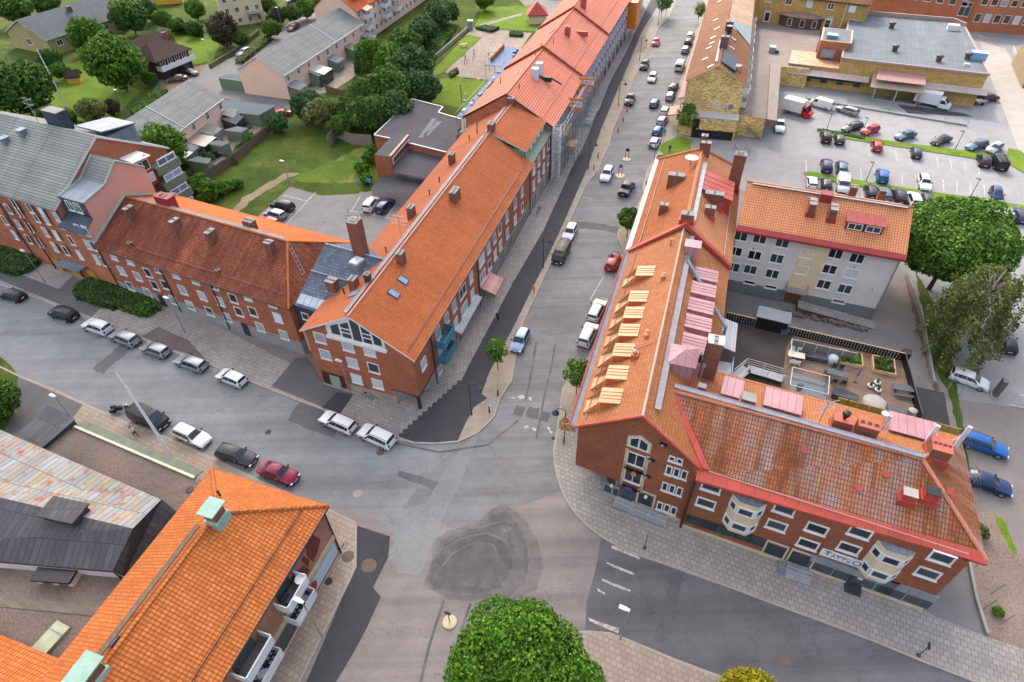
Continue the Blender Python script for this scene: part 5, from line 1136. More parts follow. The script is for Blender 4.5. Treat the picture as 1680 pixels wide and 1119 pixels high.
winpx(bI,I0,IA,[(1246.6,391.5),(1283.7,398),(1371,416),(1406,423.5),(1238,418.5),(1274.5,424),(1361,441.5),(1397,448.5),(1231,442),(1267,449),(1351.5,466.3),(1386,473.7),(1215.7,387),(1207,412),(1203,438)],1.75,1.5,pmix=[glass,glass,glass,glass,glass,glass,glass,blind],**WI)
winpx(bI,I0,IA,[(1323.8,416),(1315.5,442.5)],1.6,1.4,pm=glass,mull=0)
winpx(bI,I0,IA,[(1375.8,494),(1264.5,470.5),(1230,463)],1.6,.6,pm=glass,mull=0)
u,z=PV(1308,468,I0,IA);b=MB();b.box(fI,u-1.0,u+1.0,-.12,.02,.3,2.6);b.build('door',flat('brown_door',S(112,80,56),.5),bI)
b=MB();b.box(fI,u-1.3,u+1.3,-1.3,-.05,2.7,2.85);railing(b,[fI.p(u-1.3,-.06,2.85),fI.p(u-1.3,-1.3,2.85),fI.p(u+1.3,-1.3,2.85),fI.p(u+1.3,-.06,2.85)],.8,0,.03,3);b.build('balcony',concrete,bI)
for k in range(6):
 uu=-17+k*3.1;b=MB();b.box(fI,uu,uu+.16,-.06,.02,7.6-(k % 2)*2.8,7.76-(k % 2)*2.8);b.build('vent',black,bI)
pipe(bI,fI.p(.02,-.12,0),0,10.5,.08,grey_metal)
ridge_walk(bI,gI,-19,-.3,-.35,.18,.4,flat('light_walk',S(190,180,170),.5))
onroof(bI,gI,[(1330,345,.8,1.8,1.3),(1364,354,.8,1.8,1.3)],IA,base=red_trim);p=gI.at(1354,326);chimney(bI,p,IA,1.4,1.2,.8,red_trim,red_trim,0)
for px,py in ((1396,330),(1443,335),(1265,300)):
 p=gI.at(px,py-8,True);chimney(bI,p,IA,.9,.9,1.5,brick_cap,concrete,2)
p=gI.at(1414,386);u,v=fI.uv(p);dormer(bI,gI,fI,u,1.7,2.2,4.3,False,red_trim,1.25,.1,front=red_trim)
for x in (-1.05,1.05): window(bI,fI.p(0,1.68,0),IA,u+x,gI.on(u,1.7).z+.62,1.7,.9,pm=glass,mull=1,sill=False)
bRI=empty('entrance_ramp',fI.p(-9,-1.5,0),'sloping paved ramp with a rough stone wall along the grey house','ramp')
b=MB();b.h=fI.U;q=[fI.p(-9.4,-.1,1.0),fI.p(-9.4,-1.9,1.0),fI.p(.5,-1.9,.1),fI.p(.5,-.1,.1)];b.face(q[::1]);b.face([Vector((p.x,p.y,0)) for p in (q[1],q[2])]+[q[2],q[1]],1);b.face([Vector((q[0].x,q[0].y,0)),Vector((q[1].x,q[1].y,0)),q[1],q[0]],1)
b.build('ramp_deck',[pave_far,masonry('rubble',S(120,110,98),S(90,84,76),S(60,56,50),w=.5,h=.3,ms=.06)],bRI)
b=MB()
rnd=random.Random(3)
for k in range(70):
 u=rnd.uniform(-11.5,-.5);q=fI.p(u,-2.2-rnd.random()*.5,rnd.random()*.5*(1-(u+11.5)/13));f=Fr(q,rnd.random()*90);s_=rnd.uniform(.15,.32);b.box(f,-s_,s_,-s_*.7,s_*.7,0,q.z+s_)
b.build('stone_edging',flat('rubble_stone',S(120,112,102),.95,var=.3),bRI)
# --- terrace building between the wings
zT=2.8
bT=empty('terrace_block',P(1350,640),'low block with a plank roof terrace behind the tattoo shop','building')
c=[fF.p(20.3,-11.7,0),fF.p(3,-11.7,0),fGw.p(-19.5,13.2,0),fGw.p(.6,13.2,0),Vector((43.8,41.9,0)),Vector((46.45,51.3,0)),Vector((41.2,53.6,0)),Vector((27.6,59.6,0))]
b=MB();b.h=SD;b.prism([(p.x,p.y) for p in c],0,zT,0,1);b.build('terrace_floor',[deck_m,dk_metal],bT)
dkroof=asphalt('dark_wet_roof',S(78,72,68),S(60,56,54),.12,.3)
b=MB();b.h=SD;q=[Vector((27.7,59.4,0)),fF.p(20,-11.9,0),fF.p(4,-11.9,0),P(1262,690,zT),P(1281,640,zT),P(1290,570,zT),Vector((35.2,56.2,0))];b.face([Vector((p.x,p.y,zT+.006)) for p in q]);b.build('dark_floor',dkroof,bT)
def hedge_fence(name,pts,z,h,mat,cap,label):
 e_=empty(name,pts[0],label,'fence');b=MB();c_=MB()
 for i in range(len(pts)-1):
  a,d=Vector(pts[i]),Vector(pts[i+1]);f=Fr(a,math.degrees(math.atan2(d.y-a.y,d.x-a.x)));L=(d-a).length
  n=int(L/.32)
  for k in range(n): b.box(f,L*k/n,L*(k+.75)/n,-.03,.03,z,z+h)
  b.box(f,0,L,-.045,.045,z,z+.12);b.box(f,0,L,-.045,.045,z+h*.5,z+h*.55)
  c_.box(f,0,L,-.06,.06,z+h+.002,z+h+.07)
 b.build('slats',mat,e_);c_.build('handrail',cap,e_);return e_
hedge_fence('terrace_fence',[(27.6,59.5,zT),(41.2,53.55,zT),(46.4,51.25,zT)],zT,1.15,black,flat('pale_handrail',S(206,182,130),.7),'black slatted fence with a pale handrail along the terrace edge')
hedge_fence('terrace_fence',[(46.4,51.2,zT),(43.85,42.2,zT)],zT,1.1,black,dk_metal,'black slatted fence beside the black shed roof at the end of the terrace')
# black shed roof
bSh=empty('bin_shed',(46,43.5,0),'shed with a black felt roof at the end of the plank terrace','shed')
q=[P(1500,634,3.2),P(1508,699,3.0),P(1560,706,3.0),P(1549,644,3.2)]
b=MB();b.slab(q,.16);b.build('roof',asphalt('black_felt',S(62,62,64),S(54,54,56),.2,.15),bSh)
b=MB()
ce=sum(q,Vector())/4
for p in q: r_=p.lerp(ce,.08);b.tube([(r_.x,r_.y,0),(r_.x,r_.y,3.0)],.08,6)
for i in (1,2): a,d=q[i].lerp(ce,.08),q[(i+1) % 4].lerp(ce,.08);b.face([(a.x,a.y,.2),(d.x,d.y,.2),(d.x,d.y,2.4),(a.x,a.y,2.4)])
b.build('frame',red_trim,bSh)
# ---------------------------------------------------------------- north east: yellow brick buildings
fK=Fr((35.4,121.6),71.5);K0=(35.4,121.6)
bKb=thing('yellow_brick_house',fK,0,-5,'mottled yellow brick house with brown tile roof and script sign on its gable','building')
gKb=Gable(fK,0,66,-10.8,0,10.0,13.2,over=.35,verge=.3);gKb.roof(bKb,tile_brown,flat('pale_verge',S(220,196,160),.7),.2);gKb.walls(bKb,brick_mottled)
fKf=Fr(fK.p(0,0,0),-18.5)
b=MB();b.h=fKf.U;b.box(fKf,-.3,10.9,-2.6,.2,0,4.0);b.build('ground_floor_wall',brick_mottled,bKb)
b=MB();b.box(fKf,-.45,11.0,-2.75,.3,4.003,4.2);b.build('ledge',flat('pale_ledge',S(206,206,200),.6),bKb)
text_obj('script_sign','Lagun',bKb,(fK.p(.02,0,0).x,fK.p(.02,0,0).y),-18.5,6.6,5.6,1.7,flat('sign_steel',S(214,220,232),.3,metal=.2),off=.1,italic=.3)
b=MB();q=fKf.p(9.1,-.1,5.6);b.tube([q,q-fKf.V*.12],.5,14)
b.build('sign_disc',flat('blue_disc',S(110,134,168),.4),bKb)
b=MB();b.box(fKf,2.6,3.9,-2.66,-2.58,1.4,3.6);b.build('doorway',black,bKb)
for x in (.9,4.9,7.6): b=MB();b.lathe(fKf.p(x,-2.75,3.4),[(.05,-.2),(.22,-.1),(.22,.1),(.05,.2)],10);b.build('wall_lamp',white,bKb)
for zz,n in ((8.0,9),(5.4,9)):
 for k in range(n):
  u=3.5+k*5.6;b=MB();b.box(fK,u,u+2.6,-12.1,-10.82,zz-1.2,zz-1.1);b.box(fK,u,u+2.6,-12.1,-12.0,zz-1.1,zz-.1);b.box(fK,u,u+.08,-12,-10.82,zz-1.1,zz-.1);b.box(fK,u+2.52,u+2.6,-12,-10.82,zz-1.1,zz-.1);b.build('balcony',white,bKb)
winrow(bKb,fK.p(64,0,0),251.5,2,60,14,8,1.4,1.4,pm=glass);winrow(bKb,fK.p(64,0,0),251.5,2,60,14,5.2,1.4,1.4,pm=glass)
for px,py in ((1157,97),(1163,79),(1168,71),(1170,62),(1176,47),(1174,33),(1181,2),(1166,109)): roof_window(bKb,gKb,px,py,.6,1.2,True,white,glass_sky)
for px,py in ((1201,79),(1203,64),(1206,48)): roof_window(bKb,gKb,px,py,.6,1.2,False,white,glass_sky)
onroof(bKb,gKb,[(1187,76,1.2,1.6,1.9),(1195,51,1.1,1.5,1.9)],71.5,masonry('violet_chimney_brick',S(128,100,100),S(108,84,86),S(120,100,96)))
q=gKb.on(5.5,-5.8);b=MB();b.h=fK.U;b.slab([gKb.on(1.5,-5.7)+Vector((0,0,.3)),gKb.on(1.5,-8.6)+Vector((0,0,.5)),gKb.on(9,-8.6)+Vector((0,0,.5)),gKb.on(9,-5.7)+Vector((0,0,.3))],.3);b.build('solar_panel',flat('dark_panel',S(44,62,82),.5,.2),bKb)
p=gKb.R0+fK.U*17-fK.V*.6;b=MB();b.lathe(p,[(.35,-.5),(.35,1.0),(.6,1.5),(.65,2.1),(.5,2.1)],16);b.build('flue_pipe',dk_metal,bKb,smooth=40)
ridge_walk(bKb,gKb,2,15,.7,.2,.4,grey_metal)
q=gKb.on(3.5,-9.6);b=MB();b.tube([q,q+Vector((0,0,1.2))],.05,5);b.lathe(q+Vector((-.5,1.2,1.0)),[(.1,-.2),(.8,0),(.95,.15)],16);b.build('satellite_dish',dk_metal,bKb)
b=MB();b.h=fK.U;b.slab([gKb.on(36,-10.9)+Vector((0,0,.1)),gKb.on(62,-10.9)+Vector((0,0,.1)),gKb.on(62,-5.5)+Vector((0,0,.25)),gKb.on(28,-5.6)+Vector((0,0,.25))],.15);b.build('sheet_roof',rust_sheet2,bKb)
b=MB();b.h=fK.U;b.slab([gKb.on(22.5,-11)+Vector((0,0,.16)),gKb.on(36,-10.9)+Vector((0,0,.16)),gKb.on(28,-5.6)+Vector((0,0,.3)),gKb.on(27.6,-5.6)+Vector((0,0,.3))],.1);b.build('green_sheet',flat('green_grey_sheet',S(136,152,148),.5),bKb)
b=MB();b.h=fK.U;b.slab([fK.p(8,0.02,3.4),fK.p(60,0.02,3.4),fK.p(60,1.5,3.1),fK.p(8,1.5,3.1)][::-1],.2);b.build('street_awning',flat('dark_red_awning',S(150,56,56),.6),bKb)
b=MB();b.h=fK.U;b.slab([fK.p(-.5,.1,3.4),fK.p(4,.1,3.4),fK.p(4,2.6,2.8),fK.p(-.5,2.6,2.8)][::-1],.15);b.build('street_awning',flat('orange_awning',S(206,120,84),.6),bKb)
# podium with the brown terrace
bPod=empty('podium_building',P(1240,150),'low podium with a pinkish brown roof terrace beside the yellow brick house','building')
q=[P(*p,4.0) for p in ((1207,188),(1257,195),(1263,150),(1281,109),(1328,114),(1334,96),(1346,60),(1345,44),(1238,33),(1228,90))]
b=MB();b.h=ST;b.prism([(p.x,p.y) for p in q],0,4.0,0,1);b.build('terrace_roof',[asphalt('pinkish_terrace',S(158,142,132),S(140,126,119),.06,.2),brick_mottled],bPod)
q=[P(*p,4.3) for p in ((1258,196),(1274,199),(1281,108),(1264,103))]
b=MB();b.h=ST;b.prism([(p.x,p.y) for p in q],3.2,4.4,0,1,True);b.build('canopy_roof',[flat('beige_felt',S(150,138,126),.9,var=.15),flat('rusty_edge',S(130,96,80))],bPod)
b=MB();railing(b,[P(1208,187,4.0),P(1257,194,4.0)],.9,0,.03,3,2.5);b.build('railing',flat('brown_rail',S(140,110,96)),bPod)
for px,py,s in ((1266,85,.9),(1274,87,.5)):
 p=P(px,py,4.0);f=Fr(p,71);b=MB();b.box(f,-s,s,-s*.8,s*.8,4.0,4.0+s*1.4);b.build('roof_vent',grey_metal if s>.6 else dk_metal,bPod)
bX=empty('garden_bar_fence',P(1165,215),'black wooden serving stand with seating below the yellow brick gable','stand');
a,c=P(1133,225),P(1200,231);f=Fr(a,math.degrees(math.atan2(c.y-a.y,c.x-a.x)));L=(c-a).length
b=MB();b.box(f,0,L,-.06,.06,0,1.7);b.box(f,0,.12,.08,1.6,0,1.6);b.box(f,L-.12,L,.08,1.6,0,1.7);b.build('fence_panel',black,bX)
b=MB();b.slab([f.p(1.2,.9,2.3),f.p(L,.9,2.3),f.p(L,1.7,2.5),f.p(1.2,1.7,2.5)],.1);b.build('stand_roof',dk_metal,bX)
rnd=random.Random(5);b=MB()
for k in range(16): u=.8+k*(L-1.4)/16;b.box(f,u,u+.3,.25+.3*(k % 2),.5+.3*(k % 2),.9,1.3);b.box(f,u,u+.3,.52+.3*(k % 2),.56+.3*(k % 2),1.3,1.7)
b.build('seat_row',white,bX)
b=MB();p=P(1204,226);f=Fr(p,-20);b.box(f,-.45,.45,-.4,.4,0,1.1);b.box(f,-.5,.5,-.45,.45,1.1,1.22);b.build('wheelie_bin',flat('bin_green',S(90,150,70)),label='green wheelie bin at the end of the black seating stand',cat='bin')
bStr=empty('outdoor_stair',P(1228,228),'steel outdoor stair rising along the low yellow brick wall','stair');b=MB()
a=P(1218,226);f=Fr(a,-20)
for k in range(12): b.box(f,3.6-k*.3,3.9-k*.3,-.1,1.0,k*.18,k*.18+.05)
b.build('steps',grey_metal,bStr);b=MB();railing(b,[f.p(3.9,-.1,0),f.p(.2,-.1,2.2)],1.0,0,.03,2,.9);b.build('railing',dk_metal,bStr)
# L: flat roofed store
bL=empty('store_building',P(1490,130),'yellow brick store with a large pale grey flat roof and loading canopy','building')
zL=6.8;cL=[P(*p,zL) for p in ((1382,95),(1622,122),(1582,44),(1562,36),(1395,22))]
b=MB();b.h=(cL[1]-cL[0]);b.prism([(p.x,p.y) for p in cL],0,zL,0,1);b.build('wall',[felt_light,brick_yellow],bL)
b=MB()
for i in range(5):
 a,c=cL[i],cL[(i+1) % 5];f=Fr(a,math.degrees(math.atan2(c.y-a.y,c.x-a.x)));L=(c-a).length
 h=.9 if i in (2,3) else .18;b.box(f,-.1,L+.1,-.25,.12,zL-.3,zL+h)
b.build('parapet',flat('pinkish_coping',S(176,150,140),.7),bL)
fL=Fr(cL[0],math.degrees(math.atan2(cL[1].y-cL[0].y,cL[1].x-cL[0].x)));LL=(cL[1]-cL[0]).length
b=MB();b.h=fL.U;b.box(fL,-10.5,-.02,.1,9,0,4.3);b.build('lower_wing',[brick_yellow],bL)
b=MB();b.box(fL,-10.6,.0,-.02,9.1,4.303,4.5);b.build('wing_roof',rust_sheet2,bL)
tw=Fr(P(1347,66,8.3),fL.a);b=MB();b.h=tw.U;b.box(tw,0,6.3,0,9.3,0,8.2);b.build('lift_tower',brick_orange,bL)
b=MB();b.box(tw,-.1,6.4,-.1,9.4,8.203,8.4);b.box(tw,.2,6.1,.2,9.1,8.4,8.45,1);b.build('tower_roof',[flat('peach_edge',S(236,190,140),.6),felt_light],bL)
b=MB();b.box(tw,1.0,3.2,1.2,3.0,8.45,9.2);b.build('roof_vent',glass_sky,bL);b=MB();b.box(tw,.8,3.6,-.9,-.02,5.0,6.6);b.build('wall_duct',grey_metal,bL)
b=MB();b.h=fL.U
for u0,u1,z0,m in ((-10,6.6,3.6,0),(7.0,17.3,4.6,1),(17.5,29,3.9,0)):
 b.slab([fL.p(u0,-1.6-(m*2.6),z0-.7-m*.9),fL.p(u1,-1.6-m*2.6,z0-.7-m*.9),fL.p(u1,-.03,z0),fL.p(u0,-.03,z0)],.12,m,m)
b.build('canopy',[flat('pale_canopy',S(206,188,178),.6),flat('beige_canopy',S(196,178,152),.7)],bL)
b=MB();b.slab([fL.p(7.6,-3.8,4.55),fL.p(17.0,-3.8,4.55),fL.p(17.0,-.05,5.4),fL.p(7.6,-.05,5.4)],.15);b.build('red_canopy',flat('dusty_pink_roof',S(186,140,128),.6),bL)
b=MB();b.h=fL.U;b.slab([fL.p(-9.8,-1.2,2.3),fL.p(5.4,-1.2,2.3),fL.p(5.4,-.02,2.6),fL.p(-9.8,-.02,2.6)],.1);b.build('dark_awning',flat('dark_green_awning',S(70,80,76),.7),bL)
winrow(bL,(fL.o.x,fL.o.y),fL.a,-9,4.6,5,1.5,1.4,.8,fm=dk_metal,pm=shop_glass,mull=0,sill=False)
b=MB();b.box(fL,8,16.8,-4.2,-4.0,0,.5)
for u in (8.0,12.2,16.6): b.box(fL,u,u+.3,-4.1,-3.8,0,3.0)
b.build('loading_dock',concrete,bL)
rnd=random.Random(9)
for px,py in ((1462,46),(1467,84),(1539,101),(1586,97)):
 p=P(px,py,zL);b=MB();b.lathe((p.x,p.y,zL),[(.55,0),(.55,.9),(.75,.95),(.75,1.3),(.5,1.45)],14);b.build('roof_vent',flat('brown_vent',S(96,78,70),.6) if 'brown_vent' not in MATS else MATS['brown_vent'],bL,smooth=40)
for px,py,s,m in ((1562,49,1.2,white),(1603,97,1.5,glass_sky),(1585,108,.5,white)):
 p=P(px,py,zL);f=Fr(p,fL.a);b=MB();b.box(f,-s,s,-s*.6,s*.6,zL,zL+s);b.build('roof_unit',m,bL)
bL2=empty('loading_ramp',P(1500,205),'long ramp with a steel handrail in front of the yellow brick store','ramp')
a,c=P(1322,163),P(1586,207);f=Fr(a,math.degrees(math.atan2(c.y-a.y,c.x-a.x)));L=(c-a).length
b=MB();b.box(f,0,L,-.15,.15,0,.35);b.build('ramp_wall',concrete,bL2);b=MB();railing(b,[f.p(0,0,.35),f.p(L,0,.35)],.9,0,.03,3,2);b.build('railing',grey_metal,bL2)
b=MB();b.h=f.U;q=[P(1470,170),P(1490,186),P(1598,192),P(1580,186)];b.face([p+Vector((0,0,.03)) for p in q]);b.build('ramp_deck',asph_dark,bL2)
# N: yellow house behind the podium
N0=P(1240,34,4);N1=P(1393,54,4);NA=math.degrees(math.atan2(N1.y-N0.y,N1.x-N0.x));fN=Fr(N0,NA);LN=(N1-N0).length
bN=empty('yellow_brick_house',fN.p(LN/2,0,0),'yellow brick house with pale windows and a rounded brown bay behind the podium terrace','building')
gN=Gable(fN,-6,LN+2.5,0,12,11.0,14.5,over=.5,verge=.3);gN.roof(bN,tile_brown,dark_trim);gN.walls(bN,brick_yellow)
winrow(bN,(N0.x,N0.y),NA,-3,LN-1,6,9.4,1.5,1.5,pmix=[glass,blind,glass,blind]);winrow(bN,(N0.x,N0.y),NA,LN*.55,LN,3,6.3,1.3,1.6,pmix=[glass,blind]);
for u in (2.6,17.5): b=MB();b.box(fN,u-.8,u+.8,-.1,.02,4.0,6.6);o=b.build('door',white,bN);b=MB();b.box(fN,u-.55,u+.55,-.13,-.1,4.3,6.3);b.build('pane',glass,o)
uc=11.0;b=MB();q=[fN.p(uc+5.2*math.cos(t),-2.2*math.sin(t)-.02,0) for t in [math.pi*k/10 for k in range(11)]];b.prism([(p.x,p.y) for p in q],4.0,6.6,0,0);b.build('bay',flat('brown_wood',S(96,70,60),.7),bN)
b=MB();q2=[fN.p(uc+5.7*math.cos(t),-2.7*math.sin(t)-.02,6.6) for t in [math.pi*k/10 for k in range(11)]];t_=fN.p(uc,-.02,7.6)
for i in range(10): b.face([q2[i+1],q2[i],t_])
b.build('bay_roof',flat('worn_brown_sheet',S(150,122,108),.8,var=.3),bN)
for i in range(2,8,2):
 a,c=q[i],q[i+1];window(bN,a,math.degrees(math.atan2(a.y-c.y,a.x-c.x))+180 if False else math.degrees(math.atan2(a.y-c.y,a.x-c.x)),-(a-c).length/2,5.3,1.2,1.8,pm=glass,sill=False,mull=0)
for u in (-1.5,20.6): pipe(bN,fN.p(u,-.1,0),4,10.8,.1,white)
# M: long red brick building at the top right
M0=P(1398,24);M1=P(1606,55);M2=P(1700,62)
bM=empty('brick_office',M1,'long red brick building with rows of white windows at the upper right edge','building')
MA=math.degrees(math.atan2(M1.y-M0.y,M1.x-M0.x));fM=Fr(M1,MA);Lm=(M1-M0).length
MB2=-18.5;fM2=Fr(M1+fM.V*1.5,MB2)
b=MB();b.h=fM.U;b.box(fM,-Lm-4,-3,2.5,14,0,10.5);b.build('wall',brick_orange,bM)
b=MB();b.h=fM2.U;b.box(fM2,-3.5,48,0,16,0,9.2);b.build('wall',brick_orange,bM)
b=MB();b.h=fM2.U;b.slab([fM2.p(-3.8,-.5,9.2),fM2.p(48,-.5,9.2),fM2.p(48,8,11),fM2.p(-3.8,8,11)],.2);b.slab([fM2.p(-3.8,8,11),fM2.p(48,8,11),fM2.p(48,16,9.2),fM2.p(-3.8,16,9.2)],.2);b.build('roof',seams('green_sheet_roof',S(160,184,172),S(146,170,160),S(110,130,124),w=.6),bM)
b=MB();b.h=fM.U;b.box(fM,-Lm-4.4,-2.7,2.2,14.4,10.503,10.8);b.build('flat_roof',flat('dark_red_coping',S(120,72,66),.7),bM)
for zz in (8.9,5.9): winrow(bM,fM.p(-Lm,2.5,0),MA,2,Lm-6,9,zz,1.6,1.4,pm=glass,mull=0)
for zz in (7.2,3.4): winrow(bM,fM2.p(0,0,0),MB2,-2,30,15,zz,1.5,2.0 if zz<5 else 1.5,pmix=[glass,glass,blind],mull=0)
window(bM,fM.p(-4.5,2.5,0),MA,-1,4.6,2.6,3.4,pm=glass,mull=1,trans=1)
# building on the right edge
bQ=empty('canteen_building',P(1680,110),'yellow and white low building cut by the right edge of the picture','building')
q=[P(1672,80,3.5),P(1690,118,3.5),P(1760,118,3.5),P(1740,72,3.5)]
b=MB();b.prism([(p.x,p.y) for p in q],0,4.5,0,1);b.build('wall',[felt_light,flat('ochre_plaster',S(170,152,116),.9)],bQ)
b=MB();railing(b,[P(1660,84),P(1676,130)],1.1,0,.05,4,1.5);b.build('railing',white,bQ)

# ---------------------------------------------------------------- garden district
fP=Fr((-49.4,141.8),71.5)
def rowhouse(f,L,u0,z_e,z_r,label,split,npair,lower=0,W=12.5):
 e_=thing('row_house',f,u0+L/2,0,label,'building','row houses in the garden district')
 g=Gable(f,u0,u0+L,0,W,z_e,z_r,over=.35,verge=.3,vr=W/2,sk=.6);g.roof(e_,tile_grey,white,.2);g.walls(e_,plaster_pink)
 gutter(e_,g.F0,g.F1,.08,grey_metal)
 b=MB();b.tube([g.on(split,-.3)+Vector((0,0,.06)),g.on(split,W/2)+Vector((0,0,.06))],.13,5);b.build('verge_trim',white,e_)
 for k in range(npair):
  u=u0+1.2+k*(L-2.4)/(npair-1)
  window(e_,(f.o.x,f.o.y),f.a,u,z_e-1.25,1.05,1.35,pm=glass,trans=1,fw=.1)
 for k in range(npair // 2+1):
  u=u0+.6+k*(L-1.2)/(npair // 2)-.3*k;b=MB();b.box(f,u-.3,u+2.6,-2.6,-.02,0,2.6);o=b.build('porch',green_wall,e_)
  b=MB();b.h=f.U;b.slab([f.p(u-.5,-3.0,2.5),f.p(u+2.9,-3.0,2.5),f.p(u+2.9,.0,3.3),f.p(u-.5,.0,3.3)],.14,0,1);b.build('porch_roof',[tile_grey,white],o)
  window(o,f.p(0,-2.6,0),f.a,u+1.6,1.4,1.0,1.2,pm=glass,sill=False)
 return e_,g
eP,gP=rowhouse(fP,37.6,.4,5.7,9.0,'long pink row house with grey tile roof and green porches beside the tree belt',23.3,9)
P2o=P(364.8,160,5.7);fP2=Fr(P2o,77.0)
eP2,gP2=rowhouse(fP2,27,-27.3,5.7,9.2,'pink row house with a grey tile roof nearer the tall brick block',-14.3,6)
b=MB();b.h=fP2.U;b.slab([fP2.p(-21,-3.4,2.6),fP2.p(-18,-3.4,2.6),fP2.p(-18,0,3.1),fP2.p(-21,0,3.1)],.08);b.build('patio_roof',white,eP2)
b=MB();b.h=fP2.U;b.slab([fP2.p(-15.4,-4.2,2.5),fP2.p(-11.2,-4.2,2.5),fP2.p(-11.2,0,3.2),fP2.p(-15.4,0,3.2)],.08);b.box(fP2,-15.3,-11.3,-4.1,-3.95,0,2.3,1);b.build('conservatory',[flat('pergola_glass',S(150,132,120),.4),glass],eP2)
b=MB();b.h=fP.U;b.slab([fP.p(10,-3.8,2.6),fP.p(14,-3.8,2.6),fP.p(14,0,3.3),fP.p(10,0,3.3)],.08);b.box(fP,10.1,13.9,-3.7,-3.6,0,2.4,1);b.build('conservatory',[flat('glass_roof',S(206,214,206),.3),glass],eP)
def shedbox(px,z,h,mat,roof,label,name='garden_shed',over=.2,slope=0):
 q=[P(x,y,h) for x,y in px];e_=empty(name,sum(q,Vector())/4-Vector((0,0,h)),label,'shed',None)
 b=MB();b.h=fP.U;ce=sum(q,Vector())/4;b.prism([(p.lerp(ce,.04).x,p.lerp(ce,.04).y) for p in q],0,h-.15);b.build('wall',mat,e_)
 b=MB();b.h=fP.U
 a=sum(q[i].x*q[(i+1) % 4].y-q[(i+1) % 4].x*q[i].y for i in range(4))
 b.slab(q if a>0 else q[::-1],.14,0,1);b.build('roof',[roof,white],e_)
garage_felt=asphalt('blue_grey_felt',S(104,116,122),S(94,106,112),.2,.1)
shedbox([(362,162),(451,173),(425,188),(368,182)],2.8,2.8,green_wall,garage_felt,'long green carport with a blue grey felt roof between the two pink row houses','carport')
shedbox([(357,127),(373,121),(402,124),(400,133)],2.8,2.8,green_wall,garage_felt,'green carport with a felt roof at the end of the long pink row house','carport')
for px,lab in (([(368,213),(389,207),(406,210),(396,216)],'third'),([(337,235),(356,230),(376,233),(364,239)],'second'),([(305,263),(325,257),(346,260),(340,268)],'first')):
 shedbox(px,2.4,2.4,green_wall,garage_felt,{'third': 'green garden shed nearest the long felt carport','second': 'green garden shed beside the white glazed patio roof','first': 'green garden shed nearest the tall brick block'}[lab])
shedbox([(358,192),(374,185),(399,190),(386,203)],2.6,2.6,dk_metal,felt,'dark flat roofed patio shelter between the sheds and the pink row house','patio_shelter')
# Q: pink apartment house with balconies
bQ2=thing('apartment_house',fP,55,3,'pink apartment house with a red orange roof, red dormers and white balconies','building')
fQ=Fr(fP.p(38.2,1.6,0),71.5);gQ=Gable(fQ,.1,60,0,12.5,8.6,13.4,over=.4,verge=.25);gQ.roof(bQ2,tiles('red_orange_tile',S(220,100,52),S(206,90,46),S(150,60,32),w=.4,h=.42),red_trim);gQ.walls(bQ2,plaster_pink)
for zz in (7.3,4.7,1.9): winrow(bQ2,(fQ.o.x,fQ.o.y),fQ.a,1.5,56,20,zz,1.1,1.4,pm=glass)
for u in (4.6,15.5,22.5,40,47):
 for zz in (5.8,3.0):
  b=MB();b.box(fQ,u-1.7,u+1.7,-1.6,-.02,zz-.15,zz);b.box(fQ,u-1.7,u+1.7,-1.6,-1.52,zz,zz+1.0);b.box(fQ,u-1.7,u-1.62,-1.52,-.02,zz,zz+1);b.box(fQ,u+1.62,u+1.7,-1.52,-.02,zz,zz+1);b.build('balcony',white,bQ2)
 b=MB();b.slab([fQ.p(u-1.8,-1.9,7.9),fQ.p(u+1.8,-1.9,7.9),fQ.p(u+1.8,-.02,8.45),fQ.p(u-1.8,-.02,8.45)],.1);b.build('balcony_awning',red_metal,bQ2)
for u in (4,8.2,14,20,26,32): dormer(bQ2,gQ,fQ,u,1.6,2.6,1.7,False,red_metal,1.6,.5,front=red_metal)
# S: flat roofed dark felt building behind the corner house
bS2=empty('flat_roofed_hall',P(680,220),'flat black felt roofed brick hall behind the long orange tiled roof','building')
q=[P(*p,4.6) for p in ((676,163),(727,176),(719,185),(756,196),(748,230),(738,252),(642,228),(614,222))]
b=MB();b.h=ST;b.prism([(p.x,p.y) for p in q],0,4.6,0,1);b.build('wall',[asphalt('black_roofing_felt',S(84,82,86),S(74,73,78),.15,.12),brick_red],bS2)
b=MB()
for i in (0,1,2,5,6,7): a,c=q[i],q[(i+1) % 8];f=Fr(a,math.degrees(math.atan2(c.y-a.y,c.x-a.x)));b.box(f,0,(c-a).length,-.12,.12,4.5,4.75)
b.build('roof_edge',grey_metal,bS2)
for a,c,wd in (((690,226),(713,194),.5),((699,222),(721,199),.5)): 
 p,r_=P(*a,4.62),P(*c,4.62);d=(r_-p).normalized();n=Vector((-d.y,d.x,0))*wd;m=MB();m.h=d;m.face([p-n,r_-n,r_+n,p+n]);m.build('felt_patch',flat('pale_felt_patch',S(112,116,122),.9) if 'pale_felt_patch' not in MATS else MATS['pale_felt_patch'],bS2)
q=[P(*p,5.6) for p in ((614,254),(641,257),(671,222),(645,221))]
b=MB();b.h=ST;b.prism([(p.x,p.y) for p in q],0,5.6,0,1);b.build('clerestory_wall',[felt,brick_red],bS2)
f=Fr(q[1],math.degrees(math.atan2(q[2].y-q[1].y,q[2].x-q[1].x)));L=(q[2]-q[1]).length
b=MB();b.box(f,.4,L-.4,-.12,.02,3.9,5.1);o=b.build('window',white,bS2)
b=MB()
for k in range(11): x=.7+k*(L-1.4)/11;b.box(f,x,x+(L-1.4)/14,-.16,-.12,4.05,4.95)
b.build('pane',glass,o)
b=MB();b.box(f,0,L,-.1,.35,5.6,5.75);b.build('coping',flat('rusty_coping',S(196,158,122),.7,var=.25),bS2)
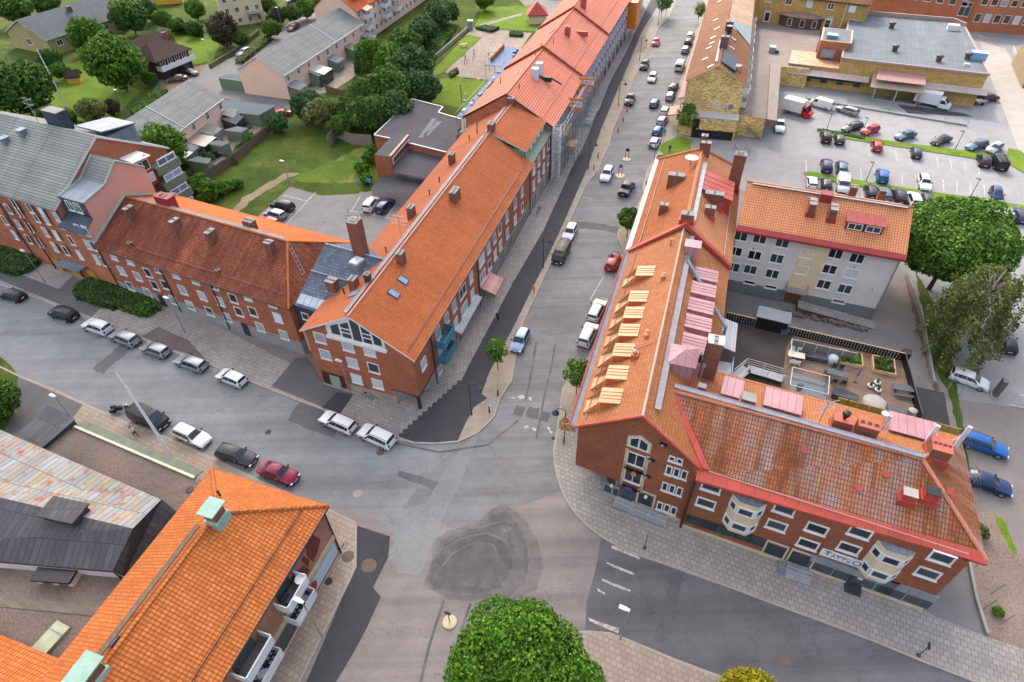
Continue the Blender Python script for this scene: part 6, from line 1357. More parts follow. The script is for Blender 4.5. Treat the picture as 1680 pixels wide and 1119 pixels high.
q=[P(*p,3.4) for p in ((645,282),(704,294),(742,252),(655,236))]
b=MB();b.h=ST;b.prism([(p.x,p.y) for p in q],0,3.4,0,1);b.build('lower_wing',[felt,flat('louvre_wall',S(120,124,124))],bS2)
b=MB();a,c=q[0],q[1];f=Fr(a,math.degrees(math.atan2(c.y-a.y,c.x-a.x)));L=(c-a).length
for k in range(12): b.box(f,.5+k*L/12.5,.5+(k+.5)*L/12.5,-.08,.02,1.6,3.0)
b.build('window',dk_metal,bS2)
q=[P(*p,2.0) for p in ((609,312),(684,322),(694,304),(640,290),(622,293))]
b=MB();b.h=ST;b.prism([(p.x,p.y) for p in q],0,2.2,0,1);b.build('store_room',[felt,concrete],bS2)
b=MB();p=P(636,262,2.5);b.tube([P(630,262,5.0),P(630,262,1.2) ,P(641,292,1.0)],.09,6);b.build('drain_pipe',white,bS2)
# pavilion, hut, houses
def house(name,o,ang,L,W,ze,zr,wall,roof,label,edge=dark_trim,hip=0,over=.5,wins=(),chim=None,cat='building'):
 f=Fr(o,ang);e_=thing(name,f,L/2,W/2,label,cat);g=Gable(f,0,L,0,W,ze,zr,over=over,verge=.4,hip0=hip,hip1=hip);g.roof(e_,roof,edge,.2);g.walls(e_,wall)
 for A,a,u,z,w_,h_ in wins: window(e_,f.p(*A,0),a,u,z,w_,h_,pm=glass)
 if chim: chimney(e_,g.on(*chim),ang,1.2,.9,1.2)
 return e_,f,g
eH,fH,gH=house('brown_villa',(-84.0,156.5),62,9.5,9.5,4.9,7.2,masonry('dark_brown_brick',S(92,58,48,1.2),S(74,46,40,1.2),S(80,60,50)),tile_dark,'brown brick villa with a dark brown roof and a white front balcony',hip=3.5,over=.8,chim=(8.5,5.5))
b=MB();b.box(fH,-.6,9.6,-2.0,-.05,2.4,2.55);b.box(fH,-.6,9.6,-2.0,-1.9,2.55,3.5);b.box(fH,-.6,-.5,-1.9,-.05,2.55,3.5);b.build('balcony',white,eH)
winrow(eH,fH.p(0,0,0),62,1.5,8,4,3.6,1.4,1.4,pm=glass);winrow(eH,fH.p(0,0,0),62,2,7.5,2,1.2,2.2,1.8,pm=shop_glass,fm=dk_metal,sill=False)
b=MB();f2=Fr(fH.p(2,9.0,0),62);g2=Gable(f2,0,9,0,7,4.6,6.6,over=.5);g2.roof(eH,tile_dark,white,name='rear_roof');g2.walls(eH,MATS['dark_brown_brick'],name='rear_wall')
eH,fH,gH=house('bungalow',(-121.3,176.5),62,24,17,4.4,8.2,masonry('pale_yellow_brick',S(190,174,122,1.4),S(168,150,100,1.4),S(150,138,104)),tiles('mottled_grey_tile',S(116,112,108),S(100,98,96),S(70,68,68),lichen=S(150,146,140),lam=(.58,.8)),'yellow brick bungalow with a mottled dark grey roof at the top left',edge=white,chim=(13,6.2))
window(eH,fH.p(0,0,0),-28,-8.5,2.6,2.0,1.6,pm=glass);winrow(eH,fH.p(0,0,0),62,3,22,5,2.6,1.6,1.4,pm=glass)
eH,fH,gH=house('cream_villa',(-81.5,197.3),26,11.5,10,8.8,12,plaster_cream,tile_b2,'tall cream plastered villa with climbing plants and small balconies',edge=white)
for zz in (7.0,4.2,1.4): winrow(eH,fH.p(0,0,0),26,1.6,10,4,zz,1.1,1.4,pm=glass)
b=MB();b.box(fH,6.6,10.4,-2.2,-.03,3.0,3.2);b.box(fH,6.7,6.9,-2.1,-1.9,0,3);b.box(fH,10.1,10.3,-2.1,-1.9,0,3);b.build('porch',concrete,eH)
house('yellow_house',(-118,222),10,14,8,5,7.5,flat('yellow_plaster',S(226,178,60),.9),tile_dark,'bright yellow house cut by the top edge behind the dark trees',edge=white)
eH,fH,gH=house('play_house',(-106.8,155.6),15,2.8,2.2,1.9,2.9,flat('yellow_boards',S(226,184,60,1.1),.8),tile_dark,'tiny yellow play house with a dark roof on the lawn',over=.35,cat='play house')
window(eH,fH.p(0,0,0),15,1.3,1.2,.6,.6,pm=glass)
eH,fH,gH=house('garden_pavilion',(7.4,192.6),0,5,5,2.9,5.2,plaster_cream,red_metal,'small cream pavilion with a red pyramid roof beside the coral roof',edge=red_trim,hip=2.9)
house('apartment_house',(-40,232),-4,46,12,7.5,11,plaster_pink,tile_i,'pale pink apartment house cut by the top edge above the playground lawn',edge=white)
house('apartment_house',(14,226),-4,14,12,9,12,flat('orange_plaster',S(214,150,96,1.1),.9),tile_i,'orange plastered house at the very top beside the end of the street',edge=white)
# ---------------------------------------------------------------- vehicles
PAINTS={'white': paint('white',S(240,240,240)),'silver': paint('silver',S(176,180,184),.3,.4),'grey': paint('grey',S(110,116,122),.3,.3),'black': paint('black',(0.012,0.012,0.014,1),.4),'navy': paint('navy',S(40,58,100)),'blue': paint('blue',S(34,104,176)),'slate': paint('slate',S(92,112,134),.3,.3),'red': paint('red',S(200,30,34)),'maroon': paint('maroon',S(140,24,66)),'wine': paint('wine',S(96,34,44)),'olive': paint('olive',S(110,112,88),.3,.3),'skyblue': paint('skyblue',S(160,186,214),.3,.3),'charcoal': paint('charcoal',S(56,60,66),.25,.2),'beige': paint('beige',S(190,186,176),.3,.3)}
car_glass=glassm('car_glass',(0.02,0.026,0.03,1),.08,.35);tyre_m=flat('tyre_rubber',S(34,34,36),.85,.2,var=0);rim_m=flat('wheel_alloy',S(170,172,176),.35,.5,metal=.5,var=0)
lamp_w=flat('headlamp',S(226,230,234),.15,.6,var=0);lamp_r=flat('tail_lamp',S(160,20,24),.25,.5,var=0);plate_m=flat('plate',S(230,230,230),.5,var=0);trim_m=flat('car_trim',S(34,36,38),.5,var=0)
# stations from tail to nose: x/L, belt height, top height, half width factor, top half width factor
SHAPES={
 'hatch': dict(L=4.15,W=1.76,H=1.48,st=[(-.5,.62,.66,.84,.7),(-.485,.88,.98,.93,.8),(-.43,.92,1.34,.97,.68),(-.33,.93,1.45,1,.69),(-.1,.92,1.48,1,.7),(.06,.91,1.43,1,.68),(.24,.92,.99,1,.82),(.38,.84,.89,.97,.8),(.47,.66,.71,.88,.74),(.5,.5,.54,.8,.68)],cab=(2,5),ws=(5,6),rw=(1,2)),
 'wagon': dict(L=4.65,W=1.8,H=1.5,st=[(-.5,.62,.66,.85,.72),(-.487,.9,1.0,.94,.82),(-.44,.93,1.36,.97,.7),(-.36,.94,1.46,1,.7),(-.1,.93,1.49,1,.7),(.06,.92,1.43,1,.68),(.21,.93,1.0,1,.82),(.38,.85,.9,.97,.8),(.475,.66,.71,.88,.74),(.5,.5,.54,.8,.68)],cab=(2,5),ws=(5,6),rw=(1,2)),
 'suv': dict(L=4.5,W=1.86,H=1.68,st=[(-.5,.7,.74,.86,.74),(-.485,1.0,1.12,.95,.82),(-.43,1.04,1.52,.98,.72),(-.35,1.05,1.64,1,.73),(-.1,1.04,1.68,1,.74),(.07,1.03,1.62,1,.72),(.22,1.05,1.12,1,.84),(.4,.98,1.03,.97,.82),(.48,.78,.82,.9,.76),(.5,.6,.64,.82,.7)],cab=(2,5),ws=(5,6),rw=(1,2)),
 'sedan': dict(L=4.6,W=1.8,H=1.44,st=[(-.5,.64,.68,.84,.72),(-.48,.9,.94,.93,.8),(-.36,.93,.98,.98,.82),(-.22,.93,1.36,1,.68),(-.06,.92,1.43,1,.69),(.07,.91,1.38,1,.67),(.22,.92,.98,1,.82),(.38,.84,.88,.97,.8),(.475,.66,.7,.88,.74),(.5,.5,.54,.8,.68)],cab=(3,5),ws=(5,6),rw=(2,3)),
 'van': dict(L=5.0,W=1.95,H=1.95,st=[(-.5,.9,1.0,.93,.8),(-.495,1.1,1.78,.98,.85),(-.46,1.12,1.92,1,.86),(-.1,1.12,1.96,1,.87),(.12,1.12,1.94,1,.86),(.22,1.12,1.86,1,.82),(.35,1.14,1.2,1,.86),(.45,.96,1.02,.96,.82),(.49,.72,.76,.88,.76),(.5,.56,.6,.84,.72)],cab=(4,5),ws=(5,6),rw=(0,1)),
 'pickup': dict(L=5.2,W=1.88,H=1.78,st=[(-.5,.8,.84,.9,.8),(-.49,1.02,1.06,.96,.84),(-.2,1.04,1.08,1,.86),(-.16,1.05,1.66,1,.72),(-.02,1.05,1.78,1,.73),(.1,1.04,1.7,1,.71),(.22,1.06,1.12,1,.84),(.4,1.0,1.05,.98,.82),(.48,.8,.84,.9,.78),(.5,.62,.66,.84,.72)],cab=(3,5),ws=(5,6),rw=(2,3)),
}
def ring(s,W):
 x,zb,zt,wf,tf=s;h=W/2*wf;t=W/2*tf;lo=.24
 return [(-h*.9,lo),(-h,.42),(-h,(zb+.42)/2),(-h*.985,zb),(-t,zt-.05),(-t*.8,zt),(0,zt+.03),(t*.8,zt),(t,zt-.05),(h*.985,zb),(h,(zb+.42)/2),(h,.42),(h*.9,lo)]
def car_meshes(kind):
 d=SHAPES[kind];L,W=d['L'],d['W'];st=d['st'];R_=[[(s[0]*L,y,z) for y,z in ring(s,W)] for s in st];n=13;out={}
 b=MB()
 for i in range(len(st)-1):
  for j in range(n-1): b.face([R_[i][j],R_[i][j+1],R_[i+1][j+1],R_[i+1][j]][::-1])
 b.face(R_[0]);b.face(R_[-1][::-1])
 for i in range(len(st)-1): b.face([R_[i][0],R_[i+1][0],R_[i+1][-1],R_[i][-1]])
 vm={};v2=[];f2=[] # weld so the shell shades as one surface
 for f in b.f:
  g=[]
  for k in f:
   key=tuple(round(c,4) for c in b.v[k])
   if key not in vm: vm[key]=len(v2);v2.append(key)
   if vm[key] not in g: g.append(vm[key])
  f2.append(tuple(g))
 b.v,b.f=v2,f2
 out['body']=b.mesh('body',PAINTS['white'],smooth=32)
 def lerp(a,c,t): return tuple(a[k]+(c[k]-a[k])*t for k in range(3))
 def quadpatch(m,a,c,e,f,ia,ib,off): # inset quad a-c-e-f pushed outwards
  q=[lerp(lerp(a,c,ia),lerp(f,e,ia),ib),lerp(lerp(a,c,1-ia),lerp(f,e,1-ia),ib),lerp(lerp(a,c,1-ia),lerp(f,e,1-ia),1-ib),lerp(lerp(a,c,ia),lerp(f,e,ia),1-ib)]
  m.face([tuple(p[k]+off[k] for k in range(3)) for p in q])
 def strip(m,ia,ib,ta,tb,dx): # glass that follows the curve of the body between two stations
  for j in range(4,8):
   k0=.12 if j==4 else 0;k1=.88 if j==7 else 1
   q=[]
   for t,kk in ((ta,k0),(ta,k1),(tb,k1),(tb,k0)):
    a,c=lerp(R_[ia][j],R_[ia][j+1],kk),lerp(R_[ib][j],R_[ib][j+1],kk);p=lerp(a,c,t);q.append((p[0]+dx,p[1],p[2]+.018))
   m.face(q)
 i0,i1=d['ws'];m=MB();strip(m,i0,i1,.06,.94,.015);out['windscreen']=m.mesh('windscreen',car_glass)
 i0,i1=d['rw'];m=MB()
 if kind=='van': quadpatch(m,(R_[1][4][0],-.75,1.15),(R_[1][4][0],.75,1.15),(R_[1][4][0],.7,1.7),(R_[1][4][0],-.7,1.7),.03,.03,(-.03,0,0))
 else: strip(m,i0,i1,.1,.9,-.015)
 out['rear_window']=m.mesh('rear_window',car_glass)
 for sg,j0,j1 in ((-1,3,4),(1,9,8)):
  m=MB();a,c=d['cab']
  for i in range(a,c+1):
   p,q,r_,s_=R_[i][j0],R_[min(i+1,c+1)][j0],R_[min(i+1,c+1)][j1],R_[i][j1]
   if i==c: quadpatch(m,p,lerp(p,R_[c+1][j0],.62),lerp(s_,R_[c+1][j1],.12),s_,.02,.12,(0,sg*.015,.006))
   else: quadpatch(m,p,q,r_,s_,.018,.12,(0,sg*.015,.006))
  out['side%d' % sg]=m.mesh('side_window',car_glass)
 r=.33 if kind in ('hatch','wagon','sedan') else .37;m=MB();m.tube([(0,-.1,0),(0,.1,0)],r,16);out['wheel']=m.mesh('wheel',tyre_m,smooth=40)
 m=MB();m.tube([(0,-.115,0),(0,.115,0)],r*.66,10);out['rim']=m.mesh('rim',rim_m);out['r']=r
 xf,xr=L*.31,-L*.295;out['wp']=[(xf,W/2-.1,r),(xf,-W/2+.1,r),(xr,W/2-.1,r),(xr,-W/2+.1,r)]
 hz=st[-2][1]-.02;fr0=Fr((0,0),0)
 for nm,s_,x,z,mt,wd,ht in (('headlight',1,L*.487,hz-.06,lamp_w,.3,.14),('headlight',-1,L*.487,hz-.06,lamp_w,.3,.14),('tail_light',1,-L*.492,st[1][1]-.1,lamp_r,.2,.26),('tail_light',-1,-L*.492,st[1][1]-.1,lamp_r,.2,.26)):
  m=MB();y=s_*W/2*.72;m.box(fr0,x-.09,x+.07,y-wd/2,y+wd/2,z-ht/2,z+ht/2);out[nm+str(s_)]=m.mesh(nm,mt)
 m=MB();m.box(fr0,L/2-.02,L/2+.02,-.26,.26,.4,.51);m.box(fr0,-L/2-.02,-L/2+.02,-.26,.26,.55,.66);out['plate']=m.mesh('number_plate',plate_m)
 m=MB();m.box(fr0,L/2-.08,L/2+.012,-W*.3,W*.3,.26,.4);m.box(fr0,-L/2-.012,-L/2+.1,-W*.36,W*.36,.26,.42);out['bumper']=m.mesh('bumper',trim_m)
 zm=st[d['ws'][0]][1]+.12;xm=st[d['ws'][0]][0]*L+.35
 for s_ in (-1,1): m=MB();m.box(fr0,xm-.07,xm+.07,s_*(W/2+.09)-.1,s_*(W/2+.09)+.1,zm-.08,zm+.08);out['mirror%d' % s_]=m.mesh('mirror',trim_m)
 if kind=='pickup': m=MB();m.box(fr0,-L*.48,-L*.2,-W*.38,W*.38,1.085,1.115);out['bed']=m.mesh('load_bed',trim_m)
 if kind=='van':
  m=MB()
  for k in range(7): m.box(fr0,-L*.44+k*L*.085,-L*.44+k*L*.085+.06,-W*.37,W*.37,1.955,2.0)
  out['ribs']=m.mesh('roof_rib',trim_m)
 if kind in ('wagon','suv'):
  m=MB()
  for s_ in (-1,1): m.tube([(st[2][0]*L,s_*W*.34,st[3][2]-.02),(st[3][0]*L,s_*W*.34,st[3][2]+.06),(st[5][0]*L,s_*W*.34,st[5][2]+.05)],.025,4)
  out['rails']=m.mesh('roof_rail',trim_m)
 return out
CM={k: car_meshes(k) for k in SHAPES}
def sub(name,me,par,loc=(0,0,0)): o=bpy.data.objects.new(name,me);link(o,par);o.location=loc;return o
def car_parts(e_,k,colr):
 m=CM[k];o=sub('body',m['body'],e_);o.material_slots[0].link='OBJECT';o.material_slots[0].material=PAINTS[colr]
 for nm,key in (('windscreen','windscreen'),('rear_window','rear_window'),('side_window','side-1'),('side_window','side1'),('headlight','headlight1'),('headlight','headlight-1'),('tail_light','tail_light1'),('tail_light','tail_light-1'),('number_plate','plate'),('bumper','bumper'),('mirror','mirror1'),('mirror','mirror-1')): sub(nm,m[key],e_)
 if 'ribs' in m: sub('roof_rib',m['ribs'],e_)
 if 'bed' in m: sub('load_bed',m['bed'],e_)
 if 'rails' in m: sub('roof_rail',m['rails'],e_)
 for w_ in m['wp']: q=sub('wheel',m['wheel'],e_,w_);sub('rim',m['rim'],q)
def car(k,colr,fx,fy,rx,ry,label,group,name='parked_car',z=.02):
 zc=.55;a,c=P(fx,fy,zc),P(rx,ry,zc);mid=(a+c)/2;d=a-c
 e_=empty(name,(mid.x,mid.y,z),label,{'van': 'van','pickup': 'pickup truck'}.get(k,'car'),group,math.atan2(d.y,d.x));car_parts(e_,k,colr);return e_
G1='cars parked along the side street';G2='vehicles along the main street';G3='cars in the large car park';G4='cars in the courtyard';G5='cars in the garden lane';G6='cars beside the tattoo shop yard'
CARS=[
 ('hatch','black',1,479,40,490,'black hatchback cut by the left edge, parked at the kerb of the side street',G1),
 ('suv','black',81,508,127,523,'black crossover parked at the kerb below the clipped hedge by the yellow doors',G1),
 ('suv','white',138,529,183,545,'white crossover at the kerb between the black crossover and the silver off-roader',G1),
 ('suv','silver',184,547,227,564,'silver off-roader with a roof rack and spare wheel at the kerb',G1),
 ('hatch','silver',234,566,278,582,'silver hatchback parked beside the brown asphalt patch in the pavement',G1),
 ('wagon','silver',288,587,339,605,'silver estate car between the silver hatchback and the small white hatchback',G1),
 ('hatch','white',358,611,403,630,'small white hatchback with a purple tinted rear, parked alone at the kerb',G1),
 ('wagon','white',526,681,584,706,'white estate car parked in front of the paved corner, left of the white crossover',G1),
 ('suv','white',590,704,647,730,'white crossover parked nearest the junction beneath the corner column',G1),
 ('van','black',275,700,217,675,'black van parked behind the motorcycle, crossed by the white flagpole',G1),
 ('wagon','white',345,729,287,702,'white estate car parked facing the junction between the black van and the black estate',G1),
 ('wagon','charcoal',420,758,358,738,'dark estate car partly hidden behind the tip of the orange hipped roof',G1),
 ('sedan','maroon',482,786,432,767,'magenta red car partly hidden by the orange hipped roof',G1),
 ('hatch','skyblue',846,574,860,544,'pale blue hatchback driving towards the junction in the main street',G2),
 ('van','black',912,434,929,400,'black van parked by the street lamp behind a white car',G2),
 ('hatch','white',928,396,942,367,'white hatchback parked behind the black van',G2),
 ('hatch','red',1014,418,999,443,'red hatchback parked by the round street tree',G2),
 ('wagon','white',987,493,970,526,'white estate car parked in the marked bay beside the dormer roof',G2),
 ('suv','white',972,534,956,566,'white people carrier parked nearest the junction beside the dormer roof',G2),
 ('pickup','black',1036,297,1021,321,'black pickup truck driving away up the main street',G2),
 ('suv','white',990,299,1001,275,'white crossover driving down by the traffic islands',G2),
 ('hatch','white',1079,225,1069,242,'white hatchback parked nearest the lawn at the right kerb',G2),
 ('hatch','blue',1084,207,1075,222,'bright blue car parked beside the blue and yellow signs',G2),
 ('hatch','beige',1091,191,1082,205,'beige silver car parked behind the bright blue one',G2),
 ('hatch','white',1095,175,1087,189,'white car parked below the orange awning',G2),
 ('hatch','silver',1104,150,1096,165,'silver car parked beside the orange awning',G2),
 ('wagon','charcoal',1109,136,1101,150,'charcoal car parked just above the orange awning',G2),
 ('hatch','slate',1078,162,1070,177,'blue grey hatchback driving away in the middle of the street',G2),
 ('pickup','black',1029,175,1038,152,'black pickup parked by the orange traffic cones',G2),
 ('hatch','white',1066,137,1074,119,'white car driving down the main street past the scaffold',G2),
 ('suv','black',1054,115,1061,100,'black crossover parked by a marked bay on the left kerb',G2),
 ('van','white',1119,100,1111,118,'white van driving beside the dark red awning',G2),
 ('hatch','red',1073,77,1079,62,'red car driving far up the main street',G2),
 ('hatch','silver',1127,75,1122,88,'silver car, lowest of three parked by the dark red awning',G2),
 ('suv','black',1131,64,1127,76,'black car, middle of three parked by the dark red awning',G2),
 ('hatch','white',1135,53,1130,64,'white car, uppermost of three parked by the dark red awning',G2),
 ('suv','black',444,333,482,343,'black crossover at the left of the courtyard behind the brick wing',G4),
 ('hatch','silver',434,347,468,357,'silver violet hatchback next to the black crossover in the courtyard',G4),
 ('hatch','red',425,360,456,370,'pale red car half hidden by the orange roof in the courtyard',G4),
 ('suv','white',618,324,600,347,'white crossover parked in the courtyard beside the dark felt roof',G4),
 ('wagon','navy',644,325,620,350,'dark blue estate car parked in the courtyard beside the long orange roof',G4),
 ('sedan','olive',278,131,305,127,'olive green saloon in the driveway of the brown villa',G5),
 ('wagon','black',324,121,298,117,'black car in front of the brown villa',G5),
 ('wagon','silver',388,92,411,80,'silver estate car parked along the garden lane',G5),
 ('wagon','wine',471,51,491,40,'dark red estate car parked in the lane behind the long row house',G5),
 ('wagon','navy',470,3,492,-2,'blue car cut by the top edge near the cream villa',G5),
 ('hatch','red',474,184,455,188,'bright red car behind the round bush at the end of the carport',G5),
 ('wagon','black',2,214,30,206,'black car under the large tree at the left edge',G5),
 ('van','white',1330,167,1364,177,'white delivery van in front of the loading ramp',G3),
 ('wagon','silver',1376,177,1404,186,'silver estate car right of the white delivery van',G3),
 ('suv','wine',1632,160,1611,163,'dark red crossover with a small trailer at the corner of the store',G3),
 ('wagon','charcoal',1383,214,1413,205,'dark grey estate car above the grass strip, left of the red car',G3),
 ('hatch','red',1414,219,1441,209,'red car parked above the grass strip',G3),
 ('sedan','slate',1470,227,1501,218,'grey saloon above the grass strip',G3),
 ('sedan','black',1529,236,1559,225,'black saloon above the grass strip',G3),
 ('wagon','slate',1586,244,1618,234,'blue grey estate car above the grass strip',G3),
 ('hatch','silver',1620,251,1643,236,'silver hatchback at the right end above the grass strip',G3),
 ('suv','black',1353,215,1356,235,'black crossover at the left end of the row below the upper grass strip',G3),
 ('hatch','charcoal',1376,219,1378,238,'dark brown grey hatchback second in the row below the upper grass strip',G3),
 ('hatch','red',1437,229,1440,250,'bright red hatchback parked alone below the upper grass strip',G3),
 ('hatch','charcoal',1502,241,1504,260,'dark hatchback parked alone below the upper grass strip',G3),
 ('suv','black',1610,254,1617,274,'black crossover below the grass strip, left of the black people carrier',G3),
 ('van','black',1632,259,1643,277,'black people carrier at the right end below the upper grass strip',G3),
 ('suv','navy',1354,262,1357,283,'dark blue crossover at the left of the row above the lower grass strip',G3),
 ('wagon','slate',1379,264,1382,285,'steel blue estate car second in the row above the lower grass strip',G3),
 ('suv','blue',1445,279,1448,300,'blue crossover parked alone above the lower grass strip',G3),
 ('wagon','white',1519,312,1514,289,'white estate car above the lower grass strip',G3),
 ('hatch','navy',1637,330,1632,309,'navy hatchback parked alone above the lower grass strip near the big tree',G3),
 ('hatch','white',1331,289,1333,311,'white coupe at the left end below the lower grass strip',G3),
 ('hatch','charcoal',1355,292,1356,312,'dark grey hatchback between the white coupe and the white van',G3),
 ('van','white',1383,318,1382,289,'white van below the lower grass strip',G3),
 ('wagon','black',1426,303,1431,325,'black estate car, first of three dark cars below the lower grass strip',G3),
 ('wagon','slate',1446,307,1455,330,'grey blue estate car between two black cars below the lower grass strip',G3),
 ('suv','black',1471,311,1479,334,'black crossover left of a white crossover below the lower grass strip',G3),
 ('suv','white',1494,317,1503,339,'white crossover below the lower grass strip, near the big tree',G3),
 ('hatch','charcoal',1516,318,1523,336,'dark hatchback partly hidden by the crown of the big tree',G3),
 ('suv','white',1641,339,1653,361,'white crossover right of the big tree',G3),
 ('wagon','navy',1662,341,1677,364,'blue estate car cut by the right edge beside the big tree',G3),
 ('hatch','white',1664,398,1692,412,'white car at the right edge behind the big tree',G3),
 ('hatch','charcoal',1650,552,1655,572,'dark car with red lights in the shade at the right edge',G6),
 ('hatch','white',1616,632,1565,614,'white hatchback behind the wire fence by the birch',G6),
 ('wagon','blue',1646,741,1582,719,'bright blue estate car behind the hipped roof end',G6),
 ('sedan','navy',1651,803,1585,780,'dark navy saloon behind the hipped roof end, nearest the viewer',G6),
 ('pickup','white',1279,216,1278,198,'white pickup parked beside the beige canopy roof',G3),
]
for c in CARS: car(*c)
# box trucks
def truck(fx,fy,rx,ry,cabc,label,L=6.2):
 a,c=P(fx,fy,.8),P(rx,ry,.8);mid=(a+c)/2;d=a-c
 e_=empty('box_truck',(mid.x,mid.y,.02),label,'truck',None,math.atan2(d.y,d.x));f0=Fr((0,0),0)
 b=MB();b.box(f0,-L/2,L*.18,-1.1,1.1,.75,3.0);sub('cargo_box',b.mesh('cargo_box',white),e_)
 b=MB();b.box(f0,-L/2,L*.45,-.7,.7,.45,.72);sub('chassis',b.mesh('chassis',trim_m),e_)
 b=MB();x0,x1,x2,x3=L*.19,L*.3,L*.42,L*.5
 sec=[(x0,.4,2.15),(x1,.4,2.2),(x2,.4,1.25),(x3,.4,1.0)]
 for i in range(3):
  (xa,la,ha),(xb,lb,hb)=sec[i],sec[i+1]
  b.face([(xa,-.95,ha),(xb,-.95,hb),(xb,.95,hb),(xa,.95,ha)])
  b.face([(xa,-1,la),(xb,-1,lb),(xb,-.95,hb),(xa,-.95,ha)]);b.face([(xb,1,lb),(xa,1,la),(xa,.95,ha),(xb,.95,hb)])
 b.face([(x3,-1,.4),(x3,1,.4),(x3,.95,1.0),(x3,-.95,1.0)]);b.face([(x0,1,.4),(x0,-1,.4),(x0,-.95,2.15),(x0,.95,2.15)])
 sub('cab',b.mesh('cab',PAINTS[cabc]),e_)
 b=MB();b.face([(x1+.06,-.85,2.16),(x2-.04,-.85,1.34),(x2-.04,.85,1.34),(x1+.06,.85,2.16)]);sub('windscreen',b.mesh('windscreen',car_glass),e_)
 for s_ in (-1,1): b=MB();b.face([(x0+.15,s_*1.0,1.25),(x2-.25,s_*1.0,1.25),(x1+.05,s_*.985,1.95),(x0+.15,s_*.985,1.95)]);sub('side_window',b.mesh('side_window',car_glass),e_)
 for x in (-L*.3,L*.36):
  for y in (-.85,.85): q=sub('wheel',CM['van']['wheel'],e_,(x,y,.37));sub('rim',CM['van']['rim'],q)
truck(1329,187,1288,176,'red','white box truck with a red cab beside the beige canopy roof')
truck(1556,174,1503,163,'white','white box truck at the loading dock of the store',7.0)
e_=empty('car_trailer',P(1606,171),'small grey trailer behind the dark red crossover','trailer');f=Fr(P(1606,171),10)
b=MB();b.box(f,-1.2,1.2,-.7,.7,.45,.9);b.tube([f.p(1.2,0,.5),f.p(2.2,0,.5)],.05,5);b.build('trailer_box',grey_metal,e_);b=MB()
for y in (-.8,.8): b.tube([f.p(0,y-.08,.3),f.p(0,y+.08,.3)],.3,12)
b.build('wheel',tyre_m,e_)
# motorcycle
a,c=P(212,668,.4),P(182,674,.4);mid=(a+c)/2;d=a-c;an=math.degrees(math.atan2(d.y,d.x));f=Fr(mid,an)
e_=empty('motorcycle',(mid.x,mid.y,.02),'black touring motorcycle parked at the kerb behind the black van','motorcycle')
for x in (.78,-.78):
 b=MB();b.tube([f.p(x,-.07,.33),f.p(x,.07,.33)],.33,16);w_=b.build('wheel',tyre_m,e_,40);b=MB();b.tube([f.p(x,-.08,.33),f.p(x,.08,.33)],.2,10);b.build('rim',rim_m,w_)
b=MB();b.box(f,-.35,.3,-.17,.17,.3,.62);b.tube([f.p(.3,0,.6),f.p(.72,0,.85),f.p(.8,0,.35)],.06,6);b.tube([f.p(-.3,0,.5),f.p(-.78,0,.35)],.06,6);b.build('engine',dk_metal,e_)
b=MB();b.lathe(f.p(.2,0,.62),[(.1,0),(.24,.1),(.22,.24),(.05,.3)],10);b.build('fuel_tank',PAINTS['black'],e_,40)
b=MB();b.box(f,-.65,.05,-.16,.16,.68,.8);b.build('seat',tyre_m,e_)
for s_ in (-1,1): b=MB();b.box(f,-1.0,-.45,s_*.32-.13,s_*.32+.13,.45,.85);b.build('pannier',PAINTS['black'],e_)
b=MB();b.tube([f.p(.5,-.42,1.02),f.p(.62,-.15,.98),f.p(.62,.15,.98),f.p(.5,.42,1.02)],.025,5);b.tube([f.p(.62,0,.98),f.p(.74,0,.7)],.04,5);b.build('handlebar',grey_metal,e_)
b=MB();b.lathe(f.p(.86,0,.75),[(.05,0),(.12,.05),(.12,.2),(.04,.24)],10);b.build('headlight',lamp_w,e_)
b=MB();b.tube([f.p(-.1,.22,.3),f.p(-.95,.26,.3)],.05,6);b.build('exhaust',grey_metal,e_)
# ---------------------------------------------------------------- trees, bushes and hedges
def leaves(cen,nrm,size,rng):
 """one bent diamond of two triangles per leaf clump -> vertices, faces"""
 n=len(cen);r=rng.normal(size=(n,3));a=np.cross(nrm,r);a /= np.linalg.norm(a,axis=1,keepdims=True)+1e-9;b=np.cross(nrm,a)
 s=(size*rng.uniform(.6,1.35,n))[:,None];k=rng.uniform(.55,.95,n)[:,None]
 v=np.stack([cen-a*s,cen-b*s*k+nrm*s*.15,cen+a*s,cen+b*s*k+nrm*s*.15],1).reshape(-1,3)
 return v
def leaf_mesh(name,v,mat):
 n=len(v) // 4;me=bpy.data.meshes.new(name);me.vertices.add(len(v));me.vertices.foreach_set('co',v.astype(np.float32).ravel())
 me.loops.add(n*4);me.loops.foreach_set('vertex_index',np.arange(n*4));me.polygons.add(n);me.polygons.foreach_set('loop_start',np.arange(n)*4)
 me.update();me.validate();me.materials.append(mat);return me
def crown_pts(rng,lobes,dens,size,inner=.25):
 C_,N_=[],[]
 for (cx,cy,cz,rx,ry,rz) in lobes:
  n=int(dens*4*math.pi*((rx*ry+rx*rz+ry*rz)/3));u=rng.normal(size=(n,3));u /= np.linalg.norm(u,axis=1,keepdims=True)
  rad=np.where(rng.random(n)<inner,rng.uniform(.45,.85,n),rng.uniform(.86,1.06,n))[:,None]
  C_.append(np.array([cx,cy,cz])+u*np.array([rx,ry,rz])*rad);q=u+rng.normal(size=(n,3))*.55+np.array([0,0,.35]);N_.append(q/np.linalg.norm(q,axis=1,keepdims=True))
 return np.concatenate(C_),np.concatenate(N_)
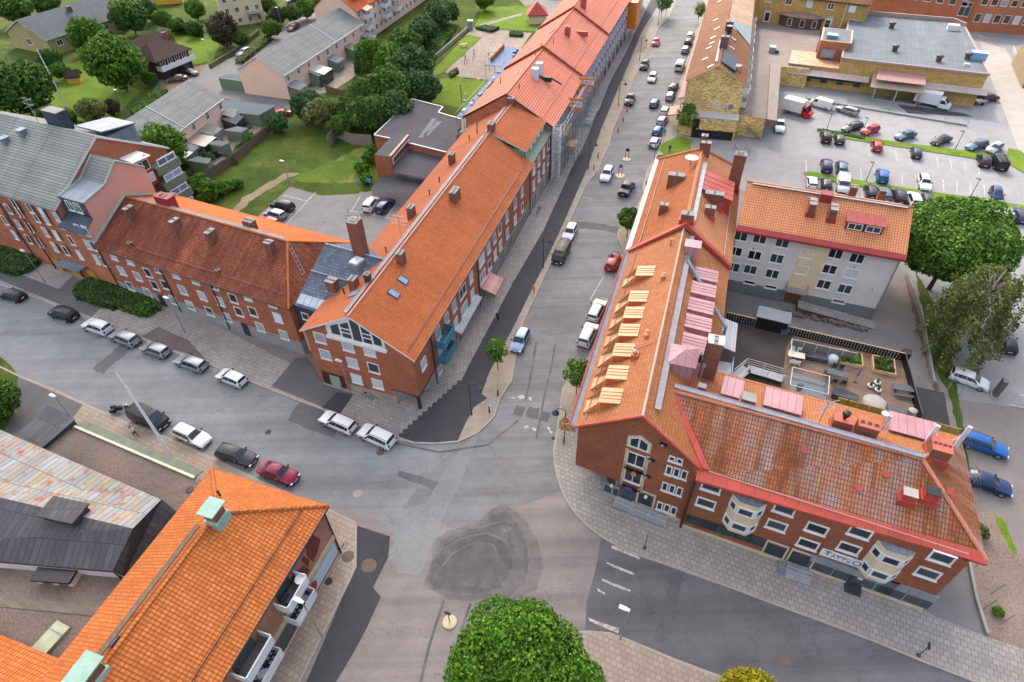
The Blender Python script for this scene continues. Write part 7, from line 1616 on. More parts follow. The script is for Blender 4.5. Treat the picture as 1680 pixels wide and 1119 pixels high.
def lobes_for(rng,r,h,n,z0,shape='round'):
 L=[]
 for i in range(n):
  t=(i+.5)/n
  if shape=='cone': zz=z0+h*t;rr=r*(1-t) ** .8*.55+.1;L.append((rng.normal()*rr*.25,rng.normal()*rr*.25,zz,r*(1-t) ** .75+.15,r*(1-t) ** .75+.15,h/n*1.1));continue
  ph=i*2.39996;cz=1-2*t;ro=math.sqrt(max(0,1-cz*cz));k=rng.uniform(.58,.8)
  s=rng.uniform(.27,.44)*r
  if shape=='wide': cz *= .8
  L.append((ro*math.cos(ph)*r*k,ro*math.sin(ph)*r*k,z0+h/2+cz*h/2*k,s,s,s*rng.uniform(.7,.95)*min(1.2,h/(2*r)+.2)))
 L.append((0,0,z0+h*.45,r*.55,r*.55,h*.36));return L
TM={}
def tree_meshes(key,r,h,zc,seed,mat,dens,size,n=14,shape='round',barkm=None,tr=.18):
 if key in TM: return TM[key]
 rng=np.random.default_rng(seed);lb=lobes_for(rng,r,h,n,zc,shape);c,nn=crown_pts(rng,lb,dens,size);me=leaf_mesh('crown',leaves(c,nn,size,rng),mat)
 b=MB();top=zc+h*.6;b.tube([(0,0,0),(tr*.2,0,zc*.5),(0,tr*.3,zc+.2),(0,0,top)],tr,8,0,tr*.35)
 for i,l in enumerate(lb[:min(n,10)]):
  if shape=='cone': break
  b.tube([(0,0,zc*.75+h*.1*(i % 3)),(l[0]*.5,l[1]*.5,(zc+l[2])/2+.2),(l[0],l[1],l[2])],tr*.45,5,0,tr*.12)
 TM[key]=(me,b.mesh('trunk',barkm or bark,smooth=60));return TM[key]
def tree(key,px,py,label,r,h,zc,mat,seed=1,scale=1.0,name='tree',cat='tree',group=None,dens=9,size=.3,n=14,shape='round',barkm=None,tr=.18,top=False,rz=0.0,sz=1.0):
 """px, py: foot of the trunk on the ground; top=True: centre of the crown instead"""
 m=tree_meshes(key,r,h,zc,seed,mat,dens,size,n,shape,barkm,tr)
 p=P(px,py,(zc+h*.5)*scale*sz) if top else P(px,py);e_=empty(name,(p.x,p.y,0),label,cat,group,rz);e_.scale=(scale,scale,scale*sz)
 sub('crown',m[0],e_);sub('trunk',m[1],e_);return e_
# nearest crowns
tree('near',855,1122,'large bright green tree crown at the bottom middle of the picture',5.3,8.0,4.0,leaf_bright,11,name='large_tree',dens=52,size=.13,n=60,top=True,tr=.3)
tree('nearyellow',1232,1142,'yellow green crown cut by the bottom edge',2.3,3.0,2.6,leaf_yell,12,dens=70,size=.1,n=22,top=True,tr=.12)
# street trees
ST_='young street trees'
tree('young1',817,608,'young street tree on the sett island beside the cycle path',1.5,3.6,1.7,leaf_mid,21,name='street_tree',group=ST_,dens=16,size=.15,n=13,tr=.07)
tree('young2',945,646,'young street tree by the kerb below the dormer roof',1.75,3.9,1.7,leaf_mid,22,name='street_tree',group=ST_,dens=17,size=.15,n=13,tr=.07)
tree('round',1028,389,'round topped street tree on the paved bulge by the red car',1.95,2.9,2.2,leaf_dark,23,name='street_tree',group=ST_,dens=26,size=.16,n=18,tr=.09)
tree('young3',1122,219,'slim green street tree in front of the mottled yellow brick gable',2.3,5.2,1.2,leaf_mid,24,name='street_tree',group=ST_,dens=14,size=.18,n=14,tr=.09)
tree('young1',1084,33,'left of two street trees at the far end of the street',1.5,3.6,1.7,leaf_mid,scale=1.35,name='street_tree',group=ST_,rz=1)
tree('young2',1092,27,'right of two street trees at the far end of the street',1.75,3.9,1.7,leaf_mid,scale=1.15,name='street_tree',group=ST_,rz=2)
tree('pale',1145,38,'pale flowering street tree beside the far dark red awning',1.9,4.6,1.4,leaf_pale,25,name='street_tree',group=ST_,dens=11,size=.2,n=12,tr=.08)
# big tree and birch
tree('maple',1570,392,'broad fresh green tree at the edge of the car park',7.0,10.5,3.2,leaf_lit,31,name='maple_tree',dens=26,size=.2,n=56,top=True,tr=.35,shape='wide')
def birch():
 rng=np.random.default_rng(41);e_=empty('birch_tree',(P(1600,515,7).x,P(1600,515,7).y,0),'drooping birch with pale twigs in front of the broad green tree','tree');cs,ns=[],[];b=MB()
 H_=13.5;b.tube([(0,0,0),(.2,0,5),(0,.2,10),(.3,0,H_)],.24,8,0,.05)
 for i in range(150):
  t=rng.random() ** .7;z=3+(H_-3.2)*t;an=rng.uniform(0,2*math.pi);R0=(4.4*(1-((z-7)/8.5) ** 2) ** .5 if abs(z-7)<8 else 1)*rng.uniform(.45,1.0)
  p0=np.array([0,0,max(2,z-2.2)]);p1=np.array([math.cos(an)*R0*.7,math.sin(an)*R0*.7,z]);p2=np.array([math.cos(an)*R0,math.sin(an)*R0,z-.5]);L=min(z-.6,rng.uniform(1.6,4.5));p3=p2+np.array([math.cos(an)*.5,math.sin(an)*.5,-L])
  if i % 3==0: b.tube([tuple(p0),tuple(p1),tuple(p2)],.05,4,0,.02)
  for seg,n in ((p1,p2),14),((p2,p3),int(34*L)):
   u=rng.random((n,1));q=seg[0]*(1-u)+seg[1]*u+rng.normal(size=(n,3))*np.array([.22,.22,.1]);cs.append(q);k=rng.normal(size=(n,3))+np.array([math.cos(an),math.sin(an),.2]);ns.append(k/np.linalg.norm(k,axis=1,keepdims=True))
 c,n=np.concatenate(cs),np.concatenate(ns);sub('crown',leaf_mesh('crown',leaves(c,n,.15,rng),leaf_olive),e_);sub('trunk',b.mesh('trunk',bark_pale,smooth=60),e_)
birch()
# belt of trees between the row house and the felt roof
BG='trees in the belt behind the row house'
for i,(px,py,sc_,mt,key,lab) in enumerate([(714,25,1.0,leaf_blue,'belt1','dark tree at the upper end of the tree belt, beside the play yard wall'),(735,18,.8,leaf_blue,'belt2','smaller dark tree at the very top of the tree belt'),(694,50,1.0,leaf_blue,'belt2','dark tree second from the upper end of the belt'),(664,72,1.0,leaf_dark,'belt3','dark green tree beside the balconies of the pink apartment house'),(672,108,1.3,leaf_blue,'belt1','largest dark tree in the belt beside the mown lawn'),(640,98,1.05,leaf_bright,'belt4','lighter green tree in the belt behind the row house'),(606,82,.8,leaf_bright,'belt4','light green tree at the corner of the pink apartment house'),(640,142,1.2,leaf_dark,'belt3','dense green tree in the middle of the belt'),(690,142,1.05,leaf_blue,'belt2','dark tree at the corner of the lawn and felt roof'),(603,152,1.0,leaf_dark,'belt3','green tree above the wooden fence at the belt'),(608,186,1.05,leaf_dark,'belt3','bushy green tree beside the felt roof'),(648,180,1.0,leaf_blue,'belt1','dark tree overhanging the felt roof'),(575,178,.8,leaf_dark,'belt3','green tree between the patio and the fence'),(548,180,.75,leaf_olive,'belt5','yellowish green bush tree at the end of the belt'),(502,170,.85,leaf_blue,'belt2','round dark tree at the corner of the long row house'),(522,185,.8,leaf_olive,'belt5','olive green tree in front of the long row house porch'),(560,205,.6,leaf_dark,'belt3','low green bush at the end of the wooden fence')]):
 tree(key,px,py,lab,3.3,5.2,1.0,mt,50+i,sc_*1.22,group=BG,dens=15,size=.21,n=26,top=True,rz=i*1.3,tr=.14)
for px,py,lab in ((590,100,'left of two slim dark cypresses by the row house'),(601,104,'right of two slim dark cypresses by the row house')): tree('cypress',px,py+20,lab,1.2,6.2,.1,leaf_dark,71,name='cypress',group='cypresses by the row house',dens=22,size=.17,n=12,shape='cone',tr=.1)
tree('roundbush',460,216,'round dark bush at the end of the wooden fence on the lawn',2.3,3.9,.1,leaf_blue,72,name='bush',cat='bush',dens=20,size=.18,n=18,tr=.1)
tree('gtree',266,240,'light green tree between the tall brick block and the row house',3.0,6.6,1.6,leaf_mid,73,dens=15,size=.2,n=24,tr=.14,top=True,scale=1.3)
# gardens at the top left
GG='garden trees at the upper left'
for i,(px,py,sc_,mt,key,lab) in enumerate([(25,140,1.75,leaf_dark,'belt3','large tree cut by the left edge above the grey roof'),(186,98,1.75,leaf_mid,'gbig','large round tree beside the brown villa'),(140,55,1.25,leaf_mid,'gbig','green tree between the bungalow and the round tree'),(210,24,1.35,leaf_dark,'belt3','dark tree behind the brown villa'),(240,15,.9,leaf_blue,'belt1','dark shrub tree left of the cream villa garden'),(20,10,1.3,leaf_dark,'belt3','dark tree at the top left corner'),(75,5,1.0,leaf_dark,'belt3','dark tree behind the bungalow roof'),(265,30,.7,leaf_mid,'gbig','bush behind the villa lawn'),(80,95,.75,leaf_dark,'belt3','small tree in front of the bungalow window'),(98,115,.6,leaf_dark,'belt3','small tree beside the play house'),(148,178,.8,leaf_olive,'belt5','rounded olive shrub on the lawn behind the block'),(182,175,.5,leaf_purple,'belt6','grey brown shrub beside the lamp on the lawn'),(365,46,1.15,leaf_purple,'belt6','brown leafless looking tree in front of the cream villa'),(395,62,.6,leaf_dark,'belt3','green bush beside the brown tree'),(245,128,.45,leaf_dark,'cyp2','narrow green shrub at the corner of the brown villa'),(320,14,.8,leaf_mid,'gbig','light bush left of the cream villa'),(290,40,.6,leaf_dark,'belt3','dark hedge bush above the villa lawn'),(318,45,.6,leaf_dark,'belt3','dark bush left of the brown tree'),(445,45,.7,leaf_dark,'belt3','bush at the lane below the cream villa'),(455,25,.7,leaf_purple,'belt6','reddish shrub above the lane'),(480,20,.75,leaf_dark,'belt3','green shrub beside the parked red car'),(500,12,.8,leaf_mid,'gbig','light green shrub at the bend of the lane'),(440,8,.7,leaf_mid,'gbig','pale bush beside the cream villa'),(525,8,.8,leaf_dark,'belt3','dark shrub left of the pink apartment house'),(110,190,.5,leaf_dark,'belt3','low dark shrub above the grey roof of the block'),(270,55,.5,leaf_pale,'pale2','pinkish flowering bush behind the brown villa'),(60,120,.7,leaf_dark,'belt3','shrub under the large tree at the left edge'),(300,95,.45,leaf_olive,'belt5','small bush at the steps of the villa garden')]):
 tree(key,px,py,lab,3.3,5.4,1.0,mt,90+i,sc_*1.12,name='tree' if sc_>.7 else 'bush',cat='tree' if sc_>.7 else 'bush',group=GG,dens=15,size=.21,n=26,top=True,rz=i*1.7,tr=.14)
tree('gbig',796,18,'single green tree on the lawn beyond the play yard',3.3,5.4,1.6,leaf_mid,scale=1.0,rz=.5)
tree('belt3',-14,660,'dark green tree cut by the left edge beside the side street',3.3,5.2,1.0,leaf_dark,scale=.8,top=True,rz=.3)
for i,(px,py,s) in enumerate(((605,258,.5),(594,275,.5),(612,245,.45),(600,292,.45))): tree('gshrub',px,py,'bright green shrub by the brick corner of the felt roofed hall',2.6,4.0,.1,leaf_bright,130,s*1.1,name='bush',cat='bush',group='shrubs by the brick corner of the felt roofed hall',dens=16,size=.3,n=12,top=True,rz=i)
for i,(px,py,s,mt,lab) in enumerate(((345,312,.8,leaf_mid,'green bush outside the wooden fence near the block'),(325,300,.8,leaf_mid,'large green bush along the wooden fence'),(368,305,.6,leaf_bright,'light green bush outside the fence'),(388,300,.45,leaf_bright,'small bright bush on the slope above the courtyard'),(340,255,.5,leaf_blue,'dark bush inside the garden beside the first green shed'),(408,226,.5,leaf_bright,'flowering bush in the row house garden'),(1555,565,.5,leaf_bright,'bright bush at the foot of the broad tree'),(1088,262,.45,leaf_bright,'small green bush at the end of the lawn by the orange roof'),(1608,872,.3,leaf_olive,'dry bush beside the hipped roof end'),(1638,1003,.2,leaf_mid,'small green bush on the gravel bed'))):
 tree('slopebush'+mt.name[:3],px,py,lab,2.9,3.6,.2,mt,140+i,s,name='bush',cat='bush',group='bushes',dens=13,size=.26,n=12,top=True,rz=i)
def hedge(px,z,label,mat,dens=26,size=.15,name='hedge',seed=1):
 """clipped body: leaf clumps on the sides and top of a footprint"""
 rng=np.random.default_rng(seed);q=[P(x,y,z) for x,y in px];c0=sum(q,Vector())/len(q);C_,N_=[],[]
 xs=[p.x for p in q];ys=[p.y for p in q]
 def inside(x,y):
  r=False
  for i in range(len(q)):
   a,b_=q[i],q[(i+1) % len(q)]
   if (a.y>y) != (b_.y>y) and x<(b_.x-a.x)*(y-a.y)/(b_.y-a.y)+a.x: r=not r
  return r
 n=int((max(xs)-min(xs))*(max(ys)-min(ys))*dens)
 for _ in range(n):
  x,y=rng.uniform(min(xs),max(xs)),rng.uniform(min(ys),max(ys))
  if inside(x,y): C_.append((x,y,z*rng.uniform(.86,1.04)));N_.append(rng.normal(size=3)*.5+np.array([0,0,1]))
 for i in range(len(q)):
  a,b_=q[i],q[(i+1) % len(q)];L=(b_-a).length;d=(b_-a).normalized();nr=np.array([d.y,-d.x,0])
  if nr @ np.array([(a.x+b_.x)/2-c0.x,(a.y+b_.y)/2-c0.y,0])<0: nr=-nr
  for _ in range(int(L*z*dens)): t=rng.random();C_.append((a.x+(b_.x-a.x)*t+rng.normal()*.1,a.y+(b_.y-a.y)*t+rng.normal()*.1,rng.random()*z));N_.append(nr+rng.normal(size=3)*.5)
 c=np.array(C_)-np.array([c0.x,c0.y,0]);nn=np.array(N_);nn /= np.linalg.norm(nn,axis=1,keepdims=True)
 b=MB();b.prism([((p.x-c0.x)*.94,(p.y-c0.y)*.94) for p in q],0,z*.9)
 e_=empty(name,(c0.x,c0.y,0),label,'hedge',None);sub('crown',leaf_mesh('crown',leaves(c,nn,size,rng),mat),e_);sub('core',b.mesh('core',flat('hedge_core',S(36,52,24),.95) if 'hedge_core' not in MATS else MATS['hedge_core']),e_)
hedge([(-20,405),(20,399),(45,412),(62,425),(50,436),(24,446),(-20,435)],1.1,'dark clipped hedge at the left edge in front of the tall block',leaf_dark,seed=1)
hedge([(148,453),(165,450),(200,462),(212,474),(185,500),(165,497),(120,482),(118,472),(132,458)],1.2,'dark clipped hedge right of the yellow doors',leaf_dark,seed=2)
hedge([(187,477),(215,471),(245,484),(260,500),(235,513),(210,506),(186,497)],1.2,'brighter shaggy hedge in front of the brick wing',leaf_mid,seed=3)
hedge([(1341,212),(1352,211),(1420,223),(1418,227)],.35,'low green edge on the car park grass strip',leaf_bright,14,.15,seed=4)
hedge([(690,60),(715,30),(748,45),(712,95)],.9,'bright clipped hedge outside the low play yard wall',leaf_bright,16,.2,seed=5)
hedge([(270,28),(330,40),(330,52),(270,42)],1.6,'dark hedge along the villa lawn',leaf_dark,10,.25,seed=6)
hedge([(60,180),(110,195),(170,205),(160,214),(60,200)],1.0,'rough hedge behind the roof ridge of the block',leaf_dark,10,.22,seed=7)
hedge([(212,178),(262,140),(275,146),(224,190)],1.4,'hedge along the upper row house',leaf_mid,12,.22,seed=8)
hedge([(385,98),(420,70),(440,55),(446,60),(395,100)],1.0,'brown green hedge on the bank above the lane',leaf_olive,12,.22,seed=9)
hedge([(780,44),(795,40),(820,44),(806,50)],.7,'planted box hedge at the upper end of the play yard',leaf_dark,12,.2,seed=10)
hedge([(836,50),(858,51),(858,57),(836,56)],.7,'planted box hedge beside the blue scaffold deck',leaf_dark,12,.2,seed=11)
hedge([(736,117),(750,110),(752,116),(740,124)],.7,'planted box hedge at the lower corner of the play yard',leaf_dark,14,.2,seed=12)
# ---------------------------------------------------------------- street furniture
LG='hook headed street lamps of the main street'
def hook_lamp(px,py,label,side=1,h=5.7):
 p=P(px,py);e_=empty('street_lamp',(p.x,p.y,.12),label,'street lamp',LG);b=MB();z=.12
 b.tube([(p.x,p.y,z),(p.x,p.y,z+.9)],.1,8);b.tube([(p.x,p.y,z+.9),(p.x,p.y,z+h-.5)],.06,8)
 d=Vector((math.cos(R(-19)),math.sin(R(-19)),0))*side;arc=[Vector((p.x,p.y,z+h-.5))+d*(.55-.55*math.cos(t))+Vector((0,0,.5*math.sin(t))) for t in [math.pi*k/8 for k in range(9)]]
 b.tube(arc,.045,6);b.build('pole',dk_metal,e_,50)
 q=arc[-1];b=MB();b.lathe((q.x,q.y,q.z-.42),[(.42,0),(.36,.12),(.2,.25),(.1,.32),(.06,.45)],14);b.build('lamp_shade',flat('lamp_blue_black',S(50,62,80),.4) if 'lamp_blue_black' not in MATS else MATS['lamp_blue_black'],e_,50)
for a in ((774,682,'hook headed lamp on the sett triangle at the junction'),(891,440,'hook headed lamp beside the black van'),(965,278,'hook headed lamp at the island tip below the scaffold'),(1014,175,'hook headed lamp beside the black pickup and cones'),(1049,100,'hook headed lamp beside the black crossover far up the street'),(1079,42,'hook headed lamp beside the far street trees')): hook_lamp(*a)
for a in ((925,728,'hook headed lamp carrying the orange road signs'),(1011,468,'hook headed lamp above the red hatchback'),(1070,282,'hook headed lamp at the corner of the lumpy orange roof'),(1102,186,'hook headed lamp in front of the orange awning')): hook_lamp(a[0],a[1],a[2],-1)
def mast_lamp(bx,by,tx,ty,label,head=white,group='pale mast lamps',arm=.5,mat=grey_metal):
 p=P(bx,by);r=ray(tx,ty);s=(p.x*r.x+p.y*r.y)/(r.x ** 2+r.y ** 2);h=max(3.5,min(9,CAM_H+r.z*s));e_=empty('street_lamp',(p.x,p.y,0),label,'street lamp',group)
 b=MB();b.tube([(p.x,p.y,0),(p.x,p.y,1)],.08,7);b.tube([(p.x,p.y,1),(p.x,p.y,h)],.055,7);b.build('pole',mat,e_,50)
 b=MB();f=Fr(p,64);b.box(f,-.12,.12,-.15,arm,h,h+.12);b.box(f,-.17,.17,arm*.2,arm+.25,h+.02,h+.14);b.build('lamp_head',head,e_)
for a in ((75,465,41,412,'pale lamp in front of the tall block'),(305,547,270,492,'pale lamp by the shaggy hedge on the paving'),(210,191,192,148,'pale lamp on the lawn behind the row house'),(349,109,336,65,'pale lamp at the villa garden by the lane'),(465,53,455,13,'pale lamp beside the parked dark red car'),(475,300,469,264,'pale lamp on the lawn behind the courtyard'),(115,683,92,651,'pale lamp behind the entrance pavilion'),(575,647,557,594,'pale lamp at the front of the gabled corner house'),(529,1046,493,990,'grey lamp leaning across the balcony of the shop house'),(1018,1050,1032,1002,'pale headed lamp on the lower paving at the crossing')): mast_lamp(*a)
for a in ((1356,214,1359,199,'dark lamp above the left end of the upper grass strip'),(1413,222,1424,196,'dark lamp beside the red car at the upper grass strip'),(1567,245,1580,218,'dark lamp in the middle of the upper grass strip'),(1421,297,1427,284,'dark lamp at the left of the lower grass strip'),(1591,325,1606,299,'dark lamp behind the broad green tree')): mast_lamp(*a,head=dk_metal,group='dark car park lamps',arm=.3,mat=dk_metal)
for bx,by,tx,ty,lab in ((286,755,190,607,'tall white flagpole beside the gravel roof'),(114,184,59,81,'pale flagpole on the lawn behind the tall block')):
 p=P(bx,by);r=ray(tx,ty);s=(p.x*r.x+p.y*r.y)/(r.x ** 2+r.y ** 2);h=CAM_H+r.z*s;e_=empty('flagpole',(p.x,p.y,0),lab,'flagpole');b=MB();b.tube([(p.x,p.y,0),(p.x,p.y,h)],.2,10,0,.09);b.build('pole',white,e_,50);b=MB();b.lathe((p.x,p.y,h),[(.04,0),(.12,.08),(.04,.2)],10);b.build('finial',flat('gold_ball',S(190,150,80),.4) if 'gold_ball' not in MATS else MATS['gold_ball'],e_)
# orange warning signs on the lamp by the crossing
p=P(925,728);e_=empty('road_sign',(p.x,p.y,2.2),'orange round and triangular road works signs on the lamp post','sign');f=Fr((p.x,p.y-.1),-10)
b=MB();c=[f.p(.38*math.cos(t),-.08,4.3+.38*math.sin(t)) for t in [2*math.pi*k/16 for k in range(16)]];b.face(c);b.build('round_plate',flat('signal_red',S(196,70,30),.5),e_)
b=MB();b.face([f.p(.29*math.cos(t),-.1,4.3+.29*math.sin(t)) for t in [2*math.pi*k/16 for k in range(16)]]);b.build('round_face',yellow_paint,e_)
b=MB();b.box(f,-.34,.34,-.1,-.06,3.5,3.82);b.build('text_plate',yellow_paint,e_)
b=MB();b.face([f.p(x,-.08,z) for x,z in ((-.5,2.6),(.5,2.6),(0,3.45))]);b.build('triangle_plate',MATS['signal_red'],e_);b=MB();b.face([f.p(x,-.1,z) for x,z in ((-.34,2.69),(.34,2.69),(0,3.27))]);b.build('triangle_face',yellow_paint,e_)
b=MB();f9=Fr((p.x,p.y),0)
for x in (-.02,): b.tube([(p.x-.4,p.y-.1,.12),(p.x-.4,p.y-.1,.5)],.03,5)
# bollards
BGp='black bollards at the paving corners'
for i,(px,py,lab) in enumerate(((817,650,'black bollard by the young tree at the crossing'),(803,678,'black bollard on the sett triangle'),(1055,327,'black bollard at the kerb bulge by the lumpy roof'),(1060,306,'upper black bollard at the kerb bulge by the lumpy roof'),(981,260,'black bollard with a planter base, upper of two by the island'),(974,279,'black bollard with a planter base, lower of two by the island'))):
 p=P(px,py);b=MB();b.lathe((p.x,p.y,.12),[(.12,0),(.1,.1),(.08,.95),(.1,1.0),(.03,1.08)],10);b.build('bollard',black,label=lab,cat='bollard',group=BGp,smooth=40,origin=(p.x,p.y,.12))
# cones
for px,py,lab in ((1029,183,'orange traffic cone nearest the black pickup'),(1022,199,'middle one of three orange traffic cones'),(1014,216,'orange traffic cone farthest from the black pickup')):
 p=P(px,py);e_=empty('traffic_cone',(p.x,p.y,.03),lab,'traffic cone','orange cones along the kerb');b=MB();b.box(Fr(p,70),-.25,.25,-.25,.25,.03,.08);b.build('base',flat('cone_orange',S(226,84,40),.6) if 'cone_orange' not in MATS else MATS['cone_orange'],e_)
 b=MB();b.lathe((p.x,p.y,.08),[(.2,0),(.06,.9),(.03,.95)],10);b.build('cone',MATS['cone_orange'],e_,50)
# hydrant style orange post
p=P(876,478);b=MB();b.lathe((p.x,p.y,.12),[(.18,0),(.14,.1),(.14,.6),(.2,.65),(.2,.85),(.06,1.0)],10);b.build('hydrant',orange_paint,label='small orange hydrant on the setts beside the cycle path',cat='hydrant',origin=(p.x,p.y,.12))
# traffic islands with signs
def island(px,py,r,label,post,mat,sgn,top=None):
 p=P(px,py);e_=empty('traffic_island',(p.x,p.y,0),label,'traffic island');b=MB();b.lathe((p.x,p.y,0),[(r,0),(r,.12),(r-.12,.16)],16);b.build('kerb_ring',plinth,e_)
 b=MB();f=Fr(p,-18)
 for x in ((-.3,.3) if post==2 else (0,)): b.tube([f.p(x,0,.15),f.p(x,0,2.1)],.05,6)
 b.build('post',dk_metal,e_);b=MB();c=[f.p(.34*math.cos(t),-.06,2.0+.34*math.sin(t)) for t in [2*math.pi*k/14 for k in range(14)]];b.face(c);b.build('sign_plate',mat,e_)
island(738,1021,.65,'small half round traffic island with a dark sign in the lower street',1,dk_metal,1)
island(1028,262,.8,'upper traffic island with a black hoop sign in the main street',2,black,1);island(1017,289,.9,'lower traffic island with a blue hoop sign in the main street',2,blue_paint,1)
# small posts
for bx,by,h,lab in ((1057,900,2.6,'thin dark sign post on the paving below the brown gable'),(1506,1076,2.4,'thin sign post at the kerb in front of the shop windows')):
 p=P(bx,by);e_=empty('sign_post',(p.x,p.y,.12),lab,'sign post');b=MB();b.tube([(p.x,p.y,.12),(p.x,p.y,h)],.04,6);b.lathe((p.x,p.y,.12),[(.2,0),(.16,.12),(.05,.2)],10);b.build('post',dk_metal,e_);b=MB();b.box(Fr(p,64),-.3,.3,-.02,.02,h-.5,h);b.build('sign_plate',dk_metal,e_)
for bx,by,lab in ((591,316,'blue parking sign, left of two at the courtyard entrance'),(609,313,'blue parking sign, right of two at the courtyard entrance'),(1088,232,'blue and yellow direction sign beside the white hatchback')):
 p=P(bx,by);e_=empty('road_sign',(p.x,p.y,0),lab,'sign');b=MB();b.tube([(p.x,p.y,0),(p.x,p.y,2.4)],.04,6);b.build('post',grey_metal,e_);b=MB();f=Fr(p,-10);b.box(f,-.35,.35,-.07,-.03,1.7,2.5);b.build('sign_plate',flat('sign_sky_blue',S(70,150,210),.5) if 'sign_sky_blue' not in MATS else MATS['sign_sky_blue'],e_)
 if bx>1000: b=MB();b.box(f,-.37,.37,-.09,-.05,1.2,1.65);b.build('yellow_plate',yellow_paint,e_)
# bicycles
def bicycle(px,py,an,label,mat=dk_metal):
 p=P(px,py);f=Fr(p,an);z=.12;e_=empty('bicycle',(p.x,p.y,z),label,'bicycle','bicycles against the facades')
 for x in (-.52,.52):
  b=MB();c=[f.p(x+.34*math.cos(t),0,z+.34+.34*math.sin(t)) for t in [2*math.pi*k/14 for k in range(15)]];b.tube(c,.025,5);b.build('wheel',tyre_m,e_)
 b=MB();b.tube([f.p(-.52,0,z+.34),f.p(-.1,0,z+.34),f.p(.42,0,z+.8),f.p(.52,0,z+.34)],.025,5);b.tube([f.p(-.1,0,z+.34),f.p(-.22,0,z+.95)],.025,5);b.tube([f.p(-.2,0,z+.8),f.p(.42,0,z+.82)],.025,5);b.tube([f.p(.38,-.25,z+1.05),f.p(.4,0,z+1.0),f.p(.38,.25,z+1.05)],.02,5);b.tube([f.p(.42,0,z+.8),f.p(.4,0,z+1.02)],.025,5);b.build('frame',mat,e_)
 b=MB();b.box(f,-.35,-.1,-.07,.07,z+.93,z+1.0);b.build('saddle',tyre_m,e_)
bicycle(884,349,60,'dark bicycle leaning by the shop fronts of the long brick house');bicycle(605,655,-25,'pale bicycle at the plinth of the gabled corner house',grey_metal);bicycle(310,782,-30,'dark bicycle beside the copper roof edge by the flagpole');bicycle(562,906,60,'dark bicycle at the corner of the orange roofed shop house')

# ---------------------------------------------------------------- people
def person(px,py,z,facing,label,shirt,legs,hair,pose='walk',group=None,hat=None,name='person'):
 p=P(px,py,z);e_=empty(name,(p.x,p.y,z),label,'person',group,R(facing))
 sw={'walk': .28,'stand': .05,'work': .12}[pose];lean={'walk': .05,'stand': .0,'work': .28}[pose]
 V=[(0,0,.95),(lean*.5,0,1.2),(lean,0,1.42),(lean*1.15,0,1.52),(lean*1.3,0,1.68)];E_=[(0,1),(1,2),(2,3),(3,4)];Rr=[(.15,.12),(.15,.11),(.17,.11),(.06,.06),(.1,.11)]
 for s_,ph in ((1,1),(-1,-1)):
  b0=len(V);V+=[(0,s_*.1,.9),(sw*ph*.4+.03,s_*.11,.5),(sw*ph*.8-(.08 if ph<0 else 0),s_*.11,.08),(sw*ph*.8+.13,s_*.12,.04)];Rr+=[(.1,.1),(.07,.07),(.045,.045),(.04,.035)];E_+=[(0,b0),(b0,b0+1),(b0+1,b0+2),(b0+2,b0+3)]
  b1=len(V);fx=-sw*ph*.7 if pose != 'work' else .4;fz=.86 if pose != 'work' else 1.0
  V+=[(lean,s_*.2,1.4),(lean+fx*.35,s_*.25,1.14),(lean+fx,s_*.23,fz),(lean+fx+.05,s_*.22,fz-.09)];Rr+=[(.06,.06),(.045,.045),(.035,.035),(.035,.02)];E_+=[(2,b1),(b1,b1+1),(b1+1,b1+2),(b1+2,b1+3)]
  for k in range(5):
   c0=len(V);V+=[(lean+fx+.06+.012*(k==0),s_*(.2+.014*k),fz-.12),(lean+fx+.07,s_*(.2+.014*k),fz-.17+.012*abs(k-2))];Rr+=[(.009,.009),(.008,.008)];E_+=[(b1+3,c0),(c0,c0+1)]
 me=bpy.data.meshes.new('body');me.from_pydata(V,E_,[]);o=bpy.data.objects.new('body',me);col.objects.link(o);m=o.modifiers.new('skin','SKIN');s2=o.modifiers.new('sub','SUBSURF');s2.levels=1;s2.render_levels=1
 for i,r_ in enumerate(Rr): me.skin_vertices[0].data[i].radius=r_
 me.skin_vertices[0].data[0].use_root=True
 dg=bpy.context.evaluated_depsgraph_get();me2=bpy.data.meshes.new_from_object(o.evaluated_get(dg));bpy.data.objects.remove(o);me2.name='body'
 me2.materials.clear()
 for mt in (skin,shirt,legs): me2.materials.append(mt)
 for q in me2.polygons:
  c=q.center;q.use_smooth=True;q.material_index=2 if c.z<.98 and abs(c.y)<.19 else (1 if c.z<1.47 and c.z>fz_lim(c,pose) else 0)
 sub('body',me2,e_);hx=lean*1.3
 b=MB();b.lathe((hx-.015,0,1.68),[(.108,0),(.112,.06),(.085,.11),(.03,.135)],12);sub('hair',b.mesh('hair',hat or hair,smooth=60),e_)
 b=MB();b.lathe((hx+.1,0,1.66),[(.02,-.02),(.022,.0),(.008,.03)],6);sub('nose',b.mesh('nose',skin),e_)
 return e_
def fz_lim(c,pose): return .98 if abs(c.y)<.19 else 1.0
sh_white=flat('white_shirt',S(226,228,238),.8,var=0);sh_dark=flat('dark_jacket',S(66,66,72),.9,var=0);tr_dark=flat('dark_trousers',S(36,36,42),.9,var=0);hair_b=flat('brown_hair',S(80,60,46),.8,var=0);hair_g=flat('grey_hair',S(170,164,158),.8,var=0);sh_blue=flat('blue_shirt',S(50,66,170),.8,var=0);sh_or=flat('work_orange',S(236,130,40),.8,var=0);sh_ye=flat('work_yellow',S(236,180,40),.8,var=0);helmet=flat('helmet',S(246,214,90),.4,var=0)
person(224,716,.12,150,'person in a white shirt and dark trousers walking on the paving by the gravel roof',sh_white,tr_dark,hair_b)
person(817,526,.12,251,'person in dark clothes walking at the edge of the cycle path',sh_dark,tr_dark,hair_g)
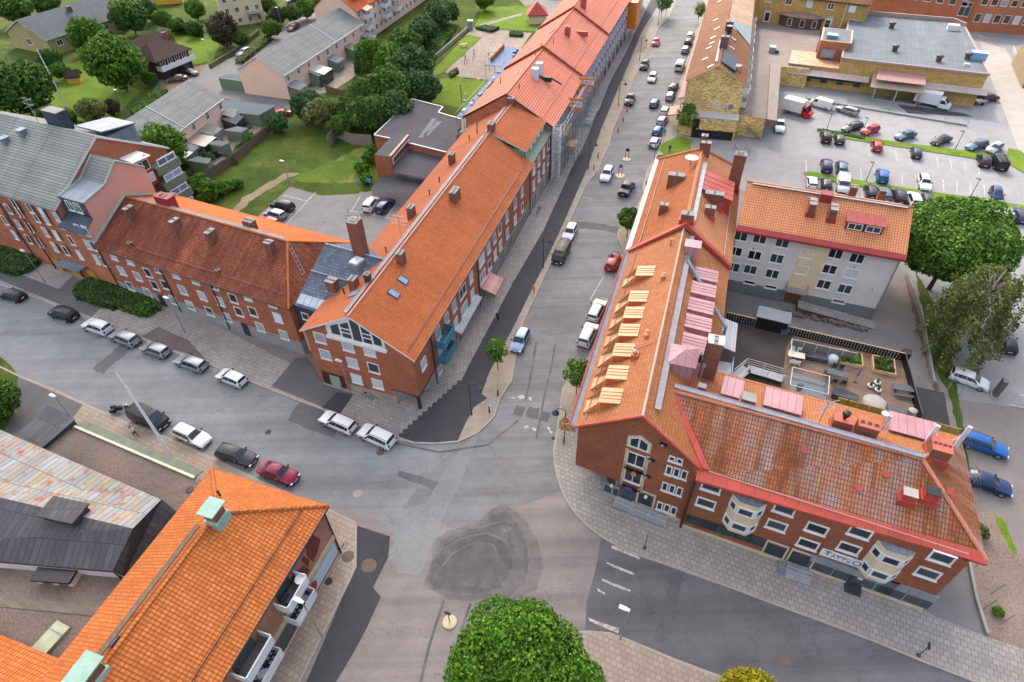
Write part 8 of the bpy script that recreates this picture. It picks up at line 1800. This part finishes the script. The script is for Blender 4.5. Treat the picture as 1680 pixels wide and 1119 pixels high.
person(811,486,.12,251,'person in blue beside a white pushchair below the striped awning',sh_blue,tr_dark,hair_g)
person(1098,250,.12,251,'person in black walking on the pavement by the small lawn',tr_dark,tr_dark,hair_b)
p=P(809,480,.12);e_=empty('pushchair',p,'white pushchair below the striped awning','pushchair');f=Fr(p,71);b=MB();b.box(f,-.35,.35,-.25,.25,.5,.85);b.box(f,-.35,0,-.26,.26,.86,1.05);b.build('seat',white,e_);b=MB()
for x in (-.35,.35):
 for y in (-.25,.25): b.tube([f.p(x,y-.03,.24),f.p(x,y+.03,.24)],.12,10)
b.tube([f.p(-.3,0,.6),f.p(-.75,0,1.05)],.03,5);b.build('wheel',tyre_m,e_)

# ---------------------------------------------------------------- scaffold at the coral roofed house
eS=empty('scaffold',fA.p(66,-1.6,0),'steel tube scaffold with plank decks in front of the house under renovation','scaffold')
def scaf(par,f,us,vs,zs,r=.05,planks=(),mat=grey_metal,diag=True):
 b=MB()
 for u in us:
  for v in vs: b.tube([f.p(u,v,0),f.p(u,v,zs[-1]+1.0)],r,5)
 for z in zs:
  for v in vs: b.tube([f.p(us[0],v,z),f.p(us[-1],v,z)],r*.8,4);b.tube([f.p(us[0],v,z+.9),f.p(us[-1],v,z+.9)],r*.7,4)
  for u in us: b.tube([f.p(u,vs[0],z),f.p(u,vs[-1],z)],r*.8,4)
 if diag:
  for i in range(len(us)-1):
   for j in range(len(zs)-1): b.tube([f.p(us[i],vs[0],zs[j]),f.p(us[i+1],vs[0],zs[j+1])],r*.7,4)
 b.build('tube_frame',mat,par)
 for (ua,ub,z,m) in planks: b=MB();b.h=f.U;b.box(f,ua,ub,vs[0]+.05,vs[-1]-.05,z+.03,z+.1);b.build('deck',m,par)
planks_m=masonry('scaffold_planks',S(206,176,130),S(184,154,112),S(120,100,76),w=3,h=.25,ms=.02)
scaf(eS,fA,[59.2,62,64.8,67.6,70.4,73.2,76,78.8],[-1.7,-.35],[2.2,4.3,6.4,8.5],planks=((59.3,62,4.3,planks_m),(62,66.8,6.4,planks_m),(66,70.4,4.3,planks_m),(70.4,78.8,8.7,flat('deck_grey',S(190,190,184),.8)),(70.4,76,6.4,planks_m)))
scaf(eS,fA,[62.4,65.2,68],[-3.4,-1.75],[2.2,4.3],planks=((62.4,65.2,4.3,planks_m),))
b=MB();b.h=fA.U;b.box(fA,70.4,79,-1.95,-1.85,8.9,9.9);b.build('edge_board',tile_new,eS)
eT=empty('stair_tower',fA.p(56.5,-1.4,0),'tall white lattice stair tower at the end of the scaffold','scaffold');b=MB();ft=Fr(fA.p(57.6,-1.2,0),71.3)
for x in (-.6,.6):
 for y in (-.6,.6): b.tube([ft.p(x,y,0),ft.p(x,y,10.4)],.06,5)
for k in range(26):
 z=.4*k
 for y in (-.6,.6): b.tube([ft.p(-.6,y,z),ft.p(.6,y,z+(.4 if k % 2 else 0))],.04,4)
 b.tube([ft.p(.6,-.6,z),ft.p(.6,.6,z)],.04,4);b.tube([ft.p(-.6,-.6,z),ft.p(-.6,.6,z)],.04,4)
b.build('lattice',flat('white_steel',S(226,228,228),.5),eT)
def banner(u,v,z,an,w_,h,label,txt):
 o=fA.p(u,v,0);f=Fr(o,an);e_=empty('scaffold_banner',(o.x,o.y,z),label,'banner','orange and white scaffold banners');b=MB();b.box(f,-w_/2,w_/2,-.04,0,z-h/2,z+h/2);b.build('banner_cloth',white,e_)
 b=MB();b.box(f,-w_/2,w_/2,-.06,-.04,z+h*.22,z+h/2);b.box(f,-w_/2,w_/2,-.06,-.04,z-h/2,z-h*.26);b.build('stripe',orange_paint,e_)
 text_obj('letters',txt,e_,(o.x,o.y),an,w_*.16,z-.02,h*.36,flat('banner_navy',S(50,60,120),.6) if 'banner_navy' not in MATS else MATS['banner_navy'],off=.06)
 b=MB();b.face([f.p(-w_*.3+x*.3,-.055,z+y*.3) for x,y in ((-1,0),(0,-1),(1,0),(0,1))]);b.build('emblem',flat('emblem_rose',S(206,140,130),.6) if 'emblem_rose' not in MATS else MATS['emblem_rose'],e_)
banner(70.2,-1.1,9.0,-18,3.2,2.2,'orange and white banner at the near end of the scaffold deck','BALE');banner(80,-1.2,9.4,-18,3.2,1.7,'orange and white banner at the far end of the scaffold deck','BALE')
for u,v,lab,s_,hm in ((74.5,-.9,'worker in orange with a yellow helmet kneeling on the scaffold deck, nearer the camera',sh_or,helmet),(77.2,-.8,'worker in yellow bending on the scaffold deck, farther from the camera',sh_ye,helmet)):
 q=fA.p(u,v,8.82);r=q-Vector((0,0,CAM_H));e_=person(840,559,8.82,250,lab,s_,tr_dark,hair_b,'work','workers on the scaffold',hm);e_.location=q
eS2=empty('entrance_scaffold',fA.p(84,-1.5,0),'low steel stair and railing on the pavement beyond the scaffold','stair');b=MB()
railing(b,[fA.p(80,-2.6,0),fA.p(91,-2.6,0)],1.2,0,.05,3,1.5);railing(b,[fA.p(80,-.6,0),fA.p(91,-.6,0)],1.2,0,.05,3,1.5)
for k in range(16): b.box(fA,81+k*.5,81.35+k*.5,-2.5,-.7,.3+.1*(k % 5),.36+.1*(k % 5))
b.build('stair_frame',grey_metal,eS2)
# rear scaffold with blue netting
eS3=empty('rear_scaffold',fA.p(80,17,0),'rear scaffold with blue decks along the eaves of the coral roof','scaffold')
scaf(eS3,fA,[58.5,64,69.5,75,80.5,86],[16.3,17.7],[3,6,9.2],planks=((59,86,9.2,net_blue),(59,86,6,flat('green_deck',S(106,136,128),.8))),mat=flat('blue_grey_tube',S(130,150,170),.5))
scaf(eS3,fA,[86,92,98],[16.5,22],[4,8.5],planks=((86,98,8.5,net_blue),),mat=MATS['blue_grey_tube'])
b=MB();b.h=fA.U;b.box(fA,88,97,21.2,21.5,8.7,9.5);b.build('brick_stack',brick_red,eS3)
rnd=random.Random(12);b=MB()
for k in range(26): q=fA.p(rnd.uniform(60,97),rnd.uniform(16.5,17.5 if k<14 else 20.5),9.3 if k<14 else 8.65);f=Fr(q,rnd.uniform(0,90));s_=rnd.uniform(.2,.5);b.box(f,-s_,s_,-.2,.2,q.z,q.z+rnd.uniform(.2,.5),k % 3)
b.build('stacked_material',[white,wood_new,blue_paint],eS3)
# ---------------------------------------------------------------- walls, fences and play yard
def fence(name,pts,h,mat,label,z=0,th=.06,cat='fence',cap=None):
 e_=empty(name,P(*pts[0]),label,cat);b=MB();q=[P(*p) for p in pts]
 for i in range(len(q)-1):
  a,c=q[i],q[i+1];f=Fr(a,math.degrees(math.atan2(c.y-a.y,c.x-a.x)));L=(c-a).length;b.h=f.U;n=max(1,int(L/.22))
  if th>.1: b.box(f,0,L,-th/2,th/2,0,h)
  else:
   for k in range(n): b.box(f,L*k/n,L*(k+.86)/n,-th/2,th/2,.03,h+.05*math.sin(k*1.7))
   b.box(f,0,L,.03,.08,h*.3,h*.36);b.box(f,0,L,.03,.08,h*.8,h*.86)
 b.build('boards' if th<=.1 else 'wall',mat,e_)
fence('wooden_fence',[(300,318),(345,293),(392,262),(442,218),(448,205)],1.7,wood,'long weathered wooden fence along the row house gardens')
fence('wooden_fence',[(540,243),(552,226),(580,238),(612,240)],2.4,flat('pale_grey_wood',S(158,148,134),.9,var=.2,vs=3),'tall pale wooden fence around the corner of the tree belt')
fence('wooden_fence',[(535,150),(560,158),(590,155)],1.5,wood,'short brown wooden fence at the patio of the long row house')
fence('wooden_fence',[(371,262),(392,270)],1.4,wood,'short wooden gate fence between two gardens')
fence('garden_wall',[(773,45),(715,96)],1.0,concrete,'low pale concrete wall along the play yard',th=.3,cat='wall');fence('garden_wall',[(345,113),(395,82),(425,55)],1.1,masonry('stone_wall',S(140,122,100),S(112,98,80),S(90,80,66),w=.6,h=.3,ms=.05),'low stone garden wall along the lane',th=.4,cat='wall');fence('garden_wall',[(1486,452),(1510,520),(1530,632)],.7,concrete,'low pale wall along the lane by the broad tree',th=.25,cat='wall');fence('garden_wall',[(1588,925),(1600,985),(1618,1042)],.4,concrete,'low concrete edging beside the hipped gable',th=.25,cat='wall')
p=P(772,48);f=Fr(p,0);b=MB();b.box(f,-.7,.7,-.6,.6,0,2.2);b.box(f,-.8,.8,-.7,.7,2.2,2.35);b.build('gate_pillar',grey_metal,label='grey metal box at the end of the low play yard wall',cat='cabinet')
e_=empty('swing',P(776,100),'metal swing frame standing on the play yard paving','swing');b=MB();a,c=P(764,105),P(778,97);up=Vector((0,0,2.4))
for q in (a,c):
 for s_ in (-.9,.9): b.tube([q+ST*s_,q+up],.06,5)
b.tube([a+up,c+up],.06,5);b.build('frame',dk_metal,e_)
e_=empty('picnic_table',P(761,77),'pale wooden picnic table on the upper lawn','table');f=Fr(P(761,77),20);b=MB();b.box(f,-1,1,-.4,.4,.7,.76);b.build('table_top',wood_new,e_);b=MB();b.box(f,-1,1,-.95,-.65,.42,.48);b.box(f,-1,1,.65,.95,.42,.48);b.build('bench_seat',wood_new,e_);b=MB()
for x in (-.7,.7): b.box(f,x-.05,x+.05,-.85,.85,.35,.42);b.box(f,x-.05,x+.05,-.3,.3,0,.7)
b.build('trestle',wood_new,e_)
for bx,by,h,lab in ((758,175,4.5,'thin dark lamp post on the mown lawn'),(803,116,4,'thin dark lamp post on the play yard paving')): p=P(bx,by);b=MB();b.tube([(p.x,p.y,0),(p.x,p.y,h)],.06,6);b.lathe((p.x,p.y,h),[(.06,0),(.22,.1),(.2,.3),(.05,.35)],10);b.build('lamp_post',dk_metal,label=lab,cat='lamp post')
# patio furniture in the row house gardens
for px,py,m,lab in ((508,142,dk_metal,'dark patio table by the long row house'),(528,143,black,'black barbecue at the long row house patio'),(545,130,red_paint,'red cushioned seat on the long row house patio'),(352,260,black,'left of two black garden chairs by the green shed'),(361,257,black,'right of two black garden chairs by the green shed'),(313,305,orange_paint,'small orange table on the wooden deck by the block'),(303,308,dk_metal,'dark chair on the wooden deck by the block'),(409,211,flat('brown_rattan',S(130,90,80),.8),'reddish brown garden table at the row house')):
 p=P(px,py);f=Fr(p,40);b=MB();b.box(f,-.55,.55,-.45,.45,.42,.5)
 for x in (-.5,.5):
  for y in (-.4,.4): b.tube([f.p(x,y,0),f.p(x,y,.45)],.04,4)
 if 'chair' in lab or 'seat' in lab: b.box(f,-.55,.55,.38,.46,.5,1.0)
 b.build('garden_table' if 'table' in lab else 'garden_chair' if 'chair' in lab or 'seat' in lab else 'barbecue',m,label=lab,cat='table' if 'table' in lab else 'chair' if 'chair' in lab or 'seat' in lab else 'barbecue')
# ---------------------------------------------------------------- roof terrace furniture
def on_t(px,py,h=0): return P(px,py,zT+h)
def tset(name,px,py,an,w_,d,m,label,h=.74):
 p=on_t(px,py);f=Fr(p,an);e_=empty(name,(p.x,p.y,zT),label,'table');b=MB();b.box(f,-w_/2,w_/2,-d/2,d/2,zT+h-.05,zT+h);b.build('table_top',m,e_);b=MB()
 for x in (-1,1):
  for y in (-1,1): b.tube([f.p(x*(w_/2-.08),y*(d/2-.08),zT),f.p(x*(w_/2-.08),y*(d/2-.08),zT+h-.05)],.035,4)
 b.build('leg',m,e_)
def tchair(px,py,an,m,label,group):
 p=on_t(px,py);f=Fr(p,an);e_=empty('chair',(p.x,p.y,zT),label,'chair',group);b=MB();b.box(f,-.25,.25,-.25,.25,zT+.42,zT+.47);b.build('seat',m,e_);b=MB();b.box(f,-.25,.25,.21,.27,zT+.47,zT+1.0);b.build('backrest',m,e_)
 for x in (-.22,.22):
  for y in (-.22,.22): b=MB();b.tube([f.p(x,y,zT),f.p(x,y,zT+.42)],.025,4);b.build('leg',m,e_)
grey_blue=flat('anthracite',S(84,90,100),.6)
tset('table',1371,619,-24,2.3,.95,grey_blue,'dark rectangular table in the middle of the plank terrace')
for i,(px,py,an,lab) in enumerate(((1367,608,-24,'dark chair behind the dark terrace table, left'),(1378,610,-24,'dark chair behind the dark terrace table, right'),(1354,618,66,'dark chair at the left end of the dark terrace table'),(1367,629,156,'dark chair in front of the dark terrace table, left'),(1382,631,156,'dark chair in front of the dark terrace table, right'))): tchair(px,py,an,dk_metal,lab,'dark chairs around the terrace table')
tset('table',1304,589,-20,1.9,1.0,flat('cream_table',S(222,214,190),.6),'cream table beside the glass screen on the terrace')
for px,py,an,lab in ((1298,580,-20,'pale chair behind the cream table, left'),(1309,582,-20,'pale chair behind the cream table, right'),(1298,598,160,'white chair in front of the cream table, left'),(1307,600,160,'white chair in front of the cream table, right')): tchair(px,py,an,white,lab,'white chairs around the cream table')
e_=empty('picnic_table',on_t(1480,645),'dark grey picnic bench near the end of the terrace','table');f=Fr(on_t(1480,645),-15);b=MB();b.box(f,-1.1,1.1,-.35,.35,zT+.7,zT+.77);b.build('table_top',grey_blue,e_);b=MB();b.box(f,-1.1,1.1,-.95,-.62,zT+.42,zT+.48);b.box(f,-1.1,1.1,.62,.95,zT+.42,zT+.48);b.build('bench_seat',grey_blue,e_);b=MB()
for x in (-.8,.8): b.box(f,x-.05,x+.05,-.8,.8,zT+.3,zT+.4);b.box(f,x-.05,x+.05,-.3,.3,zT,zT+.7)
b.build('trestle',grey_blue,e_)
for px,lab,lf in (([(1379,572),(1414,580),(1416,600),(1379,592)],'left wooden planter box with dense leafy vegetables',leaf_bright),([(1432,582),(1467,589),(1470,614),(1434,605)],'right wooden planter box with looser plants',leaf_dark)):
 q=[on_t(x,y,.5) for x,y in px];e_=empty('planter_box',sum(q,Vector())/4-Vector((0,0,.5)),lab,'planter');b=MB()
 for i in range(4): a,c=q[i],q[(i+1) % 4];f=Fr(a,math.degrees(math.atan2(c.y-a.y,c.x-a.x)));b.box(f,-.05,(c-a).length,-.06,.06,zT,zT+.5)
 b.build('box',wood_new,e_);b=MB();b.face([p-Vector((0,0,.1)) for p in q]);b.build('soil',flat('soil',S(80,66,54),.95) if 'soil' not in MATS else MATS['soil'],e_)
 rng=np.random.default_rng(5);cs=[];l0=wloc(e_)
 for k in range(26 if lf is leaf_bright else 17):
  s_,t_=rng.uniform(.1,.9),rng.uniform(.1,.9);c=(q[0].lerp(q[1],s_)).lerp(q[3].lerp(q[2],s_),t_);cs.append((c.x-l0.x,c.y-l0.y,c.z-l0.z+.05,.3,.3,.28))
 c,n=crown_pts(rng,cs,60,.1);sub('plants',leaf_mesh('plants',leaves(c,n,.11,rng),lf),e_)
p=on_t(1402,626);e_=empty('folded_parasol',p,'folded violet parasol on a round base in the middle of the terrace','parasol');b=MB();b.lathe((p.x,p.y,zT),[(.3,0),(.3,.08),(.05,.12)],12);b.build('base',dk_metal,e_);b=MB();b.tube([(p.x,p.y,zT),(p.x,p.y,zT+2.4)],.03,6);b.build('pole',grey_metal,e_);b=MB();b.lathe((p.x,p.y,zT+.9),[(.06,0),(.16,.3),(.12,.9),(.03,1.45)],8);b.build('canopy',flat('lilac_cloth',S(128,124,160),.8),e_)
for px,py,lab in ((1427,635,'left of three white plant pots on the terrace'),(1438,630,'rear right one of three white plant pots on the terrace'),(1439,642,'front right one of three white plant pots on the terrace')):
 p=on_t(px,py);e_=empty('plant_pot',p,lab,'plant pot','white plant pots on the terrace');b=MB();b.lathe((p.x,p.y,zT),[(.2,0),(.36,.2),(.36,.36),(.3,.38)],14);b.build('pot',white,e_,50);rng=np.random.default_rng(8);c,n=crown_pts(rng,[(0,0,.5,.2,.2,.3)],120,.08);sub('plant',leaf_mesh('plant',leaves(c,n,.09,rng),leaf_dark),e_)
def blob(name,px,py,prof,m,label,cat,n=12):
 p=on_t(px,py);b=MB();b.lathe((p.x,p.y,zT),prof,n);b.build(name,m,label=label,cat=cat,smooth=50,origin=(p.x,p.y,zT))
cov=flat('grey_cover',S(176,170,164),.8,var=.1)
blob('covered_table',1432,666,[(1.25,0),(1.3,.55),(1.1,.75),(.2,.8)],cov,'round table under a pale grey cover at the terrace rear','covered table');blob('covered_barbecue',1364,594,[(.5,0),(.62,.5),(.55,.9),(.2,1.1)],flat('white_cover',S(220,222,226),.7),'barbecue under a white cover beside the left planter','barbecue');blob('rubbish_bin',1492,683,[(.42,0),(.45,1.0),(.3,1.1)],cov,'pale grey round bin near the black shed roof','bin')
blob('gas_bottle',1312,635,[(.3,0),(.32,.5),(.2,.65),(.08,.8)],grey_metal,'grey gas bottle in the light well frame of the terrace','gas bottle')
for px,py,w_,d,h,m,lab in ((1322,587,1.9,.7,.55,dk_metal,'left black storage bench by the glass screen'),(1342,591,1.7,.7,.6,grey_blue,'right dark blue storage bench by the glass screen'),(1467,679,1.9,.8,.8,grey_blue,'grey storage chest at the rear terrace edge'),(1482,588,.9,.9,1.1,black,'black bin box in the corner of the terrace fence'),(1286,546,.8,.8,.7,flat('blue_grey_box',S(96,108,124),.6),'small blue grey box below the terrace fence')):
 p=on_t(px,py);f=Fr(p,-24);b=MB();b.box(f,-w_/2,w_/2,-d/2,d/2,zT,zT+h);b.box(f,-w_/2-.04,w_/2+.04,-d/2-.04,d/2+.04,zT+h,zT+h+.06);b.build('storage_box',m,label=lab,cat='storage box')
p=on_t(1384,655);f=Fr(p,-30);b=MB();b.box(f,-1.3,1.3,-.45,.45,zT,zT+.7);b.slab([f.p(-1.35,-.5,zT+.7),f.p(1.35,-.5,zT+.85),f.p(1.35,.5,zT+.85),f.p(-1.35,.5,zT+1.1)],.1);b.build('covered_sofa',flat('dark_cover',S(66,72,78),.7),label='sofa under a dark cover at the rear of the terrace',cat='covered sofa')
e_=empty('garden_kiosk',on_t(1263,536),'dark kiosk with a grey roof against the terrace fence','kiosk');f=Fr(on_t(1263,537),-24);b=MB();b.box(f,-1.8,1.8,-.8,.8,zT,zT+2.0);b.build('wall',black,e_);b=MB();b.slab([f.p(-2,-1.0,zT+2.0),f.p(2,-1.0,zT+2.0),f.p(2,1.0,zT+2.25),f.p(-2,1.0,zT+2.25)],.1);b.build('roof',flat('kiosk_roof',S(116,124,132),.6),e_)
e_=empty('glass_screen',on_t(1325,575),'glass wind screen with a pale frame beside the cream table','screen');f=Fr(on_t(1293,573),-22);b=MB();L=7.2
for k in range(6): b.tube([f.p(k*L/5,0,zT),f.p(k*L/5,0,zT+1.7)],.04,5)
b.tube([f.p(0,0,zT+1.7),f.p(L,0,zT+1.7)],.05,5);b.tube([f.p(0,0,zT+.2),f.p(L,0,zT+.2)],.04,5);b.tube([f.p(0,0,zT+1.7),f.p(0,-3.2,zT+1.7),f.p(0,-3.2,zT)],.05,5);b.build('frame',MATS['pale_rail'],e_);b=MB();b.face([f.p(0,.02,zT+.2),f.p(L,.02,zT+.2),f.p(L,.02,zT+1.65),f.p(0,.02,zT+1.65)]);b.build('pane',glassm('screen_glass',S(120,118,114),.1),e_)
e_=empty('steel_walkway',on_t(1230,610),'angled steel walkway with white railings across the dark terrace floor','walkway');pts=[on_t(1204,622,.5),on_t(1226,604,.5),on_t(1284,621,.5)];b=MB()
for i in range(2):
 a,c=pts[i],pts[i+1];f=Fr(a,math.degrees(math.atan2(c.y-a.y,c.x-a.x)));L=(c-a).length;b.h=f.U;b.box(f,0,L,-.6,.6,zT+.45,zT+.5)
 for k in range(int(L/.5)): b.box(f,k*.5,k*.5+.05,-.6,.6,zT+.503,zT+.53)
b.build('deck',grey_metal,e_);b=MB()
for s_ in (-.6,.6): railing(b,[p+Vector((0,s_,0)) for p in pts],1.0,0,.035,3,1.4)
b.build('railing',MATS['pale_rail'],e_)
e_=empty('light_well_frame',on_t(1308,632),'pale framed opening with glass panels in the terrace','frame');f=Fr(on_t(1293,640),-24);b=MB()
for a_,c_ in (((0,0),(4,0)),((4,0),(4,3)),((4,3),(0,3)),((0,3),(0,0))): b.tube([f.p(*a_,zT+.9),f.p(*c_,zT+.9)],.06,4);b.tube([f.p(*a_,zT),f.p(*a_,zT+.9)],.06,4)
b.build('frame',MATS['pale_rail'],e_);b=MB();b.face([f.p(0,0,zT+.02),f.p(4,0,zT+.02),f.p(4,3,zT+.02),f.p(0,3,zT+.02)]);b.build('pane',shop_glass,e_)
e_=empty('roof_edge_screen',on_t(1400,680),'row of amber glass panels along the rear edge of the terrace','screen');f=Fr(on_t(1300,645),-24);b=MB()
for k in range(11): b.box(f,4.5+k*1.1,5.5+k*1.1,-.04,.04,zT+.1,zT+1.2)
b.build('pane',glassm('amber_glass',S(150,126,60),.15),e_)
e_=empty('balcony_stair',fF.p(17,-13,0),'pale metal balcony with a striped awning at the back of the dormer house','balcony');b=MB();b.h=fF.U;b.slab([fF.p(16.5,-14.0,7.2),fF.p(21.5,-14.0,7.2),fF.p(21.5,-12.2,7.7),fF.p(16.5,-12.2,7.7)],.08);b.build('awning',masonry('white_ribbed',S(206,206,208),S(190,190,194),S(150,150,156),w=60,h=.2,ms=.03),e_);b=MB();railing(b,[fF.p(9,-14,5.5),fF.p(16.4,-14,5.5)],1.0,0,.04,2,1.5);b.box(fF,9,16.4,-14,-11.7,5.4,5.5);b.build('railing',MATS['pale_rail'],e_)
# wire fence by the birch, steel kiosk and gate at the right edge
e_=empty('wire_fence',P(1570,650),'wire mesh fence with steel posts beside the black shed roof','fence');q=[P(1554,640),P(1565,600),P(1572,650),P(1572,720),P(1590,800),P(1602,880)];b=MB()
for a in q: b.tube([(a.x,a.y,0),(a.x,a.y,2.2)],.04,5)
for i in range(len(q)-1):
 for z in (.1,.6,1.1,1.6,2.1): b.tube([(q[i].x,q[i].y,z),(q[i+1].x,q[i+1].y,z)],.012,3)
b.build('mesh',grey_metal,e_)
e_=empty('wire_fence',P(1620,985),'leaning wire fence beside the gravel bed','fence');b=MB();q=[P(1600,930),P(1625,975),P(1640,1025),P(1612,1000)]
for a in q: b.tube([(a.x,a.y,0),(a.x+.3,a.y,2.0)],.04,5)
for i in range(3): b.tube([(q[i].x+.3,q[i].y,1.9),(q[i+1].x+.3,q[i+1].y,1.9)],.02,4)
b.build('mesh',grey_metal,e_)
p=P(1632,648);e_=empty('payment_column',p,'tall brown steel column by the gate in the yard','column');f=Fr(p,60);b=MB();b.box(f,-.5,.5,-.25,.25,.1,2.6);b.build('column',flat('bronze_steel',S(118,112,104),.4,metal=.3),e_);b=MB();b.box(f,-.7,.7,-.45,.45,0,.1);b.build('base',concrete,e_)
p=P(1655,665);e_=empty('entrance_gate',p,'white steel gate at the right edge of the yard','gate');f=Fr(p,-20);b=MB()
for k in range(12): b.tube([f.p(k*.35,0,.1),f.p(k*.35,0,1.9)],.025,4)
for z in (.1,1.9): b.tube([f.p(0,0,z),f.p(4,0,z)],.06,5)
b.build('bars',MATS['pale_rail'],e_)
# ---------------------------------------------------------------- unseen clouds: some shade the south and west, others added as fill light
def cloud(cx,cy,cz,rx,ry,rz,seed):
 rng=np.random.default_rng(seed);nu,nv=48,20;b=MB();ph=rng.uniform(0,6.28,(6,2));V=[]
 for j in range(nv+1):
  t=math.pi*j/nv
  for i in range(nu):
   a=2*math.pi*i/nu;k=1+sum(.11*math.sin((n+2)*a+ph[n][0])*math.sin((n+1)*t+ph[n][1]) for n in range(6))
   V.append((cx+rx*k*math.sin(t)*math.cos(a),cy+ry*k*math.sin(t)*math.sin(a),cz+rz*k*math.cos(t)))
 b.v=V
 for j in range(nv):
  for i in range(nu): b.f.append((j*nu+i,(j+1)*nu+i,(j+1)*nu+(i+1) % nu,j*nu+(i+1) % nu));b.m.append(0)
 return b.build('cloud',cloud_m,kind='structure',smooth=180,origin=(cx,cy,cz))
cloud_m=bpy.data.materials.new('cloud_vapour');cloud_m.use_nodes=True;n=cloud_m.node_tree;n.nodes.remove(n.nodes['Principled BSDF'])
tl=N(n,'ShaderNodeBsdfTranslucent');tl.inputs['Color'].default_value=(.95,.95,.95,1);tp=N(n,'ShaderNodeBsdfTransparent');mx=N(n,'ShaderNodeMixShader')
n.links.new(noise(n,pos(n),.012,4,.6,.25,.55),mx.inputs[0]);mm=N(n,'ShaderNodeMath',operation='MULTIPLY');mm.inputs[1].default_value=.72;n.links.new(mx.inputs[0].links[0].from_socket,mm.inputs[0]);n.links.new(mm.outputs[0],mx.inputs[0])
n.links.new(tp.outputs[0],mx.inputs[1]);n.links.new(tl.outputs[0],mx.inputs[2]);n.links.new(mx.outputs[0],n.nodes['Material Output'].inputs['Surface'])
HC=420.0;k=HC/math.tan(R(SUN_EL));ox,oy=math.cos(R(SUN_AZ))*k,math.sin(R(SUN_AZ))*k
cloud(-70+ox,40+oy,HC,125,140,30,3)
cloud(20,-380,HC,520,270,55,9)  # added out of view to scatter sunlight onto the camera-facing walls
cloud(-420,60,HC,180,420,50,10)  # added out of view at the side for more soft fill light
cloud(2+ox,55+oy,HC+20,55,48,18,8)
cloud(10+ox,-25+oy,HC+15,110,75,26,5)
